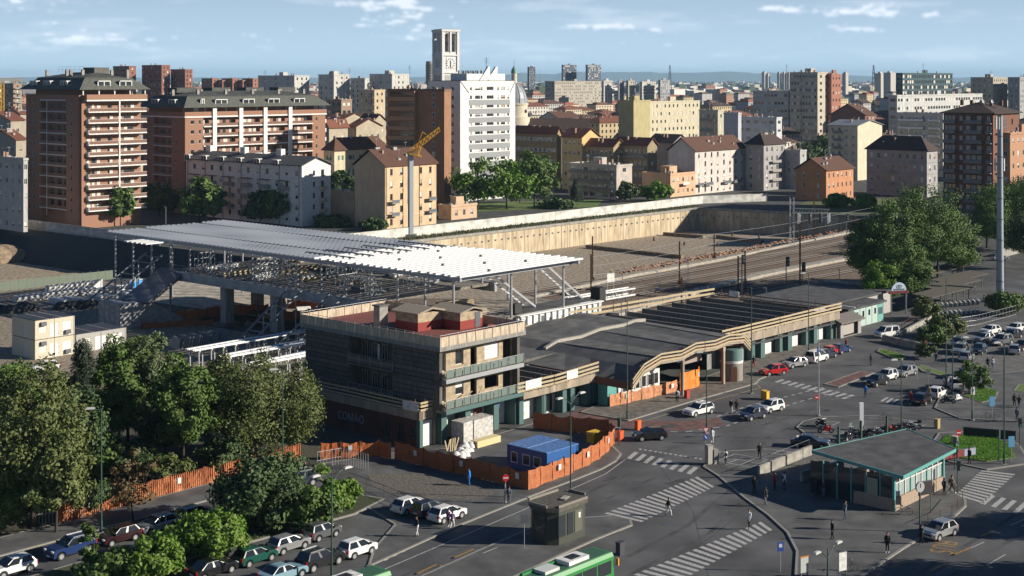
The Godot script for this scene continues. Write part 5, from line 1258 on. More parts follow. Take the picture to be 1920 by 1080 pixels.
func slab_block():
	var f := lay(347,453,268,610,210); blocks.append([268,612,165,400,453])
	var o := thing("brick_slab_block","long orange brick slab block with white piers and grey mansard roof","building",f.at,TURN)
	var wx: float = f.wx; var wz: float = f.wz; var top := 30.6
	var r0 := []; var r1 := []
	for k in 9:
		var y := 2.3 + k * 3.15
		r0.append([wx * 0.035,wx * 0.035 + 1.5,y + 0.9,y + 2.3]); r0.append([wx * 0.09,wx * 0.09 + 0.9,y + 0.9,y + 2.3]); r0.append([wx * 0.925,wx * 0.925 + 0.8,y + 0.9,y + 2.3])
		for s in [0.2,0.85]: r1.append([wz * s,wz * s + 0.8,y + 0.9,y + 2.3])
	var w := MB.new()
	wall_face(w,0,0,wx * 0.12,0,top,r0.filter(func(r): return r[0] < wx * 0.12),0.2); wall_face(w,0,wx * 0.9,wx,0,top,r0.filter(func(r): return r[0] > wx * 0.5),0.2)
	wall_face(w,0,wx * 0.12,wx * 0.9,0,top,[],0.2,-1.6)
	wall_face(w,1,0,wz * 0.32,0,top,r1.filter(func(r): return r[0] < wz * 0.32),0.2); wall_face(w,1,wz * 0.73,wz,0,top,r1.filter(func(r): return r[0] > wz * 0.5),0.2); wall_face(w,1,wz * 0.32,wz * 0.73,0,top,[],0.2,-1.6)
	for s in [0.12,0.9]: w.box(Vector3(wx * s,top / 2,-0.8),Vector3(0.1,top,1.6))
	for s in [0.32,0.73]: w.box(Vector3(0.8,top / 2,-wz * s),Vector3(1.6,top,0.1))
	w.quad(Vector3(wx,0,0),Vector3(wx,0,-wz),Vector3(wx,top,-wz),Vector3(wx,top,0))
	put(o,"wall",M.brick_orange,w)
	for r in r0: window(o,0,r,0.18,M.white,M.window_glass,0)
	for r in r1: window(o,1,r,0.18,M.white,M.window_glass,0)
	var sg := mat("slab_grey",0.5,0.5,0.5)
	for k in 9:
		var y := 27.4 - k * 3.15
		fbox(o,"balcony_slab",M.white,0,wx * 0.12,wx * 0.9,y,y + 0.35,-1.6,0.35)
		for j in 5:
			var a: float = [0.122,0.2,0.38,0.555,0.735][j]; var b: float = [0.178,0.36,0.53,0.715,0.898][j]
			fbox(o,"balcony_front",M.rail_brown,0,wx * a,wx * b,y + 0.35,y + 1.25,0.22,0.3)
			for q in 3:
				var s0 := lerpf(a,b,0.12 + q * 0.28 + rng.randf_range(0,0.08))
				fbox(o,"balcony_door",mat("door_pale",0.55,0.53,0.48) if rng.randf() < 0.6 else M.window_glass,0,wx * s0,wx * s0 + rng.randf_range(0.9,1.6),y + 0.35,y + 2.4,-1.58,-1.52)
		fbox(o,"loggia_slab",sg,1,wz * 0.31,wz * 0.74,y,y + 0.3,-1.6,0.1); fbox(o,"loggia_front",M.rail_brown,1,wz * 0.32,wz * 0.73,y + 0.3,y + 1.2,0.0,0.06)
		for q in [0.38,0.55]: fbox(o,"loggia_window",M.window_glass,1,wz * q,wz * q + 2.2,y + 0.4,y + 2.5,-1.59,-1.54)
		fbox(o,"end_balcony",M.white,0,wx,wx + 1.3,y + 0.2,y + 1.5,-6.0,-1.0)
	for s in [0.189,0.37,0.5425,0.725]: fbox(o,"white_pier",M.white,0,wx * s - 0.75,wx * s + 0.75,0,33.6,0.32,0.75)
	for q in [[0,wx],[1,wz]]:
		fbox(o,"parapet",M.brick_orange,q[0],-0.3 if q[0] else -0.2,q[1] + 0.4,31.0,32.4,0.02,0.3); fbox(o,"parapet_band",M.white,q[0],-0.3 if q[0] else -0.2,q[1] + 0.4,30.55,31.0,0.02,0.34)
	bx(o,"attic_storey",M.brick_orange,Vector3(wx / 2,32.4,-wz / 2),Vector3(wx - 3,3.0,wz - 3))
	for k in 14: fbox(o,"attic_panel",M.white if k % 3 else M.concrete,0,wx * k / 14.0 + 0.2,wx * k / 14.0 + 0.2 + (1.8 if k % 4 == 1 else 0.5),32.3,33.8,-1.5,-1.4)
	mansard(o,wx,wz,33.8,3.4,2.6,1.5,M.slate)
	for s in [0.24,0.43,0.61,0.8]: dormer(o,0,wx * s,4.6,34.6,0.1)
	dormer(o,0,wx * 0.115,1.3,34.8,0.0)
	for s in [0.3,0.7]: dormer(o,1,wz * s,3.4,34.6,0.1)
	for k in 10: bx(o,"chimney",M.concrete,Vector3(wx * (0.06 + k * 0.095),38.2,-wz * (0.25 if k % 2 else 0.5)),Vector3(0.9,2.6,0.8))
	for k in 4: bx(o,"lift_house",mat("roof_slate_top",0,0,0),Vector3(wx * (0.15 + k * 0.24),39.3,-wz * 0.6),Vector3(wx * 0.13,1.6,5))

func white_terrace():
	var f := lay(566,413,349,620,311); blocks.append([349,620,290,420,413])
	var o := thing("white_terrace_block","white four storey terrace block with dark dormers and round end balconies","building",f.at,TURN)
	var wx: float = f.wx; var wz: float = f.wz; var h: float = f.h
	var r0 := []; var r1 := []
	for k in 5:
		var y := 0.6 + k * 3.3
		r0.append([wx * 0.38,wx * 0.38 + 0.8,y + 0.8,y + 2.3]); r0.append([wx * 0.66,wx * 0.66 + 1.2,y + 0.4,y + 2.5])
		for j in 12: r1.append([wz * (0.03 + j * 0.08),wz * (0.03 + j * 0.08) + 1.3,y + 0.8,y + 2.4])
	r0 = r0.filter(func(r): return r[3] < h); r1 = r1.filter(func(r): return r[3] < h)
	var w := MB.new(); box_walls(w,wx,wz,0,h,r0,r1,0.2); gable_wall(w,wx,wz,h,2.2,false)
	put(o,"wall",M.white,w); core(o,wx,wz,0,h,0.5)
	for r in r0: window(o,0,r,0.18,M.steel_dark,M.window_glass,0)
	for r in r1:
		window(o,1,r,0.18,M.steel_dark,M.window_glass,0); blinds(o,1,r,mat("blind_pale",0.6,0.57,0.5),0.18)
	var rf := MB.new(); gable(rf,0,wx,-wz,0,h + 0.1,2.4,0.7,false); put(o,"roof",mat("roof_grey",0.13,0.13,0.125,0.8,"patch",0.2),rf)
	for k in 3:
		var mb := MB.new(); mb.lathe(Vector3(wx * 0.66 + 0.6,3.8 + k * 3.3,0),[[0.2,-0.4],[1.35,-0.1],[1.4,0.9],[1.3,0.9],[1.25,0.0]],16); put(o,"round_balcony",mat("balcony_tan",0.5,0.38,0.27,0.8),mb)
	for j in 6:
		var s := wz * (0.1 + j * 0.155)
		for k in range(1,4): fbox(o,"loggia_balcony",M.concrete,1,s,s + 4.6,k * 3.3 + 0.4,k * 3.3 + 1.5,0.05,1.0); fbox(o,"awning",mat("awning_brown",0.1,0.05,0.04),1,s - 0.2,s + 4.8,k * 3.3 + 3.0,k * 3.3 + 3.15,0.0,1.3) if k == 3 else null
		dormer(o,1,s + 6.0,2.6,h - 0.4,0.5)
		bx(o,"chimney",M.white,Vector3(wx * 0.5,h + 3.0,-s - 2.0),Vector3(1.6,2.4,2.4)) if j % 2 else null
	for k in 7: fbox(o,"downpipe",M.steel_dark,1,wz * (0.02 + k * 0.16),wz * (0.02 + k * 0.16) + 0.14,0,h,0.02,0.15)

func white_tower():
	var f := lay(863,496,803,966,152); blocks.append([803,970,140,375,496])
	var o := thing("white_apartment_tower","tall white apartment tower with grey bands between its window rows","building",f.at,TURN)
	var wx: float = f.wx; var wz: float = f.wz; var h: float = f.h
	var r0 := []; var r1 := []
	for k in 13:
		var y := 0.4 + k * 3.12
		if y + 2.6 > h - 1.4: continue
		for q in [[0.17,1.0],[0.26,2.6],[0.36,1.0],[0.47,3.6],[0.66,1.0],[0.73,2.3],[0.85,1.0]]: r0.append([wx * q[0],wx * q[0] + q[1],y + 1.1,y + 2.4])
		for q in [0.2,0.5,0.8]: r1.append([wz * q,wz * q + 1.4,y + 1.0,y + 2.4])
	var w := MB.new(); box_walls(w,wx,wz,0,h,r0,r1,0.3); put(o,"wall",M.white,w); core(o,wx,wz,0,h,0.6)
	for k in r0.size():
		window(o,0,r0[k],0.26,M.white,M.window_glass,0)
		if k % 7 != 3: blinds(o,0,r0[k],M.white,0.26)
	for r in r1: window(o,1,r,0.26,M.white,M.window_glass,0)
	for k in range(1,12): fbox(o,"grey_band",mat("band_grey",0.34,0.35,0.36,0.9,"grain",0.3),0,wx * 0.15,wx * 0.9,k * 3.12 - 0.6,k * 3.12 + 1.25,0.01,0.06)
	for q in [[0.0,0.15],[1.0,0.9]]:
		var mb := MB.new(); mb.bar(Vector3(wx * q[0],h,0.06),Vector3(wx * q[1],h - 4.2,0.06),0.12,0.25); put(o,"diagonal_joint",M.steel_dark,mb)
	bx(o,"roof",M.bitumen,Vector3(wx / 2,h + 0.1,-wz / 2),Vector3(wx - 0.5,0.2,wz - 0.5)); bx(o,"roof_storey",M.white,Vector3(wx * 0.55,h + 1.3,-wz * 0.4),Vector3(wx * 0.7,2.6,wz * 0.5))
	for s in [0.42,0.56]:
		var mb := MB.new(); var a := Vector3(wx * s,h + 0.2,-2.0)
		mb.quad(a,a + Vector3(5.0,0,0),a + Vector3(5.4,5.0,0),a + Vector3(4.6,5.0,0)); mb.quad(a + Vector3(5.0,0,-0.8),a + Vector3(0,0,-0.8),a + Vector3(4.6,5.0,-0.8),a + Vector3(5.4,5.0,-0.8))
		mb.quad(a + Vector3(0,0,-0.8),a,a + Vector3(4.6,5.0,0),a + Vector3(4.6,5.0,-0.8)); mb.quad(a + Vector3(5.0,0,0),a + Vector3(5.0,0,-0.8),a + Vector3(5.4,5.0,-0.8),a + Vector3(5.4,5.0,0))
		put(o,"roof_fin",M.white,mb)
	for k in 12: bx(o,"roof_vent",M.steel_dark,Vector3(wx * (0.2 + k * 0.03),h + 3.2,-wz * 0.4 + (k % 3)),Vector3(0.4,1.2,0.4))
	var ex := thing("white_annexe","white set back wing at the side of the white tower","building",f.at + Vector3(cos(TURN),0,-sin(TURN)) * (wx + 0.1) + Vector3(-sin(TURN),0,-cos(TURN)) * 5.0,TURN)
	bx(ex,"wall",M.white,Vector3(2.2,12.0,-6),Vector3(4.4,24,12)); for k in 7: fbox(ex,"window",M.window_glass,0,1.4,2.4,2.2 + k * 3.1,3.4 + k * 3.1,0.01,0.05)
	bx(ex,"roof",M.bitumen,Vector3(2.2,24.05,-6),Vector3(4.0,0.1,11.6))

func bell_tower():
	var f := lay(829,600,811,858,55,0.55); blocks.append([800,860,50,140,600])
	var o := thing("bell_tower","square white campanile with open belfry and clock face above the roofs","tower",f.at,0.55)
	var w := 8.0; var h: float = f.h
	var mb := MB.new()
	var op := [[1.3,3.4,h - 9.5,h - 1.6],[4.6,6.7,h - 9.5,h - 1.6]]
	box_walls(mb,w,w,0,h - 0.6,op,op,1.2); put(o,"shaft",M.white,mb)
	for face in 2:
		for q in [[-0.2,0.9],[7.1,8.2],[3.65,4.35]]: fbox(o,"pilaster",M.white,face,q[0],q[1],26 if q[0] != 3.65 else h - 9.6,h - 0.6,0.02,0.35)
		fbox(o,"cornice",M.white,face,-0.5,w + 0.5,h - 0.9,h,0.02,0.6); fbox(o,"string_course",M.white,face,-0.3,w + 0.3,h - 11.2,h - 10.6,0.02,0.45); fbox(o,"string_course",M.white,face,-0.3,w + 0.3,h - 18.6,h - 18.0,0.02,0.45)
		fbox(o,"clock_panel",mat("clock_white",0.7,0.7,0.68),face,2.0,6.0,h - 16.6,h - 12.0,0.02,0.2); fbox(o,"lower_panel",mat("panel_stone",0.42,0.4,0.37),face,1.4,6.6,h - 25,h - 19.4,0.02,0.1)
		for a in 12:
			var p := fp(face,4.0 + sin(TAU * a / 12) * 1.75,h - 14.3 + cos(TAU * a / 12) * 1.9,0.24); bx(o,"hour_mark",M.black,p,Vector3(0.3,0.3,0.3))
		var hd := MB.new(); hd.bar(fp(face,4.0,h - 14.3,0.3),fp(face,4.0,h - 15.9,0.3),0.15,0.25); hd.bar(fp(face,4.0,h - 14.3,0.3),fp(face,4.0,h - 13.2,0.3),0.15,0.3); put(o,"clock_hands",M.black,hd)
	for x in [2.35,5.65]:
		var bl := MB.new(); bl.lathe(Vector3(x,h - 6.4,-1.6),[[0.85,0.0],[0.7,0.5],[0.45,1.3],[0.1,1.6]],12); put(o,"bell",mat("bronze",0.12,0.10,0.05,0.4,"",0.1,0.6),bl)
	bx(o,"roof",mat("lead",0.25,0.25,0.25),Vector3(w / 2,h + 0.05,-w / 2),Vector3(w - 0.3,0.3,w - 0.3))
	var sb := thing("round_tower","pale round water tower half hidden behind the campanile","tower",Vector3(-55.6,0,-960)); var sm := MB.new(); sm.lathe(Vector3.ZERO,[[1.8,0],[1.8,38],[2.7,40],[2.7,54],[2.3,55],[0,55]],20); put(sb,"shaft",M.concrete,sm)
	for k in 7:
		var rb := MB.new(); rb.lathe(Vector3.ZERO,[[2.72,41 + k * 1.8],[2.9,41.05 + k * 1.8],[2.9,41.8 + k * 1.8],[2.72,41.85 + k * 1.8]],20); put(sb,"ring_balcony",M.steel_dark,rb)

func church():
	var c := D(964,250,650); c.y = 0
	var o := thing("domed_church","church with ribbed grey dome, lantern and long cream nave","church",c,0.5); blocks.append([940,1110,120,240,650])
	var wl := mat("church_cream",0.62,0.55,0.42,0.9,"plaster",0.08)
	var dr := MB.new(); dr.lathe(Vector3.ZERO,[[7.2,0],[7.2,25.5],[6.2,25.8],[6.2,31.0],[6.6,31.2],[6.6,31.8],[5.9,31.9]],24); put(o,"drum",wl,dr)
	var dm := MB.new(); dm.lathe(Vector3.ZERO,[[5.9,31.8],[5.75,34.2],[5.1,36.8],[3.9,39.0],[2.3,40.6],[1.0,41.2]],24); put(o,"dome",mat("dome_lead",0.34,0.37,0.40,0.5,"streak",0.3),dm)
	for k in 12:
		var a := TAU * k / 12; var e := Vector3(cos(a),0,sin(a)); var rb := MB.new()
		var pr := [[5.95,31.8],[5.8,34.2],[5.15,36.8],[3.95,39.0],[2.35,40.6],[1.05,41.2]]
		for j in 5: rb.bar(e * pr[j][0] + Vector3.UP * pr[j][1],e * pr[j + 1][0] + Vector3.UP * pr[j + 1][1],0.3,0.3)
		put(o,"dome_rib",mat("dome_rib",0.42,0.44,0.45,0.5),rb)
		var oc := MB.new(); oc.tube(e * 6.15 + Vector3.UP * 28.3,e * 6.35 + Vector3.UP * 28.3,0.9,0.9,12); put(o,"round_window",M.window_glass,oc) if k % 2 == 0 else null
	var la := MB.new(); la.lathe(Vector3.ZERO,[[1.3,41.0],[1.2,45.5],[1.5,45.7]],12); put(o,"lantern",wl,la)
	var lc := MB.new(); lc.lathe(Vector3.ZERO,[[1.5,45.7],[1.25,47.2],[0.5,48.4],[0.12,49.0],[0.08,52.0]],12); put(o,"lantern_cap",mat("copper_green",0.13,0.27,0.2,0.6),lc)
	var nv := thing("church_nave","long cream church nave with brown roof and lunette windows","church",c + Vector3(3,0,6),0.0)
	var nm := MB.new(); box_walls(nm,31,14,0,20.0,[],[],0.3); gable_wall(nm,31,14,20.0,4.6,true); put(nv,"wall",wl,nm)
	var rf := MB.new(); gable(rf,0,31,-14,0,20.1,4.9,0.6,true); put(nv,"roof",M.tile_dark,rf)
	for k in 4:
		var mb := MB.new(); for j in 8: mb.tri(Vector3(4 + k * 7.4,17.2,0.05),Vector3(4 + k * 7.4 + cos(PI * j / 8) * 1.7,17.2 + sin(PI * j / 8) * 1.7,0.05),Vector3(4 + k * 7.4 + cos(PI * (j + 1) / 8) * 1.7,17.2 + sin(PI * (j + 1) / 8) * 1.7,0.05))
		put(nv,"lunette_window",M.window_glass,mb)

func dark_apartments():
	var f := lay(1862,452,1769,1911,214); blocks.append([1769,1912,195,365,452])
	var o := thing("dark_balcony_flats","dark brown balcony flats with grey blinds beside the tall mast","building",f.at,TURN)
	var wx: float = f.wx; var wz: float = f.wz; var h: float = f.h; var fl := 10; var fh := h / fl
	var w := MB.new(); box_walls(w,wx,wz,0,h,grid(1,wx - 1,2,1.0,[h - 3.6],1.8),[]); put(o,"wall",mat("brick_dark",0.20,0.085,0.05,0.9,"grain",0.2),w); core(o,wx,wz,0,h,0.6)
	for k in fl:
		var y := k * fh
		for q in [[0.02,0.12],[0.2,0.56],[0.74,0.98]]:
			fbox(o,"balcony_slab",M.concrete,1,wz * q[0],wz * q[1],y,y + 0.25,0.02,1.2); fbox(o,"balcony_rail",M.steel_dark,1,wz * q[0],wz * q[1],y + 0.25,y + 1.15,1.1,1.16)
			for j in 3:
				var s := lerpf(q[0],q[1],0.08 + j * 0.31)
				fbox(o,"balcony_door",mat("door_grey",0.4,0.38,0.35) if rng.randf() < 0.7 else M.window_glass,1,wz * s,wz * (s + (q[1] - q[0]) * 0.24),y + 0.3,y + 2.5,0.02,0.06)
		fbox(o,"window",mat("door_grey",0,0,0),1,wz * 0.61,wz * 0.67,y + 0.9,y + 2.4,0.02,0.06)
		for q in [[0.1,0.9]]: fbox(o,"balcony_slab",M.concrete,0,wx * q[0],wx * q[1],y,y + 0.25,0.02,1.0) if k < fl - 1 else null
	var rf := MB.new(); hip(rf,0,wx,-wz,0,h + 0.3,3.4,1.0); put(o,"roof",M.tile_dark,rf)
	for k in 5: bx(o,"chimney",M.rust,Vector3(wx * 0.5,h + 3.4,-wz * (0.1 + k * 0.2)),Vector3(0.9,1.8,0.9))
	for k in 3:
		var dd := MB.new(); dd.lathe(Vector3.ZERO,[[0.05,0],[0.5,0.15],[0.8,0.45]],12); var dn := put(o,"satellite_dish",M.white,dd); dn.transform = Transform3D(Basis(Vector3.RIGHT,1.2),Vector3(wx * 0.4,h + 3.6,-wz * (0.25 + k * 0.18)))

func pole_crane():
	var o := thing("pole_crane","folded yellow lattice jib on a tall grey crane mast by the hoarding","crane",G(770,444),0.0)
	var ye := mat("crane_yellow",0.85,0.45,0.03,0.5)
	bx(o,"mast",mat("mast_grey",0.3,0.34,0.37,0.5,"",0.1,0.2),Vector3(0,11.2,0),Vector3(1.15,22.4,1.15),Basis(Vector3.UP,0.5)); bx(o,"foot",M.concrete,Vector3(0,0.4,0),Vector3(3.2,0.8,3.2)); bx(o,"slewing_ring",M.steel_dark,Vector3(0,22.6,0),Vector3(1.6,0.5,1.6))
	var jb := MB.new(); var a := Vector3(0.3,22.6,0); var b := Vector3(8.0,28.8,-0.5)
	for z in [-0.6,0.6]:
		for y in [0.0,1.2]: jb.bar(a + Vector3(-y * 0.5,y,z),b + Vector3(-y * 0.3,y * 0.8,z),0.16,0.16)
		for k in 8:
			var p := a.lerp(b,k / 8.0) + Vector3(0,0,z); var q := a.lerp(b,(k + 1) / 8.0) + Vector3(-0.4,1.1,z); jb.bar(p,q,0.1,0.1); jb.bar(q,a.lerp(b,(k + 1) / 8.0) + Vector3(0,0,z),0.1,0.1)
	put(o,"jib",ye,jb)
	var st := MB.new(); st.bar(Vector3(1.4,23.4,0),Vector3(3.2,28.6,0.2),0.18,0.18); st.bar(Vector3(3.2,28.6,0.2),Vector3(5.6,26.9,-0.3),0.12,0.12); st.bar(Vector3(-0.9,22.8,0),Vector3(1.4,23.6,0),0.3,0.4); st.bar(Vector3(2.0,22.4,0.4),Vector3(2.6,24.4,0.4),0.9,0.5); put(o,"apex_frame",ye,st)
	bx(o,"counterjib",ye,Vector3(1.2,22.3,0.3),Vector3(3.4,0.35,1.4),Basis(Vector3(0,0,1),-0.25))
	var ro := MB.new(); ro.tube(Vector3(-0.9,22.6,0.2),Vector3(-0.9,9.0,0.2),0.05,0.05,5); put(o,"rope",ye,ro)

func tower_crane():
	var o := thing("tower_crane","distant yellow tower crane in front of the brown balcony slab","crane",D(5,148,930) * Vector3(1,0,1),0.1)
	var ye := mat("crane_yellow",0.85,0.45,0.03,0.5)
	var m := MB.new(); for x in [-0.8,0.8]: for z in [-0.8,0.8]: m.bar(Vector3(x,0,z),Vector3(x,41,z),0.25,0.25)
	for k in 14: m.bar(Vector3(-0.8,k * 2.9,0.8),Vector3(0.8,k * 2.9 + 2.9,0.8),0.18,0.18)
	put(o,"mast",ye,m)
	var j := MB.new()
	for y in [41.0,42.6]: j.bar(Vector3(-14,y,0),Vector3(13,y + 1.0,0),0.35,0.35)
	for k in 18: j.bar(Vector3(-14 + k * 1.5,41 + k * 0.055,0),Vector3(-13.2 + k * 1.5,42.6 + k * 0.055,0),0.2,0.2); 
	put(o,"jib",ye,j)

func block_hit(x0: float,x1: float,top: float,d: float) -> bool:
	for b in blocks:
		if x1 < b[0] - 2 or x0 > b[1] + 2: continue
		if d < b[4] + 22.0 and top < b[3] - 3.0: return true
		if absf(d - b[4]) < 30.0: return true
	return false

func filler():
	# the rest of the town: rows of houses that the photo shows only as roofs
	rng.seed = 71
	var protos := []
	var walls := [[0.55,0.47,0.34],[0.5,0.4,0.24],[0.42,0.4,0.38],[0.6,0.56,0.5],[0.36,0.2,0.13],[0.3,0.31,0.33]]
	var wn := ["cream","ochre","grey","white","brown","slate blue"]
	for k in 6: mat("town_wall_%d" % k,walls[k][0],walls[k][1],walls[k][2],0.9,"plaster",0.06)
	var meshes := []   # [wall mesh, panes mesh, roof mesh, size, roof kind]
	for k in 8:
		var wx: float = [14.0,20.0,26.0,16.0,30.0,18.0,22.0,12.0][k]; var wz: float = [12.0,14.0,13.0,16.0,14.0,12.0,18.0,10.0][k]; var h: float = [10.0,13.0,16.0,13.0,19.0,22.0,13.0,7.5][k]
		var fl := int(h / 3.1); var ys := []
		for j in fl: ys.append(j * h / fl + 0.85)
		var r0 := grid(0.5,wx - 0.5,int(wx / 3.2),1.2,ys,1.6); var r1 := grid(0.5,wz - 0.5,int(wz / 3.4),1.2,ys,1.6)
		var w := MB.new(); box_walls(w,wx,wz,0,h,r0,r1,0.2)
		var kind := k % 4
		if kind == 1: gable_wall(w,wx,wz,h,3.0,true)
		var g := MB.new()
		for face in 2:
			for r in (r0 if face == 0 else r1): g.box(fp(face,(r[0] + r[1]) / 2,(r[2] + r[3]) / 2,-0.17),Vector3(r[1] - r[0],r[3] - r[2],0.04) if face == 0 else Vector3(0.04,r[3] - r[2],r[1] - r[0]))
		g.box(Vector3(wx / 2,h / 2,-wz / 2),Vector3(wx - 1,h - 0.5,wz - 1))
		var rf := MB.new()
		if kind == 1: gable(rf,0,wx,-wz,0,h + 0.1,3.2)
		elif kind in [0,2]: hip(rf,0,wx,-wz,0,h + 0.28,3.2)
		else:
			rf.box(Vector3(wx / 2,h + 0.1,-wz / 2),Vector3(wx + 0.4,0.5,wz + 0.4)); rf.box(Vector3(wx * 0.4,h + 1.4,-wz * 0.5),Vector3(4,2.2,4))
		var ch := MB.new()
		for j in 4: ch.box(Vector3(wx * rng.randf_range(0.15,0.85),h + 2.6,-wz * rng.randf_range(0.3,0.7)),Vector3(0.7,2.4,0.6))
		meshes.append([w.done(),g.done(),rf.done(),Vector3(wx,h,wz),["hipped","gabled","hipped","flat"][kind],ch.done()])
	var rooms := [M.tile_brown,M.tile_red,M.tile_dark,M.tile_red]; var rn := ["brown","red","dark brown","red"]
	var d := 585.0; var n := 0
	var rest := MB.new(); var rest_roof := MB.new()
	while d < 2700.0:
		var x := -70.0
		while x < 1990.0:
			var q := rng.randi() % 8; var m: Array = meshes[q]; var s: Vector3 = m[3]
			var wpx := F / d * (s.x * 0.67 + s.z * 0.74)
			var dd := d + rng.randf_range(-14,14)
			var top := HY + (EYE - s.y - 3.0) * F / dd
			var ok := top > 186.0 - clampf((dd - 585) / 20.0,0.0,28.0)
			if dd > 1300 and rng.randf() < 0.25: ok = false
			if ok and not block_hit(x,x + wpx,top,dd):
				var cx := x + F / dd * s.z * 0.744
				var at := Vector3((cx - 960) / F * dd,0,-dd); var turn := TURN + rng.randf_range(-0.12,0.12) + (PI / 2 if rng.randf() < 0.0 else 0.0)
				var wk := rng.randi() % 6; var rk := rng.randi() % 4
				if n < 250:
					n += 1
					var o := thing("town_house","%s %d storey house with %s%s roof %s" % [wn[wk],int(s.y / 3.1),(rn[rk] + " ") if m[4] != "flat" else "grey ",m[4],"in the old town" if dd < 900 else "far off in the town"],"building",at,turn,"town houses behind the street")
					part(o,"wall",M["town_wall_%d" % wk],m[0]); part(o,"window_panes",M.window_glass,m[1]).set_meta("kind","stuff"); part(o,"roof",M.bitumen if m[4] == "flat" else rooms[rk],m[2]); part(o,"chimneys",mat("chimney_stack",0.3,0.2,0.15),m[5]).set_meta("kind","stuff")
				else:
					var b := Basis(Vector3.UP,turn); var c: Array = walls[wk]
					rest.tint = Color(c[0],c[1],c[2]); rest.box(at + b * Vector3(s.x / 2,s.y / 2,-s.z / 2),s,b)
					rest.tint = Color(0.03,0.033,0.037)
					for j in int(s.y / 3.1):
						for e in int(s.x / 4): rest.box(at + b * Vector3(2 + e * 4.0,j * 3.1 + 1.7,0.0),Vector3(1.6,1.4,0.1),b)
					rest.tint = Color(1,1,1)
					var rc: Array = [[0.14,0.065,0.042],[0.24,0.085,0.05],[0.075,0.05,0.04],[0.12,0.12,0.115]][rk]; rest.tint = Color(rc[0],rc[1],rc[2])
					rest.box(at + b * Vector3(s.x / 2,s.y + 0.6,-s.z / 2),Vector3(s.x + 0.8,1.2,s.z + 0.8),b); rest.box(at + b * Vector3(s.x / 2,s.y + 1.8,-s.z / 2),Vector3(s.x * 0.6,1.6,s.z * 0.5),b)
			x += wpx * rng.randf_range(0.95,1.35)
		d *= 1.075 if d < 1000 else 1.09
	var vc := StandardMaterial3D.new(); vc.vertex_color_use_as_albedo = true; vc.roughness = 0.9; vc.resource_name = "far_town"; M["far_town"] = vc
	solo("far_town","dense carpet of small distant houses reaching towards the horizon","town",vc,rest.done(),Vector3.ZERO,0.0,"","stuff")

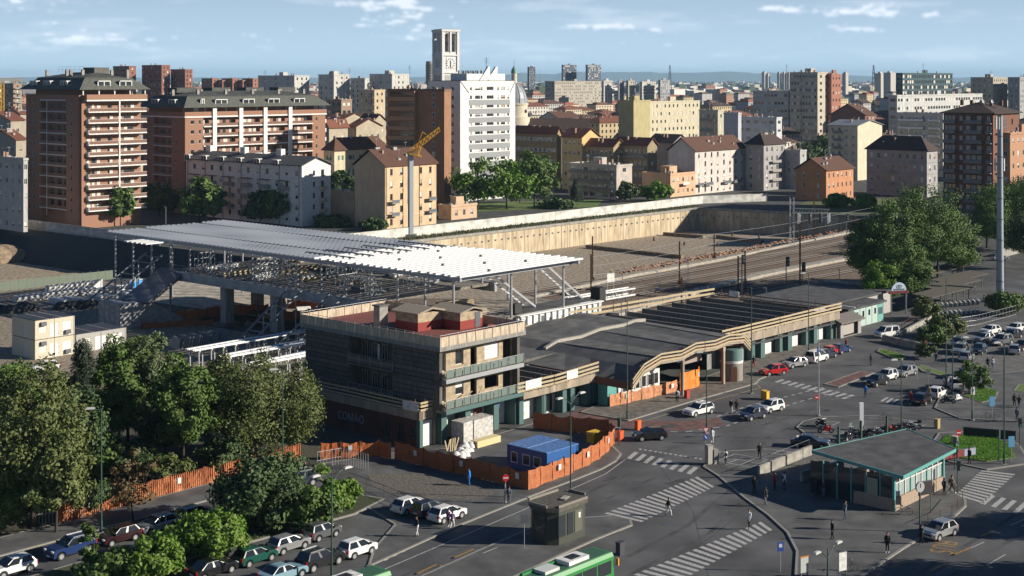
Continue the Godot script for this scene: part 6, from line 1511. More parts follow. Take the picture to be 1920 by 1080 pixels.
func horizon():
	rng.seed = 72
	var mb := MB.new()
	for k in 3600:
		var d := 2700.0 * pow(5.5,rng.randf()); var px := rng.randf_range(-80,2000)
		var h := rng.randf_range(7,19) * (1.5 if rng.randf() < 0.12 else 1.0); var w := rng.randf_range(14,50)
		var c: Array = [[0.5,0.45,0.36],[0.4,0.37,0.33],[0.22,0.1,0.07],[0.6,0.58,0.54],[0.05,0.07,0.03],[0.15,0.14,0.14],[0.04,0.06,0.03]][rng.randi() % 7]
		mb.tint = Color(c[0],c[1],c[2])
		mb.box(Vector3((px - 960) / F * d,h / 2,-d),Vector3(w,h,rng.randf_range(12,30)),Basis(Vector3.UP,TURN))
	solo("far_suburbs","thin line of far suburbs below the hazy horizon","town",M.far_town,mb.done(),Vector3.ZERO,0.0,"","stuff")
	# slender things on the skyline
	var tl := [[1433,3600,138,16],[1440,3600,142,12],[1461,3600,139,14],[1470,3600,139,14],[1479,3600,139,14],[1491,3600,138,14],[1502,3400,142,16],[1585,2600,141,14],[1650,2300,142,22],[1668,2200,141,24]]
	for q in tl:
		var hh: float = EYE - (q[2] - HY) * q[1] / F + 4
		var o := thing("far_tower_block","small hazy tower block on the far horizon","building",D(q[0],HY,q[1]) * Vector3(1,0,1),TURN,"hazy tower blocks on the horizon")
		bx(o,"wall",mat("far_grey",0.42,0.39,0.35,0.9),Vector3(0,hh / 2,0),Vector3(q[3] * 0.7,hh,q[3] * 0.5)); bx(o,"roof_hut",mat("far_grey",0,0,0),Vector3(0,hh + 1.2,0),Vector3(q[3] * 0.3,2.4,4))
	for q in [[1256,2400,122,"lattice transmission mast standing above the suburbs"],[1638,2400,122,"second lattice transmission mast beside the glass offices"]]:
		var hh: float = EYE - (q[2] - HY) * q[1] / F
		var o := MB.new()
		for x in [-1,1]: for z in [-1,1]: o.bar(Vector3(x * 4.0,0,z * 4.0),Vector3(x * 0.5,hh,z * 0.5),0.6,0.6)
		for k in 8: o.bar(Vector3(-4.0 + k * 0.44,hh * k / 8,2),Vector3(3.6 - k * 0.44,hh * (k + 1) / 8,2),0.5,0.5)
		solo("lattice_mast",q[3],"mast",M.steel_dark,o.done(),D(q[0],HY,q[1]) * Vector3(1,0,1))
	for q in [[768,122,760],[655,128,900],[497,131,900],[912,107,512],[1475,120,900],[1731,118,1000],[1858,132,1000],[1012,132,2000],[1502,130,800]]:
		var o := MB.new(); var hh: float = EYE - (q[1] - HY) * q[2] / F; o.tube(Vector3.ZERO,Vector3(0,hh,0),0.22,0.1,5); for k in 3: o.bar(Vector3(-0.9,hh - 0.6 - k * 0.7,0),Vector3(0.9,hh - 0.6 - k * 0.7,0),0.08,0.08)
		solo("antenna_mast","thin antenna mast rising over the roofs","antenna",M.steel_dark,o.done(),D(q[0],HY,q[2] + 6.0) * Vector3(1,0,1),0.0,"antenna masts over the roofs")
	# hills
	var hl := MB.new(); var n := FastNoiseLite.new(); n.seed = 4; n.frequency = 0.012
	var prev := []
	for k in 121:
		var px := -200.0 + k * 20.0; var e := clampf(1.0 - absf(px - 1250.0) / 620.0,0.0,1.0)
		var rise := 2.0 + 15.0 * smoothstep(0.0,1.0,e) * (0.75 + 0.35 * n.get_noise_1d(px * 0.8)) + 5.0 * maxf(0.0,n.get_noise_1d(px * 2.0))
		var p := D(px,HY - rise,25000.0)
		if prev.size() and k > 0:
			var b: Vector3 = prev[0]
			hl.quad(Vector3(b.x,-5,b.z + 900),Vector3(p.x,-5,p.z + 900),p,b); hl.quad(Vector3(p.x,-5,p.z - 400),Vector3(b.x,-5,b.z - 400),b,p)
		prev = [p]
	struct("hills",mat("hill",0.10,0.12,0.09,0.95),hl)

# ================================================================ pavements and markings
func zebra(called: String,a0: Array,a1: Array,b0: Array,b1: Array,n: int,duty := 0.52):
	var o := Node3D.new(); o.name = numbered(called); add_child(o); o.set_meta("kind","structure")
	for i in n:
		var mb := MB.new(); var f := float(i) / n; var g := (i + duty) / n
		var A := G(a0[0],a0[1]); var B := G(a1[0],a1[1]); var C := G(b0[0],b0[1]); var E := G(b1[0],b1[1])
		mb.slab(PackedVector2Array([xz(A.lerp(B,f)),xz(A.lerp(B,g)),xz(C.lerp(E,g)),xz(C.lerp(E,f))]),0.012,0.012)
		put(o,"stripe",M.paint,mb)
func lines(called: String,m: Material,segs: Array,w := 0.13,y := 0.012,dash := 0.0):
	var mb := MB.new()
	for q in segs:
		for i in q.size() - 1:
			var a := G(q[i][0],q[i][1]); var b := G(q[i + 1][0],q[i + 1][1]); var n := 1
			if dash > 0: n = maxi(1,int(a.distance_to(b) / dash))
			for k in n:
				var p := a.lerp(b,float(k) / n); var e := a.lerp(b,(k + (1.0 if dash == 0 else 0.5)) / n); var d := (e - p).normalized().cross(Vector3.UP) * w * 0.5
				mb.slab(PackedVector2Array([xz(p - d),xz(e - d),xz(e + d),xz(p + d)]),y,y)
	return struct(called,m,mb)
func flat_text(word: String,at: Vector3,turn: float,size: float):
	var t := TextMesh.new(); t.text = word; t.font_size = 64; t.pixel_size = size / 64.0; t.depth = 0.004
	var o := MeshInstance3D.new(); o.name = numbered("road_lettering"); o.mesh = t; o.material_override = M.paint_yellow; add_child(o); o.set_meta("kind","structure")
	o.transform = Transform3D(Basis(Vector3.UP,turn) * Basis(Vector3.RIGHT,-PI / 2) * Basis.from_scale(Vector3(1,1.5,1)),at + Vector3(0,0.014,0))

func streets():
	raised("pavement_corner",poly([[690,1064],[860,987],[1000,930],[1080,900],[1130,880],[1156,865],[1165,852],[1150,838],[1085,800],[1000,795],[840,842],[740,850],[590,872],[600,900],[660,935],[740,985],[700,1030]]),0.1,M.pavement)
	raised("bus_island",poly([[760,1095],[900,1032],[1010,985],[1095,972],[1150,968],[1183,976],[1186,986],[1120,1012],[1053,1042],[930,1100]]),0.12,M.pavement)
	raised("plaza_pavement",poly([[1318,876],[1345,893],[1395,935],[1440,968],[1475,1000],[1493,1035],[1490,1090],[1605,1090],[1696,1029],[1745,1000],[1785,975],[1812,950],[1811,938],[1795,928],[1772,905],[1768,862],[1700,838],[1600,838],[1500,852],[1440,843],[1350,848]]),0.12,M.pavement)
	raised("motorcycle_island",poly([[1493,802],[1505,791],[1540,783],[1640,780],[1722,792],[1700,812],[1640,834],[1600,835],[1560,829],[1510,815]]),0.12,M.pavement)
	raised("station_pavement",poly([[1088,774],[1178,790],[1300,753],[1418,720],[1424,712],[1480,691],[1540,664],[1562,648],[1500,640],[1400,680],[1300,716],[1140,752]]),0.12,mat("pavement_pale",0.17,0.155,0.135,0.9,"patch",0.12))
	raised("east_pavement",poly([[1752,766],[1800,786],[1920,792],[1990,796],[1990,702],[1920,696],[1850,704],[1800,722],[1762,745]]),0.12,M.pavement)
	raised("lawn_island",poly([[1738,845],[1760,813],[1850,808],[1912,835],[1932,870],[1850,882],[1780,867]]),0.12,M.pavement)
	raised("tree_pavement",polys([[-120,2.4],[-16,2.6],[-16,7.4],[-120,7.2]]),0.12,M.pavement)
	raised("planted_strip",polys([[-60,-4.5],[-20.5,-3.6],[-18.5,-10.5],[-24,-12.0],[-62,-9.4]]),0.14,mat("planting",0.06,0.075,0.03,0.95,"rough",0.2))
	for q in [[[1650,655],[1668,659],[1702,669],[1690,676],[1672,672],[1644,660]],[[1712,683],[1742,690],[1778,702],[1770,707],[1730,698]],[[1808,744],[1838,724],[1872,736],[1866,750],[1840,757]],[[1900,735],[1990,742],[1990,728],[1910,722]]]: raised("grass_island",poly(q),0.16,M.grass,0.22)
	var lw := MB.new(); lw.slab(poly([[1757,838],[1772,820],[1845,814],[1893,836],[1904,860],[1850,868],[1790,860]]),0.0,0.2); struct("lawn",mat("lawn_green",0.17,0.27,0.045,0.95,"rough",0.2),lw)
	sheet("bike_lane_red",M.bike_lane,poly([[1060,778],[1130,796],[1200,805],[1280,807],[1360,797],[1348,783],[1275,790],[1195,788],[1140,778],[1095,765]]),0.008)
	raised("cycle_island",poly([[1545,721],[1612,697],[1640,700],[1572,727]]),0.1,M.bike_lane)
	sheet("tyre_parking",mat("car_park_pale",0.15,0.145,0.135,0.9,"patch",0.1),poly([[1780,690],[1990,700],[1990,600],[1830,605],[1745,640]]),0.008)
	sheet("worn_apron",mat("apron_worn",0.17,0.15,0.125,0.9,"rough",0.15),poly([[690,890],[800,890],[930,925],[900,940],[780,935],[700,915]]),0.108)
	for q in [[[740,920],[790,930],[805,941],[770,938]],[[965,945],[1010,935],[1020,940],[985,950]],[[1240,905],[1330,900],[1300,925]],[[1580,985],[1680,985],[1650,1003],[1560,1003]]]: sheet("asphalt_repair",M.asphalt_dark,poly(q),0.112 if q[0][0] < 800 else 0.008)
	lines("tyre_wear",mat("tyre_wear",0.086,0.086,0.088,0.85,"asphalt",0.04),[[[690,1110],[1000,968],[1190,885],[1260,840],[1420,800],[1640,735]],[[735,1120],[1060,970],[1230,895]],[[1090,1090],[1290,985],[1390,900],[1440,820],[1560,765]],[[1150,1095],[1330,1000],[1425,905]],[[1660,1110],[1800,1030],[1960,930]],[[1730,1110],[1850,1040],[2000,950]],[[1300,815],[1480,770],[1700,770],[1900,800]]],0.5,0.0062)
	rng.seed = 15
	for k in 34:
		var c := G(rng.randf_range(1000,1900),rng.randf_range(690,1070)); var a := rng.randf_range(0.4,1.2); var l := rng.randf_range(0.5,2.4); var w := rng.randf_range(0.3,0.9); var pp := PackedVector2Array()
		for j in 7: pp.append(xz(c) + Vector2(cos(TAU * j / 7) * l,sin(TAU * j / 7) * w).rotated(-a) * rng.randf_range(0.7,1.2))
		sheet("asphalt_repair",M.asphalt_dark if k % 3 else mat("asphalt_pale",0.125,0.122,0.118,0.9,"asphalt",0.05),pp,0.0065 + k * 0.0001)
	zebra("zebra_crossing",[1133,963],[1312,892],[1203,979],[1343,911],17); zebra("zebra_crossing",[1188,1078],[1432,976],[1262,1097],[1452,991],19)
	zebra("zebra_crossing",[1190,847],[1318,879],[1175,859],[1303,892],8,0.5); zebra("zebra_crossing",[1792,928],[1842,880],[1843,944],[1906,887],12)
	zebra("zebra_crossing",[1858,928],[1960,952],[1838,944],[1940,972],5,0.45); zebra("zebra_crossing",[1466,711],[1610,743],[1452,716],[1590,750],11,0.5)
	zebra("zebra_crossing",[1662,745],[1700,752],[1650,752],[1690,760],4,0.5); zebra("zebra_crossing",[700,1040],[800,995],[722,1052],[818,1005],6,0.4)
	var th := MB.new()
	for k in 13:
		var a := G(1196 + k * 9.4,841.5 + k * 1.5); th.slab(PackedVector2Array([xz(a),xz(a + Vector3(0.5,0,-0.02)),xz(a + Vector3(0.3,0,0.65))]),0.012,0.012)
	struct("give_way_teeth",M.paint,th)
	lines("white_edge_line",M.paint,[[[715,1070],[1010,944],[1135,889],[1172,862]],[[1330,866],[1344,879]],[[1895,985],[1925,972]],[[1850,1060],[1885,1040]]])
	lines("bay_marking",M.paint,[[[1347,866],[1378,853]],[[1366,870],[1392,860]],[[1388,874],[1416,862]],[[1408,879],[1437,865]],[[1347,866],[1408,879]],[[1362,859],[1425,872]],[[1378,853],[1440,864]],[[1450,852],[1466,846]],[[1466,855],[1482,849]],[[1450,852],[1468,856]],[[1466,846],[1484,851]]],0.12,0.134)
	lines("motorcycle_bays",M.paint,[[[1540,813],[1560,806],[1584,812],[1565,819],[1540,813]],[[1550,792],[1575,793],[1560,800]],[[1590,832],[1612,823]],[[1712,806],[1735,798]]],0.12,0.134)
	lines("yellow_lane_dash",M.paint_yellow,[[[852,1048],[888,1032]],[[782,1078],[818,1061]],[[985,1005],[1015,992]],[[1790,1042],[1818,1030]],[[1745,1073],[1772,1060]],[[1840,1008],[1858,1000]]],0.28,0.132)
	lines("yellow_kerb_line",mat("kerb_yellow",0.5,0.38,0.16,0.8,"rough",0.5),[[[1188,796],[1300,761],[1426,727],[1416,718]]],0.14)
	lines("cycle_dashes",M.paint,[[[1080,783],[1130,798],[1200,808],[1285,810],[1362,799]],[[1345,781],[1400,762],[1470,745],[1550,725]],[[1362,799],[1430,775],[1500,753],[1575,733]],[[1640,705],[1690,690]],[[1655,712],[1705,697]]],0.25,0.012,1.6)
	lines("lane_dashes",M.paint,[[[905,1040],[960,1018]],[[1915,990],[1990,955]],[[1820,1030],[1870,1008]]],0.14,0.134,2.5)
	lines("tar_seam",M.asphalt_dark,[[[640,1130],[960,990],[1200,880]],[[1150,1100],[1330,1010],[1460,905]],[[1380,830],[1450,790],[1640,760],[1800,800]],[[1220,850],[1300,960],[1330,1090]],[[1500,770],[1600,700],[1700,650]]],0.09,0.008)
	flat_text("BUS",G(868,1060),TURN - PI / 2 + 1.25,2.1); flat_text("BUS",G(1772,1026),TURN + PI + 0.3,2.0)
	for q in [[1250,984],[1020,905],[1380,830],[1180,905],[1560,770]]:
		var mb := MB.new(); mb.lathe(Vector3.ZERO,[[0.42,0.0],[0.42,0.006],[0.0,0.006]],14); var o := struct("manhole_cover",M.steel_dark,mb); o.position = G(q[0],q[1],0.006)

# ================================================================ street furniture
func lamp(px: float,base: float,top: float,arms: int,label: String,called := "street_lamp"):
	var at := G(px,base); var h := EYE - (top - HY) * (-at.z) / F
	var o := thing(called,label,"lamp",at,TURN if arms == 2 else 0.3,"street lamps")
	var p := MB.new(); p.tube(Vector3.ZERO,Vector3(0,1.2,0),0.13,0.12,8); p.tube(Vector3(0,1.2,0),Vector3(0,h - 0.1,0),0.085,0.055,8); put(o,"pole",M.lamp_green if called == "street_lamp" else M.steel,p)
	bx(o,"foot",M.concrete,Vector3(0,0.06,0),Vector3(0.5,0.12,0.5))
	for s in ([-1.0,1.0] if arms == 2 else ([-1.0] if arms == 1 else [])):
		var l := 1.5 if arms == 2 else 0.7
		var a := MB.new(); a.path([Vector3(0,h - 0.9 if arms == 2 else h - 0.12,0),Vector3(s * l * 0.6,h - 0.15,0),Vector3(s * l,h,0)],0.05,0.04,6); put(o,"arm",M.lamp_green,a)
		var hd := MB.new(); hd.box(Vector3(s * (l + 0.3),h + 0.02,0),Vector3(0.85,0.12,0.34)); hd.box(Vector3(s * (l + 0.3),h + 0.1,0),Vector3(0.6,0.06,0.24)); put(o,"lamp_head",mat("lamp_head",0.5,0.5,0.48,0.4),hd)
func sign_post(label: String,px: float,base: float,h: float,kind: String,turn := 0.2):
	var o := thing("road_sign",label,"sign",G(px,base),turn)
	var p := MB.new(); p.tube(Vector3.ZERO,Vector3(0,h,0),0.035,0.035,6); put(o,"post",M.steel,p)
	var red := mat("sign_red_bright",0.5,0.015,0.02,0.5); var blue := mat("sign_blue",0.02,0.07,0.30)
	match kind:
		"noentry":
			var d := MB.new(); d.tube(Vector3(0,h - 0.35,0.04),Vector3(0,h - 0.35,0.06),0.36,0.36,20); put(o,"disc",red,d); bx(o,"bar",M.white,Vector3(0,h - 0.35,0.075),Vector3(0.5,0.13,0.02))
		"blue":
			var d := MB.new(); d.tube(Vector3(0,h - 1.1,0.04),Vector3(0,h - 1.1,0.06),0.34,0.34,20); put(o,"disc",blue,d); bx(o,"arrow",M.white,Vector3(0,h - 1.1,0.075),Vector3(0.1,0.42,0.02),Basis(Vector3(0,0,1),0.6))
			var t := MB.new(); t.tri(Vector3(-0.42,h,0.06),Vector3(0,h - 0.72,0.06),Vector3(0.42,h,0.06)); t.tri(Vector3(0.42,h,0.03),Vector3(0,h - 0.72,0.03),Vector3(-0.42,h,0.03)); put(o,"triangle",red,t); var t2 := MB.new(); t2.tri(Vector3(-0.26,h - 0.1,0.07),Vector3(0,h - 0.55,0.07),Vector3(0.26,h - 0.1,0.07)); put(o,"triangle_field",M.white,t2)
		"plate": bx(o,"plate",blue,Vector3(0,h - 0.4,0.05),Vector3(0.6,0.8,0.03)); bx(o,"pictogram",M.white,Vector3(0,h - 0.3,0.07),Vector3(0.3,0.3,0.02))
		"white": bx(o,"plate",M.white,Vector3(0,h - 0.5,0.05),Vector3(0.55,1.0,0.03)); bx(o,"pictogram",blue,Vector3(0,h - 0.4,0.07),Vector3(0.2,0.35,0.02))
		"back": bx(o,"plate",M.steel_dark,Vector3(0,h - 0.4,0.05),Vector3(0.7,0.8,0.04))
		"cyan": bx(o,"plate",mat("sign_cyan",0.1,0.3,0.5),Vector3(0,h - 0.6,0.05),Vector3(0.75,1.2,0.05))
func traffic_light(label: String,px: float,base: float,h: float,turn: float):
	var o := thing("traffic_light",label,"traffic light",G(px,base),turn,"traffic lights")
	var p := MB.new(); p.tube(Vector3.ZERO,Vector3(0,h,0),0.06,0.06,8); put(o,"post",M.lamp_green,p)
	bx(o,"signal_box",M.lamp_green,Vector3(0,h - 0.5,0.14),Vector3(0.36,1.0,0.24))
	for k in 3:
		var l := MB.new(); l.tube(Vector3(0,h - 0.18 - k * 0.32,0.26),Vector3(0,h - 0.18 - k * 0.32,0.34),0.12,0.13,10); put(o,"signal_lens",M.black if k < 2 else mat("lens_green",0.05,0.3,0.22,0.3),l)

func street():
	rng.seed = 80
	var ld := ["tall green street lamp beside the slatted orange fence","tall green street lamp between the willow and the dark car","twin armed green lamp among the parked cars","twin armed lamp in front of the blue site cabin","slim pole with bicycle at the corner of the station pavement","street lamp rising behind the blue roundabout sign","slim lamp pole beside the round kiosk","lamp pole by the shuttered shop doors","green lamp behind the row of motorcycles","tall slim pole at the edge of the car park","second slim pole at the edge of the car park","lamp pole beside the small round tree","tall green lamp on the lawn island","twin armed lamp on the plaza beside the poster stand"]
	var lq := [[190,1000,765,1],[530,905,692,1],[622,1088,885,2],[1070,937,742,2],[1176,788,556,0],[1325,812,660,1],[1409,738,536,0],[1516,668,512,1],[1690,828,674,1],[1774,730,520,0],[1786,742,600,0],[1823,788,632,1],[1883,872,642,1],[1552,1104,1027,2]]
	for k in lq.size(): lamp(lq[k][0],lq[k][1],lq[k][2],lq[k][3],ld[k])
	for q in [[1882,770,672],[1535,780,612],[947,945,905]]: lamp(q[0],q[1],q[2],0,"plain dark green sign pole by the road","sign_pole")
	# masts along the tracks
	var mk := [[1108,566,477],[1111,526,443],[1274,532,452],[1339,484,406],[1500,552,418],[1526,452,378],[1384,548,480],[1397,545,470],[1167,548,508],[1232,545,508],[1290,528,490],[1278,600,520],[1213,610,545],[1165,640,560],[1574,540,505],[1655,388,366],[1437,580,540],[311,432,388],[647,415,372],[1037,385,350]]
	for q in mk:
		var o := MB.new(); var at := G(q[0],q[1]); var h: float = EYE - (q[2] - HY) * (-at.z) / F
		var big: bool = h > 7.0; o.box(Vector3(0,h / 2,0),Vector3(0.28 if big else 0.14,h,0.28 if big else 0.14)); o.box(Vector3(0,0.3,0),Vector3(0.8,0.6,0.8)); if not big: o.box(Vector3(-0.25,h,0),Vector3(0.7,0.1,0.25))
		solo("catenary_mast" if big else "light_pole","dark steel catenary mast without wires beside the tracks" if big else "short grey light pole near the tracks","mast" if big else "lamp",M.rust if big else M.steel,o.done(),at,0.0,"masts along the tracks" if big else "light poles along the tracks")
	for k in 4:
		var w := MB.new()
		for i in 2:
			var p0 := G([1111,1339][i],[540,490][i] + k * 20) + Vector3(0,6.4,0); var p1 := G([1339,1640][i],[490,430][i] + k * 20) + Vector3(0,6.4,0)
			for j in 8:
				var f := j / 8.0; var e := (j + 1) / 8.0; w.tube(p0.lerp(p1,f) - Vector3(0,sin(f * PI) * 0.5,0),p0.lerp(p1,e) - Vector3(0,sin(e * PI) * 0.5,0),0.03,0.03,4,false)
		solo("overhead_wire","thin overhead wire slung along the tracks","wire",M.steel,w.done(),Vector3.ZERO,0.0,"overhead wires along the tracks")
	# signal gantry
	var g := thing("signal_gantry","white lattice signal gantry spanning beside the retaining wall","gantry",G(1485,462),0.0)
	for x in [-0.5,0.5]: bx(g,"leg",M.white_steel,Vector3(x,6.3,0),Vector3(0.16,12.6,0.16))
	var la := MB.new(); for k in 14: la.bar(Vector3(-0.5 if k % 2 else 0.5,k * 0.9,0),Vector3(0.5 if k % 2 else -0.5,k * 0.9 + 0.9,0),0.08,0.08)
	put(g,"leg_lacing",M.white_steel,la)
	var tr := MB.new(); for y in [8.6,9.8]: tr.bar(Vector3(0,y,0),Vector3(9.6,y - 0.3,0),0.18,0.18)
	for k in 12: tr.bar(Vector3(k * 0.8,8.6,0),Vector3(k * 0.8 + 0.8,9.7,0),0.1,0.1)
	put(g,"truss",M.steel,tr)
	for x in [1.6,4.4,7.2,9.2]: bx(g,"signal_board",M.black if x in [4.4,7.2] else M.white,Vector3(x,7.2,0.2),Vector3(0.45,2.6,0.2)); bx(g,"ladder",M.white_steel,Vector3(x + 0.5,7.4,0),Vector3(0.35,2.4,0.08))
	for q in [[1391,552,478,"railway signal with round lamps beside the platform"],[1474,552,482,"railway signal post in the shade of the tracks"],[1504,545,492,"second railway signal post in the shade of the tracks"],[1587,445,402,"railway signal at the foot of the big trees"]]:
		var at := G(q[0],q[1]); var h: float = EYE - (q[2] - HY) * (-at.z) / F; var o := thing("railway_signal",q[3],"signal",at,0.2)
		bx(o,"post",M.steel_dark,Vector3(0,h / 2,0),Vector3(0.16,h,0.16)); bx(o,"signal_box",M.black,Vector3(0.35,h - 0.9,0.1),Vector3(0.6,1.9,0.25))
		for k in 2:
			var l := MB.new(); l.tube(Vector3(0.35,h - 0.5 - k * 0.75,0.23),Vector3(0.35,h - 0.5 - k * 0.75,0.32),0.26,0.28,12); put(o,"signal_lens",M.steel_dark,l)
	# tall tubular mast
	var tm := thing("antenna_tower","very tall grey tubular mast with antennas in front of the dark flats","mast",G(1875,566),0.0)
	for k in 9:
		var p := MB.new(); p.tube(Vector3(0,k * 4.0,0),Vector3(0,k * 4.0 + 4.02,0),0.74 - k * 0.03,0.71 - k * 0.03,14,k == 8); put(tm,"mast_section",mat("mast_grey",0.3,0.34,0.37,0.5,"",0.1,0.2),p); var c := MB.new(); c.tube(Vector3(0,k * 4.0 + 3.9,0),Vector3(0,k * 4.0 + 4.05,0),0.78 - k * 0.03,0.78 - k * 0.03,14); put(tm,"flange",M.steel_dark,c)
	for k in 6: bx(tm,"antenna_panel",M.white,Vector3(cos(k * 1.05) * 0.95,34.5 - (k % 2) * 8.0,sin(k * 1.05) * 0.95),Vector3(0.28,2.4,0.2),Basis(Vector3.UP,-k * 1.05))
	var ld2 := MB.new(); for k in 70: ld2.box(Vector3(0.75,1 + k * 0.5,0.75),Vector3(0.4,0.06,0.06)); put(tm,"ladder",M.white_steel,ld2).set_meta("kind","stuff")
	# kiosk on the bus island
	var k := thing("news_kiosk","dark green newspaper kiosk with chamfered corners on the bus island","kiosk",S(-15.9,-31.4),TURN)
	var kp := PackedVector2Array([Vector2(-2.6,-0.9),Vector2(-1.9,-1.7),Vector2(1.9,-1.7),Vector2(2.6,-0.9),Vector2(2.6,0.9),Vector2(1.9,1.7),Vector2(-1.9,1.7),Vector2(-2.6,0.9)])
	var kb := MB.new(); kb.slab(kp,0.1,3.2); put(k,"cabin",mat("kiosk_green",0.055,0.062,0.045,0.6,"grain",0.3),kb)
	var big := PackedVector2Array(); for q in kp: big.append(q * 1.1)
	var kr := MB.new(); kr.slab(big,3.2,3.6,true); put(k,"roof",mat("kiosk_roof",0.11,0.1,0.08,0.8,"patch",0.3),kr)
	for q in [[Vector3(0,3.7,1.8),Vector3(4.2,0.22,0.14)],[Vector3(0,3.7,-1.8),Vector3(4.2,0.22,0.14)],[Vector3(2.8,3.7,0),Vector3(0.14,0.22,2.0)],[Vector3(-2.8,3.7,0),Vector3(0.14,0.22,2.0)]]: bx(k,"roof_rim",mat("kiosk_rim",0.2,0.18,0.15),q[0],q[1])
	for q in [[-1.5,1.0,M.window_glass],[-0.3,0.8,M.window_glass],[0.9,1.1,mat("kiosk_panel",0.1,0.1,0.075)]]: bx(k,"panel",q[2],Vector3(q[0],1.8,1.72),Vector3(q[1],2.0,0.06))
	bx(k,"notice",M.white,Vector3(1.0,2.3,1.77),Vector3(0.3,0.5,0.02)); bx(k,"window",M.window_glass,Vector3(-2.62,1.9,0),Vector3(0.05,1.6,1.4)); bx(k,"roof_hatch",M.concrete,Vector3(0.6,3.68,0.3),Vector3(1.2,0.08,0.6),Basis(Vector3.UP,0.3))
	# metro shelter
	var m := thing("metro_shelter","glazed metro entrance shelter with dark flat roof and turquoise frames","shelter",S(12.2,-51.3),TURN)
	var rfp := PackedVector2Array([Vector2(-0.6,1.2),Vector2(12.6,0.6),Vector2(17.2,-7.2),Vector2(2.0,-10.4)]); var rm := MB.new(); rm.slab(rfp,3.72,3.98,true); put(m,"roof",M.bitumen,rm)
	var ed := MB.new(); for i in 4: ed.bar(Vector3(rfp[i].x,3.86,rfp[i].y),Vector3(rfp[(i + 1) % 4].x,3.86,rfp[(i + 1) % 4].y),0.1,0.34)
	put(m,"roof_edge",M.turquoise,ed)
	var stone := mat("plinth_stone",0.48,0.36,0.27,0.9,"rough",0.4)
	fbox(m,"plinth",stone,0,0,11.0,0,1.35,-0.3,0.0); fbox(m,"plinth",stone,1,0,4.5,0,1.35,-0.3,0.0); fbox(m,"plinth",stone,0,0.5,13.0,0,1.2,-8.6,-8.3)
	for i in 9:
		var a := i * 1.22
		fbox(m,"glass_pane",M.glass_pale,0,a + 0.08,a + 1.14,1.4,2.75,-0.18,-0.14); fbox(m,"upper_pane",M.window_glass,0,a + 0.08,a + 1.14,2.85,3.65,-0.18,-0.14); fbox(m,"mullion",M.white if i % 3 else M.turquoise,0,a - 0.06,a + 0.06,1.35,3.7,-0.22,-0.05)
	fbox(m,"transom",M.white,0,0,11,2.75,2.85,-0.21,-0.08); fbox(m,"corner_post",M.turquoise,0,10.9,11.15,0.0,3.7,-0.25,0.05); fbox(m,"corner_post",M.turquoise,0,-0.12,0.12,1.3,3.7,-0.2,0.06)
	for i in 6:
		var a := i * 1.6
		fbox(m,"side_pane",M.window_glass,1,a + 0.1,a + 1.5,1.4 if i < 3 else 0.15,3.5,-0.18,-0.14); fbox(m,"side_post",M.turquoise,1,a - 0.05,a + 0.07,0.1,3.7,-0.2,-0.05)
	bx(m,"counter",mat("counter",0.3,0.28,0.25),Vector3(5,0.7,-4),Vector3(3,1.4,2)); bx(m,"rear_wall",M.steel_dark,Vector3(13.5,1.9,-5),Vector3(0.2,3.6,6),Basis(Vector3.UP,0.5)); bx(m,"ad_case",mat("poster",0.42,0.4,0.3,0.5,"rough",1.2),Vector3(-0.06,2.2,-2.4),Vector3(0.06,1.7,1.2))
	for q in [[14.0,-8.0],[10.0,-9.0],[6.2,-9.6]]: bx(m,"roof_pipe",M.lamp_green,Vector3(q[0],4.9,q[1]),Vector3(0.2,2.0,0.2))
	var rw := thing("ramp_wall","pale concrete parapet walls of the stairs beside the metro shelter","wall",S(14.2,-34.4),TURN)
	var rwm := MB.new(); rwm.bar(Vector3(0,0.6,0),Vector3(11.4,0.6,-0.2),0.3,1.2); put(rw,"parapet",M.concrete,rwm); var rw2 := MB.new(); rw2.bar(Vector3(1.0,0.6,4.6),Vector3(8.2,0.6,5.6),0.3,1.2); put(rw,"parapet",M.concrete,rw2); bx(rw,"stairwell",M.concrete_dark,Vector3(6,0.14,2.5),Vector3(10.0,0.02,4.0)); rail_run(rw,[Vector3(0.5,1.2,0),Vector3(11,1.2,-0.2)],0.7,M.steel_dark,2.5,1)
	# totem, cabinets and small things
	var tt := thing("white_totem","tall plain white information totem on the motorcycle island","totem",G(1615,808),0.1); bx(tt,"slab",mat("totem_white",0.85,0.85,0.84,0.5),Vector3(0,1.75,0),Vector3(0.5,3.4,0.3)); bx(tt,"foot",M.concrete,Vector3(0,0.15,0),Vector3(0.7,0.1,0.5))
	var cb := thing("utility_cabinet","pair of grey utility cabinets beside the roundabout sign","cabinet",G(1334,871),TURN - 0.5); bx(cb,"cabinet",M.concrete,Vector3(-0.3,1.15,0),Vector3(0.7,2.2,0.7)); bx(cb,"cabinet",M.concrete,Vector3(0.4,0.9,0.1),Vector3(0.6,1.7,0.7)); bx(cb,"door",mat("cab_door",0.44,0.42,0.38),Vector3(-0.3,1.15,0.36),Vector3(0.6,1.9,0.03))
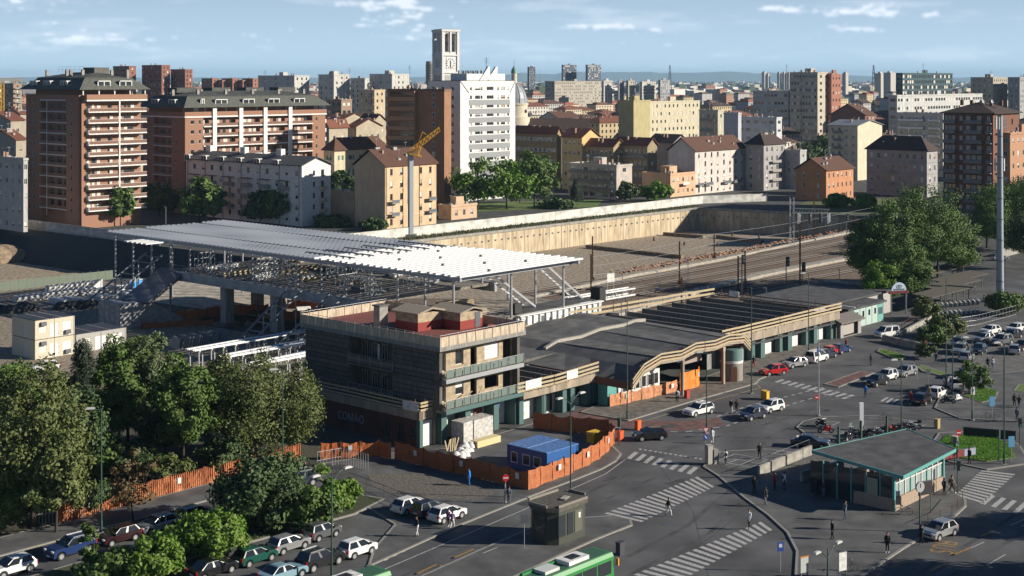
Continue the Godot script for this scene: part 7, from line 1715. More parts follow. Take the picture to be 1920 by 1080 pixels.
	sign_post("round no entry sign on a post behind the blue cabin fence",948,945,3.0,"noentry"); sign_post("blue roundabout arrow under a give way triangle by the grey cabinets",1323,868,4.0,"blue"); sign_post("blue parking plate beside the shop doors",1535,690,3.2,"plate"); sign_post("white parking plate at the tall lamp on the east pavement",1824,772,3.2,"white"); sign_post("pale blue bus stop flag on the east pavement",1860,785,2.8,"cyan"); sign_post("blue bus stop plate on the plaza kerb",1463,1072,2.6,"plate"); sign_post("dark backed sign on the small traffic island",1720,712,2.8,"back"); sign_post("second dark backed sign on the small traffic island",1740,724,2.4,"back"); sign_post("no entry sign on the lawn island",1797,862,3.4,"noentry"); sign_post("orange framed bus stop pole on the bus island",983,1030,3.2,"back"); sign_post("pale blue information flag by the billboards",1896,868,3.0,"cyan"); sign_post("no entry sign on the pole behind the motorcycles",1532,778,2.6,"noentry")
	for q in [[1790,880,3.6,0.4,"traffic light at the corner of the lawn island"],[1873,865,3.6,-0.8,"traffic light on the lawn beside the tall lamp"],[1795,925,3.4,1.2,"traffic light at the crossing behind the metro shelter"],[1912,838,3.4,0.0,"traffic light on the far kerb by the billboards"],[1160,835,3.2,2.6,"dark traffic light at the corner of the net fence"]]: traffic_light(q[4],q[0],q[1],q[2],q[3])
	for q in [[1725,1000,905,"round clock on a thin post beside the metro shelter"],[1735,960,903,"dark billboard on posts beside the metro shelter"],[1580,1085,1035,"white poster stand on the plaza"],[1508,1085,1045,"orange framed route map stand on the plaza"],[1775,866,848,"red and white advertising boards along the lawn island"],[1855,822,805,"long black hoarding along the lawn's far kerb"]]:
		var o := thing("poster_stand",q[3],"sign",G(q[0],q[1]),0.5 if q[0] != 1855 else -0.35); var at := G(q[0],q[1]); var h: float = EYE - (q[2] - HY) * (-at.z) / F
		if q[0] == 1725:
			var c := MB.new(); c.tube(Vector3(0,h - 0.4,-0.08),Vector3(0,h - 0.4,0.08),0.5,0.5,20); put(o,"clock_face",mat("clock_grey",0.4,0.4,0.4,0.3),c); bx(o,"clock_hand",M.black,Vector3(0,h - 0.25,0.1),Vector3(0.06,0.4,0.02)); bx(o,"post",M.lamp_green,Vector3(0,h / 2 - 0.4,0),Vector3(0.12,h - 0.8,0.12))
		else:
			var w: float = {1735: 1.9,1580: 0.9,1508: 0.9,1775: 9.0,1855: 6.0}[q[0]]; var ph: float = {1735: 1.3,1580: 1.6,1508: 1.3,1775: 0.8,1855: 1.0}[q[0]]
			var n := 5 if q[0] == 1775 else 1
			for i in n: bx(o,"board",[M.black,M.white,mat("map_grey",0.4,0.42,0.4),mat("ad_red",0.2,0.03,0.03),M.black][[1735,1580,1508,1775,1855].find(q[0])] if i % 3 != 1 else mat("ad_blue",0.3,0.33,0.42),Vector3(-w / 2 + w * (i + 0.5) / n,h - ph / 2,0),Vector3(w / n - 0.05,ph,0.08))
			bx(o,"frame",mat("frame_orange",0.6,0.2,0.03) if q[0] == 1508 else M.steel_dark,Vector3(0,h + 0.04,0),Vector3(w,0.08,0.12))
			for x in [-w * 0.4,w * 0.4]: bx(o,"post",M.steel_dark,Vector3(x,(h - ph) / 2,0),Vector3(0.09,h - ph,0.09))
	for q in [[1288,748,"red litter bin on the station pavement",[0.35,0.04,0.03]],[1163,826,"red and orange road barrier at the corner of the net fence",[0.6,0.09,0.02]],[1196,806,"orange plastic barrier on the red cycle lane",[0.65,0.12,0.02]],[1432,748,"yellow bollard box on the road",[0.6,0.36,0.03]],[1437,750,"second yellow bollard box on the road",[0.6,0.36,0.03]],[1790,836,"stone block on the lawn",[0.4,0.36,0.33]],[1757,803,"tan traffic bin on the kerb behind the shelter",[0.35,0.27,0.12]],[1163,1040,"dark post box on the bus island",[0.05,0.05,0.06]]]:
		var o := thing("street_box",q[2],"bin",G(q[0],q[1]),TURN); var c: Array = q[3]; var mm := mat("box_%s" % q[2].left(12),c[0],c[1],c[2],0.5)
		bx(o,"body",mm,Vector3(0,0.55,0),Vector3(0.7,1.1,0.5)); bx(o,"lid",mm,Vector3(0,1.14,0),Vector3(0.76,0.1,0.56)); bx(o,"foot",M.black,Vector3(0,0.05,0),Vector3(0.5,0.1,0.4))
	# railings and gates
	for q in [["grey metal gate with spaced bars at the site entrance",[[595,880],[640,872],[690,884]],1.9,0.35,2],["low rusty railing along the parking bay",[[655,905],[720,930],[800,965]],1.1,2.2,2],["grey slatted gate at the end of the orange fence",[[60,985],[130,978],[190,962]],2.0,0.3,2],["railing on the corner of the plaza by the zebra crossing",[[1740,985],[1785,965],[1805,940]],1.0,2.0,1],["railing beside the paved ramp of the pavilion",[[1685,622],[1735,592]],1.2,2.0,2],["wire fence round the dark parking sheds",[[1740,630],[1830,618],[1905,598]],2.4,1.2,3]]:
		var pts := []; var o := thing("railing",q[0],"railing",G(q[1][0][0],q[1][0][1])); for e in q[1]: pts.append(G(e[0],e[1]) - o.position)
		rail_run(o,pts,q[2],M.steel if q[2] > 1.5 else M.rust,q[3],q[4],"bars")
	# walls and sheds at the eastern end
	for q in [["dark low wall at the back of the parking loop",[[1655,640],[1735,658]],1.1],["stone edged ramp wall beside the turquoise pavilion",[[1690,630],[1745,600]],0.8],["pale wall before the far lawn by the mast",[[1880,482],[1990,455]],2.0]]:
		var a := G(q[1][0][0],q[1][0][1]); var b := G(q[1][1][0],q[1][1][1]); var mb := MB.new(); mb.bar(Vector3(0,q[2] / 2,0),b - a + Vector3(0,q[2] / 2,0),0.4,q[2]); solo("garden_wall",q[0],"wall",M.concrete,mb.done(),a)
	sheet("sports_lawn",M.grass,poly([[1880,480],[2000,452],[2000,440],[1880,455]]),0.05)
	for i in 4:
		var o := thing("parking_shed",["long flat shed roof shading parked bicycles beside the mast","second flat shed roof over the bicycle racks","third shed roof over the bicycle racks","wide tilted shed roof below the big trees"][i],"shed",[G(1750,585),G(1765,570),G(1780,556),G(1745,545)][i],TURN)
		bx(o,"roof",mat("shed_roof",0.12,0.105,0.085,0.8,"streak",0.3),Vector3(9,2.8 + (0.6 if i == 3 else 0.0),-2),Vector3(19 if i < 3 else 30,0.14,4.0),Basis(Vector3.RIGHT,0.08)); for j in 4: bx(o,"post",M.steel_dark,Vector3(1 + j * 5.2,1.4,-0.6),Vector3(0.14,2.8,0.14))
	rng.seed = 81
	for i in 26:
		var o := thing("bicycle_stand","bicycle stand with white hood under the shed roofs","bicycle stand",G(1730 + (i % 13) * 8.5,598 - (i % 13) * 0.8 - int(i / 13) * 17),TURN + 0.3,"hooded bicycle stands")
		var mb := MB.new(); for j in 6: mb.bar(Vector3(0,0.3 + sin(PI * j / 6) * 0.8,cos(PI * j / 6) * 0.5),Vector3(0,0.3 + sin(PI * (j + 1) / 6) * 0.8,cos(PI * (j + 1) / 6) * 0.5),0.35,0.06)
		put(o,"hood",mat("hood_grey",0.5,0.52,0.52,0.4),mb); bx(o,"rack",M.steel_dark,Vector3(0,0.35,0),Vector3(0.1,0.6,0.7))
	bus("green city bus with white roof units waiting at the bus island",S(-28.8,-42.1),TURN); bus("second green city bus mostly below the picture's lower edge",S(-44.5,-31.5),TURN)

func bus(label: String,at: Vector3,turn: float):
	var o := thing("city_bus",label,"bus",at,turn)
	var gr := mat("bus_green",0.03,0.21,0.05,0.4); var dk := mat("bus_roof",0.05,0.13,0.075,0.6,"grain",0.4)
	var b := MB.new(); var sec := [[-1.27,0.35],[-1.27,1.15],[-1.24,2.7],[-1.05,3.0],[1.05,3.0],[1.24,2.7],[1.27,1.15],[1.27,0.35]]
	for k in sec.size() - 1: b.quad(Vector3(-6,sec[k + 1][1],sec[k + 1][0]),Vector3(-6,sec[k][1],sec[k][0]),Vector3(6,sec[k][1],sec[k][0]),Vector3(6,sec[k + 1][1],sec[k + 1][0]))
	for x in [-6.0,6.0]:
		for k in range(1,sec.size() - 1):
			var p := [Vector3(x,sec[0][1],sec[0][0]),Vector3(x,sec[k][1],sec[k][0]),Vector3(x,sec[k + 1][1],sec[k + 1][0])]
			if x > 0: b.tri(p[0],p[1],p[2])
			else: b.tri(p[0],p[2],p[1])
	put(o,"body",gr,b)
	bx(o,"roof_panel",dk,Vector3(0,3.03,0),Vector3(11.4,0.05,1.9)); bx(o,"air_unit",M.white,Vector3(2.0,3.2,0),Vector3(2.6,0.35,1.5)); bx(o,"air_grille",M.black,Vector3(2.0,3.39,0),Vector3(1.2,0.03,0.9)); bx(o,"battery_box",mat("bus_box",0.5,0.52,0.5),Vector3(-1.3,3.15,0),Vector3(1.8,0.3,1.3)); bx(o,"roof_box",gr,Vector3(-1.3,3.1,-0.75),Vector3(4.5,0.25,0.3))
	bx(o,"front_display",M.black,Vector3(6.02,2.6,0),Vector3(0.06,0.45,2.1)); bx(o,"windscreen",M.window_glass,Vector3(6.03,1.75,0),Vector3(0.05,1.2,2.2))
	for z in [-1.26,1.26]:
		for k in 6: bx(o,"window",M.window_glass,Vector3(-5.0 + k * 1.95,1.9,z),Vector3(1.75,1.1,0.06))
		bx(o,"skirt",M.white if z < 0 else gr,Vector3(0,0.6,z),Vector3(11.6,0.4,0.05))
		for x in [-3.2,3.6]:
			var w := MB.new(); w.tube(Vector3(x,0.48,z - 0.12),Vector3(x,0.48,z + 0.12),0.48,0.48,16); var wn := put(o,"wheel",M.black,w); var h := MB.new(); h.tube(Vector3(x,0.48,z - 0.14),Vector3(x,0.48,z + 0.14),0.26,0.26,12); put(wn,"rim",M.steel,h)
		bx(o,"mirror",mat("mirror_orange",0.6,0.25,0.03),Vector3(6.25,2.2,z * 1.15),Vector3(0.15,0.6,0.25))

# ================================================================ trees
func leaf_mat(key: String,r: float,g: float,b: float) -> StandardMaterial3D:
	if M.has(key): return M[key]
	var m := mat(key,r,g,b,0.7); m.vertex_color_use_as_albedo = true
	m.backlight_enabled = true; m.backlight = Color(minf(r * 3.2,1),minf(g * 3.2,1),minf(b * 2.0,1))
	return m
func crown_mesh(style: String,R: float,ry: float,v: int) -> ArrayMesh:
	# leaves spread through clumps; every leaf is its own small bent face
	var key := "crown_%s_%.1f_%.1f_%d" % [style,R,ry,v]
	if cache.has(key): return cache[key]
	var r := RandomNumberGenerator.new(); r.seed = hash(key) % 100000
	var mb := MB.new()
	var nc := int(clampf(9.0 * R * maxf(R,ry) * 0.55,18,90)); var per := 150
	var leaf := 0.15 if R < 2.6 else 0.2
	match style:
		"willow": nc = int(nc * 1.3); per = 120
		"airy": nc = int(nc * 1.05); per = 130
		"sparse": nc = int(nc * 0.6); per = 40; leaf = 0.2
		"far": per = 60; leaf = 0.6; nc = int(clampf(nc,34,56))
		"dense": per = 175
	for c in nc:
		var d := Vector3(r.randfn(),r.randfn(),r.randfn()).normalized(); var q := pow(r.randf(),0.42)
		if style == "conifer":
			var fy := r.randf(); d = Vector3(d.x,0,d.z).normalized() * (1.0 - fy) * r.randf_range(0.5,1.0) + Vector3(0,fy * 2 - 1,0); q = 1.0
		var cp := Vector3(d.x * R * q,d.y * ry * q,d.z * R * q) * 0.95
		if style != "conifer" and cp.y < -ry * 0.55: cp.y *= 0.6
		var cr := R * r.randf_range(0.2,0.36); if style == "conifer": cr = R * 0.26
		var tone := r.randf_range(0.75,1.2)
		for k in per:
			var e := Vector3(r.randfn(),r.randfn(),r.randfn()).normalized(); var rr := pow(r.randf(),0.45)
			var p := cp + e * cr * rr * Vector3(1,0.8,1)
			if style == "willow": p.y -= pow(r.randf(),2.0) * ry * 0.5
			if style == "conifer": p.y -= (p - Vector3(0,p.y,0)).length() * 0.35
			var out := (e * 0.6 + (p / Vector3(R,ry,R)).normalized() * 0.7 + Vector3(0,0.25,0)).normalized()
			var n := (out + Vector3(r.randfn(),r.randfn(),r.randfn()) * 0.55).normalized()
			var a := n.cross(Vector3(r.randfn(),r.randfn(),r.randfn())).normalized(); var b := n.cross(a)
			var l := leaf * r.randf_range(0.6,1.3); var w := l * (0.6 if style != "willow" else 0.35)
			if style == "conifer": w = l * 0.3
			var t := tone * r.randf_range(0.75,1.25); mb.tint = Color(t,t,t * r.randf_range(0.7,1.1))
			var p0 := p - a * l; var p1 := p + b * w + n * l * 0.15; var p2 := p + a * l; var p3 := p - b * w + n * l * 0.15
			mb.tri_n(p0,p3,p2,n,n,n) if (p3 - p0).cross(p2 - p0).dot(n) > 0 else mb.tri_n(p0,p2,p3,n,n,n)
			mb.tri_n(p0,p2,p1,n,n,n) if (p2 - p0).cross(p1 - p0).dot(n) > 0 else mb.tri_n(p0,p1,p2,n,n,n)
	cache[key] = mb.done()
	return cache[key]
func tree(label: String,px: float,base: float,h: float,R: float,style: String,m: Material,group := "",shrub := false,called := ""):
	var at := G(px,base)
	var o := thing(called if called else ("shrub" if shrub else ("conifer_tree" if style == "conifer" else "leafy_tree")),label,"shrub" if shrub else "tree",at,rng.randf() * TAU,group)
	var ry := h * (0.5 if shrub else (0.47 if style == "conifer" else (0.46 if style != "far" else 0.48))); var cy := h - ry
	var t := MB.new(); var r0 := clampf(h * 0.016,0.06,0.32)
	var lean := Vector3(rng.randf_range(-0.4,0.4),0,rng.randf_range(-0.4,0.4))
	t.path([Vector3(0,-0.1,0),Vector3(0,cy * 0.4,0) + lean * 0.3,Vector3(0,cy,0) + lean,Vector3(0,h - ry * 0.35,0) + lean * 0.6],r0,r0 * 0.25,7)
	for k in 7:
		var a := TAU * k / 7.0 + rng.randf() * 0.6; var y0 := cy * rng.randf_range(0.45,0.95)
		var e := Vector3(cos(a) * R * 0.7,cy + ry * rng.randf_range(-0.4,0.6),sin(a) * R * 0.7)
		var s := Vector3(0,y0,0) + lean * (y0 / cy); t.path([s,s.lerp(e,0.5) + Vector3(0,-0.3,0),e],r0 * 0.45,r0 * 0.1,5)
	put(o,"trunk",mat("bark",0.075,0.055,0.04,0.95,"rough",0.6),t)
	var Rq := snappedf(R * (1.3 if style == "far" else 1.1),0.4); var yq := snappedf(ry,0.5)
	var c := part(o,"crown",m,crown_mesh(style,Rq,yq,rng.randi() % 2)); c.position = Vector3(0,cy,0)
func vegetation():
	rng.seed = 90
	var dark := leaf_mat("leaf_dark",0.050,0.091,0.023); var mid := leaf_mat("leaf_mid",0.089,0.149,0.025); var bright := leaf_mat("leaf_bright",0.148,0.239,0.030); var olive := leaf_mat("leaf_olive",0.111,0.137,0.035); var red := leaf_mat("leaf_red",0.117,0.078,0.031); var pine := leaf_mat("leaf_pine",0.032,0.05,0.028); var grey := leaf_mat("leaf_grey",0.105,0.139,0.059)
	for q in [["tall olive green tree overhanging the parked cars",62,985,16.3,4.6,"airy",olive],["tall leafy tree at the end of the slatted gate",-12,950,15.3,4.2,"airy",mid],["dark drooping cedar behind the tall lamp",155,872,13.8,3.6,"conifer",pine],["bright green tree in front of the cream cabins",222,862,13.5,3.2,"dense",mid],["grey green tree behind the orange slatted fence",275,850,13.8,3.2,"airy",grey],["round green tree standing beside the orange slatted fence",345,884,12.2,3.2,"dense",mid],["large willow like tree next to the station house",470,864,12.6,4.4,"willow",olive],["second willow like tree touching the annexe",545,852,11.2,3.2,"willow",olive],["small copper leaved tree on the pavement",250,984,7.6,2.2,"sparse",red],["fresh green tree at the yard entrance by the white car",16,830,9.5,2.8,"dense",bright],["leafy tree behind the copper leaved tree",130,925,12.0,3.4,"airy",dark],["shaded tree behind the white wall of the garden shed",395,850,9.0,2.8,"airy",dark],["thin leaning street tree with few leaves",412,960,6.8,1.2,"sparse",olive],["leafy tree close to the slatted gate",105,1000,10.0,3.0,"airy",olive]]: tree(q[0],q[1],q[2],q[3],q[4],q[5],q[6])
	for q in [["big dense dark evergreen shrub on the planted strip",492,985,6.6,4.4,"dense",dark],["bright green shrub beside the dark evergreen shrub",585,1000,4.6,2.6,"dense",mid],["round bright shrub below the parking bay railing",622,968,4.8,2.6,"dense",bright],["broad bright shrub between the two rows of cars",392,1050,4.2,3.2,"dense",bright],["bright shrub in front of the dark hatchback",285,1088,3.6,2.8,"dense",bright],["upright young shrub beside the blue off-roader",172,1078,4.6,1.2,"dense",mid],["low hedge shrub at the road's lower edge",210,1100,3.2,2.4,"dense",mid],["round clipped tree on the small lawn by the motorcycles",1826,738,4.4,2.2,"dense",mid],["wild shrub at the corner of the car park",1750,648,3.4,2.4,"dense",mid],["second wild shrub beside the car park wall",1772,632,4.0,2.8,"airy",olive],["shrub by the wire fence of the sheds",1735,600,4.4,2.6,"airy",olive],["shrub at the foot of the tall mast",1885,590,4.2,3.4,"dense",mid],["ivy covered shrub beside the pavilion ramp",1735,672,2.4,1.8,"airy",dark],["sunlit shrub on the waste ground by the orange house",1572,388,4.0,3.6,"far",bright],["second sunlit shrub on the waste ground",1622,392,4.6,3.2,"far",bright],["low hedge at the foot of the white terrace block",625,424,2.6,4.0,"far",mid],["shrub below the gabled house",700,432,3.2,3.0,"far",dark],["park hedge behind the hoarding",1045,390,2.6,5.0,"far",dark]]: tree(q[0],q[1],q[2],q[3],q[4],q[5],q[6],"",true)
	for q in [[1630,548,16,4.8,mid],[1668,552,19,5.6,mid],[1716,545,22,6.4,mid],[1758,540,21,6.0,mid],[1796,532,15,4.8,mid],[1650,580,9,3.6,bright],[1700,575,12,4.4,mid]]: tree("%s tree in the great dark green clump beside the tracks" % ["slender outermost","broad second","tallest","tall rounded","low spreading","smallest bright","short bushy"][taken.get("great_tree",-1) + 1],q[0],q[1],q[2],q[3],"dense",q[4],"clump of great trees beside the tracks",false,"great_tree")
	for q in [[1850,465,16,5.2],[1872,480,17,5.2],[1925,505,15,5.2],[1900,462,18,6.0],[1940,470,19,6.0],[1915,440,17,6.0]]: tree("dark green tree in the belt behind the tall mast",q[0],q[1],q[2],q[3],"dense",dark if q[0] % 2 else mid,"tree belt behind the mast")
	for q in [[896,394,16.5,6.4,bright,"bright green spreading tree in the park behind the hoarding"],[950,392,17.0,7.0,bright,"second bright green tree in the park"],[1002,388,20.0,6.4,mid,"tall round tree beside the white tower's annexe"],[975,380,15,4.0,dark,"dark tree between the park trees"],[1176,379,7.0,2.8,grey,"pale young tree before the modern flats"],[1230,377,6.4,4.4,bright,"low spreading tree before the pale orange shop"],[374,420,14.0,4.6,mid,"leafy tree in front of the white terrace block"],[400,420,11.5,3.2,mid,"smaller leafy tree beside the white terrace block"],[226,424,13.0,3.6,mid,"street tree at the foot of the brick tower"],[488,420,10.0,4.0,dark,"dark street tree before the terrace block"],[524,420,12.0,4.4,mid,"sunlit street tree before the terrace block"],[640,398,14.0,4.0,dark,"dark tree beside the tan blank wall"],[660,398,12.0,4.0,dark,"second dark tree beside the tan blank wall"],[300,405,10.0,5.0,dark,"shaded tree between brick tower and slab block"],[640,320,12,6.0,bright,"bright tree among the cottages"],[690,318,12,5.0,dark,"dark tree among the cottages"]]: tree(q[5],q[0],q[1],q[2],q[3],"far",q[4])
	for q in [[928,360,17,3.0,"dark conifer behind the park trees"],[1080,382,9.0,3.2,"dark conifer in front of the modern flats"],[955,356,15,2.6,"slender conifer beside the white tower"]]: tree(q[4],q[0],q[1],q[2],q[3],"conifer",pine)
	for q in [[1545,318,17,7],[1522,318,14,7],[1575,312,16,7],[1500,320,12,6],[1720,305,15,6],[1690,302,14,5],[1190,236,14,9],[1215,236,15,9],[1240,234,13,9],[1262,236,13,9],[1900,290,15,7],[1930,288,14,7],[20,300,14,6],[45,250,14,8],[1470,330,10,5],[90,232,14,9],[1640,296,13,6]]: tree("green tree rising between the distant roofs",q[0],q[1],q[2],q[3],"far",mid if int(q[0]) % 2 else dark,"trees between the distant roofs")
	for q in [[120,905,4.0,2.6],[190,890,4.6,2.8],[255,895,3.6,2.4],[320,905,3.2,2.2],[60,915,5.0,3.0],[420,880,3.6,2.4],[10,990,5.5,3.0],[310,850,5.0,2.8],[440,855,4.4,2.6],[85,860,5.5,3.2],[180,960,3.0,1.8]]: tree("undergrowth shrub behind the orange slatted fence",q[0],q[1],q[2],q[3],"airy",[dark,mid,olive][int(q[0]) % 3],"undergrowth behind the slatted fence",true)
	for q in [[240,830,13.5,3.4,mid],[110,850,9,3.0,olive],[310,835,11.5,3.0,mid],[420,835,11.0,3.0,olive],[40,900,12.5,3.4,mid]]: tree("leafy tree of the garden row behind the slatted fence",q[0],q[1],q[2],q[3],"airy",q[4],"garden row behind the slatted fence")
	for q in [[2215,1003,9.5,3.2],[2270,992,10,3.4],[2200,1100,11,4.4]]: tree("unseen tree casting its shade over the bus lane",q[0],q[1],q[2],q[3],"airy",mid,"roadside trees beyond the bus lane")  # all unseen; the last is added in place of a building that casts shade
	# weeds along the hoarding and white blossoms of ground cover
	var wd := MB.new(); rng.seed = 91
	for k in 2600:
		var f := rng.randf(); var p := G(lerpf(705,1305,f),lerpf(454.5,386.5,f)) + Vector3(rng.randf_range(-1,1),0.05,rng.randf_range(-4,4)); var hh := rng.randf_range(0.15,0.6); var a := rng.randf() * TAU; var t := rng.randf_range(0.6,1.2); wd.tint = Color(t,t,t)
		wd.tri(p - Vector3(cos(a),0,sin(a)) * 0.18,p + Vector3(cos(a),0,sin(a)) * 0.18,p + Vector3(rng.randf_range(-0.2,0.2),hh,0.1))
	solo("verge_weeds","straggling weeds along the foot of the white hoarding","weeds",leaf_mat("leaf_weed",0.10,0.11,0.035),wd.done(),Vector3.ZERO,0.0,"","stuff")
	var gs := MB.new()
	for q in [[1757,1900,816,864,5200,0.2],[1808,1872,728,754,1200,0.16],[1645,1700,657,674,600,0.16],[-50,640,962,1010,2500,0.15]]:
		for k in q[4]:
			var p := G(rng.randf_range(q[0],q[1]),rng.randf_range(q[2],q[3]),q[5]); if q[4] == 5200 and not Geometry2D.is_point_in_polygon(xz(p),poly([[1757,838],[1772,820],[1845,814],[1893,836],[1904,860],[1850,868],[1790,860]])): continue
			if q[4] == 1200 and not Geometry2D.is_point_in_polygon(xz(p),poly([[1808,744],[1838,724],[1872,736],[1866,750],[1840,757]])): continue
			if q[4] == 600 and not Geometry2D.is_point_in_polygon(xz(p),poly([[1650,655],[1668,659],[1702,669],[1690,676],[1672,672],[1644,660]])): continue
			if q[4] == 2500 and not Geometry2D.is_point_in_polygon(xz(p),polys([[-60,-4.5],[-20.5,-3.6],[-18.5,-10.5],[-24,-12.0],[-62,-9.4]])): continue
			var a := rng.randf() * TAU; var t := rng.randf_range(0.6,1.3); gs.tint = Color(t,t,t * 0.8); gs.tri(p - Vector3(cos(a),0,sin(a)) * 0.06,p + Vector3(cos(a),0,sin(a)) * 0.06,p + Vector3(rng.randf_range(-0.1,0.1),rng.randf_range(0.08,0.22),0.05))
	solo("grass_blades","short grass growing on the lawns and planted strips","grass",leaf_mat("leaf_grass",0.17,0.27,0.04),gs.done(),Vector3.ZERO,0.0,"","stuff")
	var sh := thing("garden_shed","small pale hut with white tarpaulin roof under the willow","hut",S(-20.5,13.5),TURN); bx(sh,"wall",mat("hut_grey",0.4,0.38,0.34,0.8,"rough",0.3),Vector3(2.5,1.4,-2),Vector3(5.6,2.8,3.6)); bx(sh,"roof",M.white,Vector3(2.5,2.9,-2),Vector3(6.2,0.2,4.2),Basis(Vector3.RIGHT,0.1)); bx(sh,"door",M.steel_dark,Vector3(2.2,1.1,-0.17),Vector3(1.0,2.0,0.06))

# ================================================================ vehicles
func inset(p: PackedVector2Array,d: float) -> PackedVector2Array:
	var o := PackedVector2Array(); var n := p.size()
	for i in n:
		var a := p[(i + n - 1) % n]; var b := p[i]; var c := p[(i + 1) % n]
		var t := ((b - a).normalized() + (c - b).normalized()).normalized()
		o.append(b + Vector2(-t.y,t.x) * d)
	return o
func bevelled(mb: MB,p: PackedVector2Array,hw: float,bev: float):
	# side outline p (counter-clockwise) swept across the car, edges rounded off
	var q := inset(p,bev); var n := p.size(); var ix := Geometry2D.triangulate_polygon(q)
	for s in [-1.0,1.0]:
		for i in range(0,ix.size(),3):
			var t := [q[ix[i]],q[ix[i + 1]],q[ix[i + 2]]]
			if (t[1] - t[0]).cross(t[2] - t[0]) * s < 0: t = [t[0],t[2],t[1]]
			mb.tri(Vector3(t[0].x,t[0].y,hw * s),Vector3(t[1].x,t[1].y,hw * s),Vector3(t[2].x,t[2].y,hw * s))
		for i in n:
			var j := (i + 1) % n
			var a := Vector3(p[i].x,p[i].y,(hw - bev) * s); var b := Vector3(p[j].x,p[j].y,(hw - bev) * s); var c := Vector3(q[j].x,q[j].y,hw * s); var d := Vector3(q[i].x,q[i].y,hw * s)
			if s > 0: mb.quad(a,b,c,d)
			else: mb.quad(b,a,d,c)
	for i in n:
		var j := (i + 1) % n; mb.quad(Vector3(p[j].x,p[j].y,hw - bev),Vector3(p[i].x,p[i].y,hw - bev),Vector3(p[i].x,p[i].y,-hw + bev),Vector3(p[j].x,p[j].y,-hw + bev))
func car_proto(L: float,W: float,H: float,belt: float,hood: float,c0: float,c1: float,t0: float,t1: float,wr: float,rails: bool) -> Node3D:
	# L length, W width, H height; cabin from c0 to c1 at the belt, t0 to t1 at the roof (x forward)
	var o := Node3D.new(); var h := L / 2; var ax := h - 0.78; var rx := -h + 0.74; var arch := wr + 0.07
	var p := PackedVector2Array([Vector2(-h,0.42),Vector2(-h + 0.1,0.26)])
	for x in [rx,ax]:
		for k in 9: p.append(Vector2(x - cos(PI * k / 8) * arch,maxf(0.22,wr + sin(PI * k / 8) * arch - 0.02)))
	for q in [[h - 0.1,0.24],[h,0.4],[h - 0.02,hood - 0.2],[h - 0.25,hood - 0.04],[c1 + 0.05,belt],[c0,belt + 0.02],[-h + 0.05,belt - 0.05]]: p.append(Vector2(q[0],q[1]))
	var b := MB.new(); bevelled(b,p,W / 2,0.07)
	var w0 := W / 2 - 0.06; var w1 := W / 2 - 0.24
	var A := []; for s in [-1.0,1.0]: A.append([Vector3(c0,belt - 0.02,w0 * s),Vector3(c1,belt - 0.02,w0 * s),Vector3(t1,H - 0.05,w1 * s),Vector3(t0,H - 0.05,w1 * s)])
	b.quad(A[1][0],A[1][1],A[1][2],A[1][3]); b.quad(A[0][1],A[0][0],A[0][3],A[0][2]); b.quad(A[1][1],A[0][1],A[0][2],A[1][2]); b.quad(A[0][0],A[1][0],A[1][3],A[0][3])
	var m0 := Vector3((t0 + 0.12),H,0); var m1 := Vector3(t1 - 0.15,H,0); var z := Vector3(0,0,w1 * 0.7)
	b.quad(m0 + z,m1 + z,m1 - z,m0 - z); b.quad(A[1][3],A[1][2],m1 + z,m0 + z); b.quad(A[0][2],A[0][3],m0 - z,m1 - z); b.quad(A[1][2],A[0][2],m1 - z,m1 + z); b.quad(A[0][3],A[1][3],m0 + z,m0 - z)
	put(o,"body",null,b)
	var gm: Material = M.car_glass
	var pane := func(called: String,a: Vector3,c: Vector3,d: Vector3,e: Vector3,k: float):
		var mid := (a + c + d + e) * 0.25; var n := (c - a).cross(e - a).normalized() * 0.012; var g := MB.new()
		g.quad(a.lerp(mid,k) + n,c.lerp(mid,k) + n,d.lerp(mid,k) + n,e.lerp(mid,k) + n); put(o,called,gm,g)
	pane.call("windscreen",A[1][1],A[0][1],A[0][2],A[1][2],0.05); pane.call("rear_window",A[0][0],A[1][0],A[1][3],A[0][3],0.1)
	for s in 2:
		for k in 2:
			var f0 := k * 0.5; var f1 := f0 + 0.5
			var q := [A[s][0].lerp(A[s][1],f0 + 0.04),A[s][0].lerp(A[s][1],f1 - 0.03),A[s][3].lerp(A[s][2],f1 - 0.02),A[s][3].lerp(A[s][2],f0 + 0.04)]
			if s == 1: pane.call("side_window",q[0],q[1],q[2],q[3],0.06)
			else: pane.call("side_window",q[1],q[0],q[3],q[2],0.06)
	if not cache.has("tyre%.2f" % wr):
		var t := MB.new(); t.tube(Vector3(0,0,-0.1),Vector3(0,0,0.1),wr,wr,18); cache["tyre%.2f" % wr] = t.done()
		var r := MB.new(); r.tube(Vector3(0,0,-0.112),Vector3(0,0,0.112),wr * 0.64,wr * 0.64,14); cache["rim%.2f" % wr] = r.done()
	for x in [ax,rx]:
		for s in [-1.0,1.0]:
			var wn := part(o,"wheel",M.black,cache["tyre%.2f" % wr]); wn.position = Vector3(x,wr,s * (W / 2 - 0.1)); part(wn,"rim",M.steel,cache["rim%.2f" % wr])
	bx(o,"underbody",M.black,Vector3(0,0.42,0),Vector3(L - 0.5,0.36,W - 0.42))
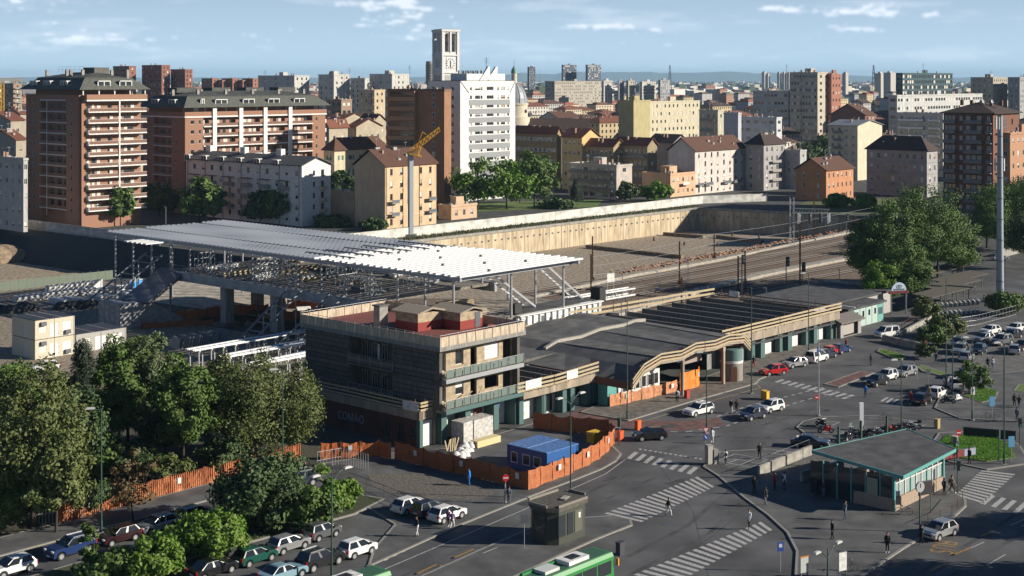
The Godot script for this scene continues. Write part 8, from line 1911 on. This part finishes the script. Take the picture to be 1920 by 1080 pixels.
	for s in [-1.0,1.0]:
		bx(o,"headlight",mat("headlight",0.6,0.62,0.62,0.15),Vector3(h - 0.09,hood - 0.2,s * (W / 2 - 0.28)),Vector3(0.2,0.16,0.36)); bx(o,"tail_light",mat("tail_light",0.4,0.01,0.01,0.25),Vector3(-h + 0.05,belt - 0.18,s * (W / 2 - 0.16)),Vector3(0.14,0.32,0.2)); bx(o,"mirror",M.black,Vector3(c1 - 0.25,belt + 0.1,s * (W / 2 + 0.06)),Vector3(0.16,0.14,0.2))
		if rails: bx(o,"roof_rail",M.steel,Vector3((t0 + t1) / 2,H + 0.02,s * w1 * 0.86),Vector3((t1 - t0) * 0.85,0.06,0.06))
	bx(o,"grille",M.black,Vector3(h - 0.005,hood - 0.36,0),Vector3(0.06,0.16,W * 0.5)); bx(o,"number_plate",M.white,Vector3(h + 0.02,0.42,0),Vector3(0.02,0.11,0.5)); bx(o,"number_plate",M.white,Vector3(-h - 0.01,0.6,0),Vector3(0.02,0.11,0.5))
	return o
func traffic():
	rng.seed = 100
	var g := glass("car_glass",0.012,0.014,0.017,0.05)
	var P := {"hatch": car_proto(4.0,1.74,1.48,0.95,0.92,-1.88,1.05,-1.45,0.2,0.31,false),"small": car_proto(3.6,1.66,1.54,0.96,0.95,-1.72,1.05,-1.45,0.3,0.3,false),"suv": car_proto(4.4,1.84,1.68,1.08,1.06,-2.05,1.0,-1.7,0.2,0.36,true),"wagon": car_proto(4.5,1.78,1.5,0.95,0.9,-2.1,1.0,-1.75,0.15,0.32,true),"sedan": car_proto(4.4,1.78,1.44,0.94,0.92,-1.75,1.0,-0.95,0.15,0.32,false),"van": car_proto(4.3,1.82,1.86,1.08,1.05,-2.08,1.5,-2.0,0.75,0.32,false)}
	var paint := {"white": [0.72,0.72,0.7],"silver": [0.42,0.43,0.43],"grey": [0.16,0.165,0.17],"black": [0.012,0.012,0.014],"blue": [0.015,0.035,0.12],"navy": [0.02,0.028,0.05],"red": [0.45,0.012,0.012],"green": [0.012,0.075,0.055],"pale blue": [0.2,0.32,0.38],"maroon": [0.03,0.009,0.011]}
	for k in paint:
		var m := mat("paint_%s" % k,paint[k][0],paint[k][1],paint[k][2],0.28,"",0.1,0.55 if k in ["silver","grey"] else 0.0); m.clearcoat_enabled = true; m.clearcoat = 0.7; m.clearcoat_roughness = 0.06
	# [column, row of the ground under its middle, heading in degrees (0 right, 90 away), kind, colour, label]
	var u := rad_to_deg(TURN)
	var cars := [[22,1075,u + 180,"hatch","white","white hatchback half outside the frame below the olive tree"],[132,1040,u + 180,"suv","blue","dark blue off-roader with roof rails by the kerb"],[222,1016,u + 180,"hatch","maroon","dark maroon hatchback in the shade behind the off-roader"],[294,995,u + 180,"hatch","silver","silver hatchback parked beside the copper leaved tree"],[365,974,u,"hatch","silver","silver hatchback at the head of the kerbside row"],[556,912,u + 170,"suv","navy","dark off-roader with silver rails beside the shrub and pedestrians"],
		[398,1078,u,"sedan","black","black saloon behind the broad bright shrub"],[478,1054,u,"hatch","green","dark green hatchback beside the broad bright shrub"],[541,1031,u,"hatch","silver","silver hatchback with red tail lights next to the evergreen shrub"],[604,1008,u,"small","grey","grey boxy hatchback at the end of the planted strip"],[530,1086,u,"sedan","pale blue","pale blue saloon at the lower edge of the picture"],[600,1062,u,"suv","black","black estate with red tail lights below the twin armed lamp"],[670,1040,u,"small","white","white boxy hatchback behind the twin armed lamp"],
		[769,958,u,"hatch","white","white hatchback first of three parked side by side"],[803,966,u,"small","navy","dark hatchback between two white ones"],[838,974,u,"hatch","white","white hatchback with two pedestrians beside it"],[1310,777,u + 172,"wagon","white","white estate car standing on the yellow kerb line"],[1218,824,u + 145,"hatch","black","black hatchback crossing the junction by the net fence"],[1411,785,u + 172,"hatch","navy","dark blue hatchback beside a white one on the road"],[1446,771,u + 170,"small","white","white small car behind the dark blue one"],[1450,702,u + 155,"hatch","red","bright red hatchback by the round kiosk"],[1490,688,u + 165,"hatch","silver","silver hatchback behind the red one"],[1531,678,u,"van","white","white delivery van in the row by the shops"],[1550,671,u,"hatch","navy","dark car next to the white delivery van"],[1560,665,u,"hatch","red","red hatchback second from the end of the shop row"],[1577,661,u,"hatch","blue","dark blue hatchback last in the shop row"],[1519,838,-18,"sedan","navy","dark blue saloon driving past the stair walls"],[1643,722,u + 176,"hatch","black","black hatchback first of three on the crossing approach"],[1663,712,u + 176,"small","white","white car between black and silver ones"],[1698,704,u + 176,"hatch","silver","silver white car behind the white one"],[1729,756,u + 10,"hatch","black","black hatchback at the kerb of the motorcycle stands"],[1757,744,u + 5,"hatch","white","white and black car at the motorcycle stands"],[1788,728,u + 40,"suv","white","white off-roader seen from behind beside the small lawn"],[1810,708,u + 20,"hatch","blue","blue car behind the round clipped tree"],[1761,1006,u + 172,"hatch","silver","silver hatchback stopped at the plaza kerb"],
		[1795,650,u + 190,"wagon","grey","grey estate half hidden by the wild shrub"],[1800,662,u + 190,"wagon","silver","silver estate in the corner of the car park"],[1812,676,u + 10,"small","silver","silver small car seen from behind by the yellow post"],[1845,641,u + 170,"hatch","silver","silver car in the first row of the car park"],[1857,626,u + 170,"hatch","white","white car in the second row of the car park"],[1878,646,u + 170,"suv","grey","grey off-roader in the car park"],[1898,634,u + 170,"hatch","black","black car with lit looking lamps in the car park"],[1904,622,u + 170,"hatch","white","white car at the back of the car park"],[1902,662,u + 20,"hatch","silver","silver car at the near end of the car park"],[1918,655,u + 170,"hatch","maroon","maroon car at the edge of the car park"],[1835,662,u + 190,"hatch","navy","dark car beside the puddle in the car park"],[1663,632,u + 160,"van","white","white van with blue load at the pavilion"],[85,695,u + 160,"hatch","white","white car parked below the cream cabins"],[1875,488,10,"hatch","silver","silver car far off behind the mast"]]
	for q in cars:
		var o: Node3D = P[q[3]].duplicate(); o.name = numbered({"suv": "parked_off_roader","van": "delivery_van","wagon": "estate_car","sedan": "saloon_car"}.get(q[3],"hatchback_car")); add_child(o)
		var y := 0.0
		for pv in [[[690,1064],[1000,930],[1000,795],[590,872]],[[1088,774],[1178,790],[1418,720],[1562,648]]]:
			if Geometry2D.is_point_in_polygon(Vector2(q[0],q[1]),PackedVector2Array([Vector2(pv[0][0],pv[0][1]),Vector2(pv[1][0],pv[1][1]),Vector2(pv[2][0],pv[2][1]),Vector2(pv[3][0],pv[3][1])])): y = 0.1
		o.position = G(q[0],q[1],y + 0.01); o.rotation.y = deg_to_rad(q[2]); tag(o,q[5],"car" if q[3] != "van" else "van","cars and vans on the streets")
		(o.get_node("body") as MeshInstance3D).material_override = M["paint_" + q[4]]
	for k in P: P[k].free()
	# motorcycles
	for k in 16:
		var at: Vector3 = G(1618 + k * 10.5,822 - k * 1.9,0.12) if k < 10 else [G(1540,800,0.12),G(1548,812,0.12),G(1592,826,0.12),G(1600,818,0.12),G(1778,756,0.12),G(1797,752,0.12)][k - 10]
		var o := thing("motorcycle" if k % 3 else "scooter",["dark scooter with top case","black motorcycle","grey motorcycle"][k % 3] + (" in the row before the metro shelter" if k < 10 else (" standing on the motorcycle island" if k < 14 else " beside the small lawn")),"motorcycle",at,TURN + (2.2 if k < 10 else 0.6 + k) + rng.randf_range(-0.15,0.15),"parked motorcycles and scooters")
		var pm: Material = [M.paint_black,M.paint_grey,M.paint_navy,M.paint_white,M.paint_black,M.paint_red][k % 6 if k != 5 else 5]
		for x in [-0.68,0.68]:
			var w := MB.new(); w.tube(Vector3(0,0,-0.06),Vector3(0,0,0.06),0.3,0.3,14); var wn := put(o,"wheel",M.black,w); wn.position = Vector3(x,0.3,0); var h := MB.new(); h.tube(Vector3(0,0,-0.07),Vector3(0,0,0.07),0.17,0.17,10); put(wn,"rim",M.steel,h)
		var b := MB.new(); b.ball(Vector3(0.15,0.72,0),Vector3(0.45,0.24,0.2),10); b.bar(Vector3(-0.5,0.45,0),Vector3(0.55,0.42,0),0.26,0.28); b.bar(Vector3(0.55,0.5,0),Vector3(0.5,1.0,0),0.3,0.14); put(o,"body",pm,b)
		var s := MB.new(); s.ball(Vector3(-0.4,0.82,0),Vector3(0.45,0.1,0.17),10); put(o,"seat",M.black,s)
		var hb := MB.new(); hb.tube(Vector3(0.42,1.08,-0.36),Vector3(0.42,1.08,0.36),0.03,0.03,6); hb.tube(Vector3(0.68,0.3,0),Vector3(0.42,1.06,0),0.05,0.05,6); put(o,"handlebar",M.steel,hb)
		if k % 3 == 0: bx(o,"top_case",M.black,Vector3(-0.72,1.0,0),Vector3(0.4,0.34,0.42))
		if k % 4 == 1: bx(o,"windshield",M.glass_pale,Vector3(0.6,1.25,0),Vector3(0.04,0.5,0.42),Basis(Vector3(0,0,1),0.35))
	# bicycles
	for q in [[1660,788,"bicycle leaning on the sign post of the motorcycle island"],[1852,788,"bicycle leaning on the blue flag of the east pavement"],[1868,790,"second bicycle beside the blue flag"],[1695,965,"bicycle locked against the stone plinth of the metro shelter"],[1590,1070,"bicycle beside the white poster stand"],[618,888,"bicycle leaning on the site gate"],[1180,785,"bicycle at the slim pole of the station pavement"],[1720,622,"bicycle in the racks beside the pavilion ramp"],[1735,628,"second bicycle in the racks beside the pavilion ramp"],[1748,618,"third bicycle in the racks beside the pavilion ramp"]]:
		var o := thing("bicycle",q[2],"bicycle",G(q[0],q[1],0.12),rng.randf_range(-0.4,0.6))
		for x in [-0.52,0.52]:
			var w := MB.new(); for k in 14: w.tube(Vector3(x + cos(TAU * k / 14) * 0.33,0.34 + sin(TAU * k / 14) * 0.33,0),Vector3(x + cos(TAU * (k + 1) / 14) * 0.33,0.34 + sin(TAU * (k + 1) / 14) * 0.33,0),0.022,0.022,4,false)
			for k in 6: w.tube(Vector3(x,0.34,0),Vector3(x + cos(TAU * k / 6) * 0.32,0.34 + sin(TAU * k / 6) * 0.32,0),0.006,0.006,3,false)
			put(o,"wheel",M.black,w)
		var f := MB.new(); for e in [[-0.52,0.34,-0.1,0.3],[-0.1,0.3,0.38,0.78],[-0.1,0.3,-0.22,0.85],[-0.22,0.78,0.38,0.8],[-0.52,0.34,-0.2,0.75],[0.38,0.95,0.52,0.34]]: f.tube(Vector3(e[0],e[1],0),Vector3(e[2],e[3],0),0.022,0.022,5)
		put(o,"frame",M.steel_dark,f); bx(o,"saddle",M.black,Vector3(-0.24,0.9,0),Vector3(0.26,0.06,0.14)); bx(o,"handlebar",M.steel,Vector3(0.36,1.0,0),Vector3(0.05,0.04,0.5))

# ================================================================ people
func person_mesh(pose: int) -> ArrayMesh:
	if cache.has("person%d" % pose): return cache["person%d" % pose]
	var st: float = [0.05,0.30,-0.26,0.12][pose]; var arm: float = [0.06,-0.24,0.22,0.3][pose]; var bend: float = [0.0,0.12,0.1,0.0][pose]
	var hip := Vector3(0,0.92,0); var ch := Vector3(0.03,1.36,0); var nk := Vector3(0.03,1.5,0); var hd := Vector3(0.06,1.64,0)
	# bones: from, to, radii, region (0 skin, 1 top, 2 trousers, 3 shoes, 4 hair)
	var bn := [[hip,ch,0.155,0.165,1],[ch + Vector3(0,0.04,-0.14),ch + Vector3(0,0.04,0.14),0.085,0.085,1],[nk + Vector3(0,-0.06,0),nk + Vector3(0.01,0.05,0),0.06,0.055,0],[hd + Vector3(0.01,-0.05,0),hd + Vector3(0,0.06,0),0.085,0.095,0],[hd + Vector3(-0.035,0.0,0),hd + Vector3(-0.01,0.085,0),0.085,0.095,4],[hip + Vector3(0,0.02,-0.07),hip + Vector3(0,0.02,0.07),0.135,0.135,2]]
	var tips := []
	for s in [-1.0,1.0]:
		var k := Vector3(st * s * 0.55 + bend * 0.5,0.5,0.1 * s); var an := Vector3(st * s,0.09,0.1 * s)
		if st * s < 0.0: k.x += 0.08; an.y += absf(st) * 0.25
		bn.append_array([[hip + Vector3(0,-0.04,0.085 * s),k,0.095,0.065,2],[k,an,0.065,0.045,2],[an + Vector3(-0.03,-0.03,0),an + Vector3(0.15,-0.045,0.01 * s),0.045,0.038,3]])
		var sh := ch + Vector3(0,0.06,0.19 * s); var el := sh + Vector3(-arm * s * 0.6 - 0.03,-0.29,0.05 * s); var wr := el + Vector3(-arm * s * 0.5 + 0.08,-0.24,0.0)
		if pose == 3: wr = el + Vector3(0.2,-0.06,-0.08 * s)
		var hn := wr + (wr - el).normalized() * 0.08
		bn.append_array([[sh,el,0.062,0.048,1],[el,wr,0.047,0.033,1],[wr,hn,0.03,0.032,0]]); tips.append([hn,(wr - el).normalized(),s])
	var cs := 0.034; var lo := Vector3(-0.55,-0.02,-0.42); var nx := 34; var ny := 54; var nz := 25
	var fld := PackedFloat32Array(); fld.resize(nx * ny * nz); fld.fill(1.0); var reg := PackedByteArray(); reg.resize(nx * ny * nz); var best := PackedFloat32Array(); best.resize(nx * ny * nz); best.fill(9.0)
	for b in bn:
		var a: Vector3 = b[0]; var d: Vector3 = b[1] - a; var ll := d.length_squared(); var mg: float = maxf(b[2],b[3]) + 0.09
		var p0 := ((a.min(b[1]) - Vector3.ONE * mg - lo) / cs).floor(); var p1 := ((a.max(b[1]) + Vector3.ONE * mg - lo) / cs).ceil()
		for y in range(maxi(0,int(p0.y)),mini(ny,int(p1.y) + 1)):
			for z in range(maxi(0,int(p0.z)),mini(nz,int(p1.z) + 1)):
				for x in range(maxi(0,int(p0.x)),mini(nx,int(p1.x) + 1)):
					var p := lo + Vector3(x,y,z) * cs; var t := clampf((p - a).dot(d) / ll,0,1); var e: float = (p - a - d * t).length() - lerpf(b[2],b[3],t); var i := (y * nz + z) * nx + x
					var h := clampf(0.5 + 0.5 * (fld[i] - e) / 0.035,0,1); fld[i] = lerpf(fld[i],e,h) - 0.035 * h * (1.0 - h)
					if e < best[i]: best[i] = e; reg[i] = b[4]
	var vid := {}; var pos := []; var nrm := []; var rg := []
	for y in ny - 1:
		for z in nz - 1:
			for x in nx - 1:
				var i := (y * nz + z) * nx + x; var c := Vector3.ZERO; var n := 0; var q := [i,i + 1,i + nx,i + nx + 1,i + nx * nz,i + nx * nz + 1,i + nx * nz + nx,i + nx * nz + nx + 1]
				var inn := 0; for k in q: if fld[k] < 0: inn += 1
				if inn == 0 or inn == 8: continue
				for e in [[0,1],[2,3],[4,5],[6,7],[0,2],[1,3],[4,6],[5,7],[0,4],[1,5],[2,6],[3,7]]:
					var f0: float = fld[q[e[0]]]; var f1: float = fld[q[e[1]]]
					if (f0 < 0) != (f1 < 0):
						var t := f0 / (f0 - f1); c += Vector3(e[0] & 1,e[0] >> 2,(e[0] >> 1) & 1).lerp(Vector3(e[1] & 1,e[1] >> 2,(e[1] >> 1) & 1),t); n += 1
				vid[i] = pos.size(); pos.append(lo + (Vector3(x,y,z) + c / n) * cs); nrm.append(Vector3(fld[q[1]] - fld[q[0]] + fld[q[7]] - fld[q[6]],fld[q[4]] - fld[q[0]] + fld[q[7]] - fld[q[3]],fld[q[2]] - fld[q[0]] + fld[q[7]] - fld[q[5]]).normalized()); rg.append(reg[i])
	var mbs := []; for k in 5: mbs.append(MB.new())
	for i in vid:
		for ax in [[1,nx,nx * nz],[nx,nx * nz,1],[nx * nz,1,nx]]:
			var j: int = i + ax[0]
			if j >= fld.size() or (fld[i] < 0) == (fld[j] < 0): continue
			var A: int = i; var B: int = i - ax[1]; var C: int = i - ax[1] - ax[2]; var E: int = i - ax[2]
			if not (vid.has(B) and vid.has(C) and vid.has(E)): continue
			var w := [vid[A],vid[B],vid[C],vid[E]]; var m: MB = mbs[rg[w[0]]]
			for t in [[0,1,2],[0,2,3]]:
				var a: int = w[t[0]]; var b: int = w[t[1]]; var c: int = w[t[2]]
				if (pos[b] - pos[a]).cross(pos[c] - pos[a]).dot(nrm[a]) < 0: var sw := b; b = c; c = sw
				m.tri_n(pos[a],pos[b],pos[c],nrm[a],nrm[b],nrm[c])
	for t in tips:   # fingers and thumb
		for k in 4: mbs[0].path([t[0] + Vector3((k - 1.5) * 0.018,0,0),t[0] + t[1] * 0.045 + Vector3((k - 1.5) * 0.02,0,0),t[0] + t[1] * (0.075 + 0.01 * (k % 3)) + Vector3((k - 1.5) * 0.02,0,-0.012 * t[2])],0.01,0.008,5)
		mbs[0].path([t[0] - t[1] * 0.03 + Vector3(0.03,0,0),t[0] + Vector3(0.055,0,-0.01 * t[2]),t[0] + t[1] * 0.03 + Vector3(0.06,0,-0.015 * t[2])],0.011,0.009,5)
	mbs[0].ball(hd + Vector3(0.1,-0.01,0),Vector3(0.022,0.026,0.014),6); for s in [-1,1]: mbs[0].ball(hd + Vector3(0.0,0.0,0.092 * s),Vector3(0.02,0.032,0.012),6); mbs[4].ball(hd + Vector3(0.088,0.025,0.033 * s),Vector3(0.012,0.01,0.013),6)
	var mesh: ArrayMesh = null
	for m in mbs: mesh = m.done() if mesh == null else m.st.commit(mesh)
	cache["person%d" % pose] = mesh
	return mesh
func people():
	rng.seed = 110
	var cl := {"black": [0.012,0.012,0.014],"white": [0.65,0.64,0.62],"grey": [0.14,0.14,0.15],"navy": [0.02,0.03,0.07],"blue": [0.02,0.17,0.5],"purple": [0.18,0.09,0.2],"red": [0.28,0.02,0.03],"tan": [0.36,0.26,0.15],"jeans": [0.06,0.09,0.16],"olive": [0.07,0.07,0.035]}
	for k in cl: mat("cloth_" + k,cl[k][0],cl[k][1],cl[k][2],0.9)
	var skin := mat("skin",0.42,0.25,0.17,0.6); var hair := mat("hair",0.025,0.016,0.011,0.7)
	for q in [[880,910,200,0,"blue","blue","person in a bright blue tracksuit standing before the net fence"],[954,944,80,0,"grey","grey","person in grey standing beside the no entry sign"],[1253,968,20,1,"black","white","person in black jacket and white trousers on the upper zebra crossing"],[1405,991,240,2,"white","black","person in white top and black trousers at the lower zebra crossing"],[1361,872,100,1,"white","black","person with white shirt and dark rucksack by the grey cabinets"],[1424,860,260,2,"black","black","person in black walking over the parking bays"],[1335,832,90,0,"white","white","person in white beside the roundabout sign"],[1371,775,250,0,"black","white","person in black jacket talking on the road"],[1381,774,110,3,"black","black","person in black holding a phone on the road"],[1270,755,90,0,"white","black","person waiting in front of the orange lattice net"],[848,992,60,1,"purple","white","person in purple beside the parked white hatchback"],[840,988,60,2,"purple","black","second person in purple beside the white hatchback"],[782,1005,200,0,"black","white","person in dark coat by the parking machine"],[556,898,45,0,"black","black","person in black behind the dark off-roader"],[571,897,45,0,"black","black","second person in black behind the dark off-roader"],[1561,1011,200,0,"black","black","person in black on the plaza beside the low post"],[1584,975,30,2,"grey","jeans","person walking along the shelter's shaded side"],[1664,1036,260,0,"black","black","person in a long black coat at the plaza kerb"],[1727,1020,30,3,"black","black","person in black standing at the silver hatchback with a motorcycle"],[1436,948,120,1,"black","grey","person in black crossing the shelter's shadow"],[1414,925,60,0,"black","black","person in the shade by the stair wall"],[1452,920,20,0,"red","black","person with red jacket by the stair wall"],[1470,918,20,0,"white","navy","person with white bag beside the stair wall"],[1530,930,90,0,"black","black","person in black waiting at the shelter door"],[1545,932,200,0,"navy","jeans","person in navy waiting at the shelter door"],[1633,686,100,1,"black","black","person in black crossing near the shop row"],[1586,655,30,0,"red","black","person with red bag behind the last parked car"],[1755,682,20,1,"navy","navy","person striding past the car park shrub"],[1735,658,90,0,"red","jeans","person beside the dark low wall"],[1852,692,60,1,"black","black","person in black robe walking into the car park"],[1861,692,60,2,"white","jeans","person in pale shirt walking into the car park"],[1708,758,200,0,"red","black","person in red beside the black hatchback"],[1742,748,200,0,"tan","black","person in tan jacket beside the black hatchback"],[1817,738,90,0,"tan","jeans","person in yellow top at the clipped tree"],[1902,763,60,1,"black","black","person in black on the east pavement"],[1911,766,60,2,"black","jeans","person in dark jacket on the east pavement"],[1907,790,60,0,"grey","jeans","person with grey jacket near the bicycles"],[1818,870,200,0,"black","black","person sitting figure by the advertising boards"],[1770,928,40,0,"black","black","person in black at the back of the shelter"],[1784,925,30,1,"tan","black","person pushing a pram at the crossing"],[1502,645,90,0,"black","jeans","person standing before the far shop doors"],[1413,690,60,1,"black","red","person by the round kiosk"],[1623,745,60,0,"blue","jeans","person in light blue at the crossing"]]:
		var o := Node3D.new(); o.name = numbered("person"); add_child(o); o.position = G(q[0],q[1],0.12 if q[0] > 1395 and q[1] > 780 or q[0] < 960 else 0.01); o.rotation.y = deg_to_rad(q[2] + rng.randf_range(-15,15))
		tag(o,q[6].replace("sitting figure","in black"),"person","people on the street"); o.scale = Vector3.ONE * rng.randf_range(0.97,1.06)
		var b := part(o,"body",null,person_mesh(q[3])); for k in 5: b.set_surface_override_material(k,[skin,M["cloth_" + q[4]],M["cloth_" + q[5]],M.cloth_white if q[5] == "black" and rng.randf() < 0.4 else M.cloth_black,hair][k])
		if "rucksack" in q[6] or rng.randf() < 0.15:
			var r := MB.new(); r.ball(Vector3(-0.2,1.25,0),Vector3(0.1,0.22,0.15),10); put(o,"rucksack",M.cloth_navy,r)
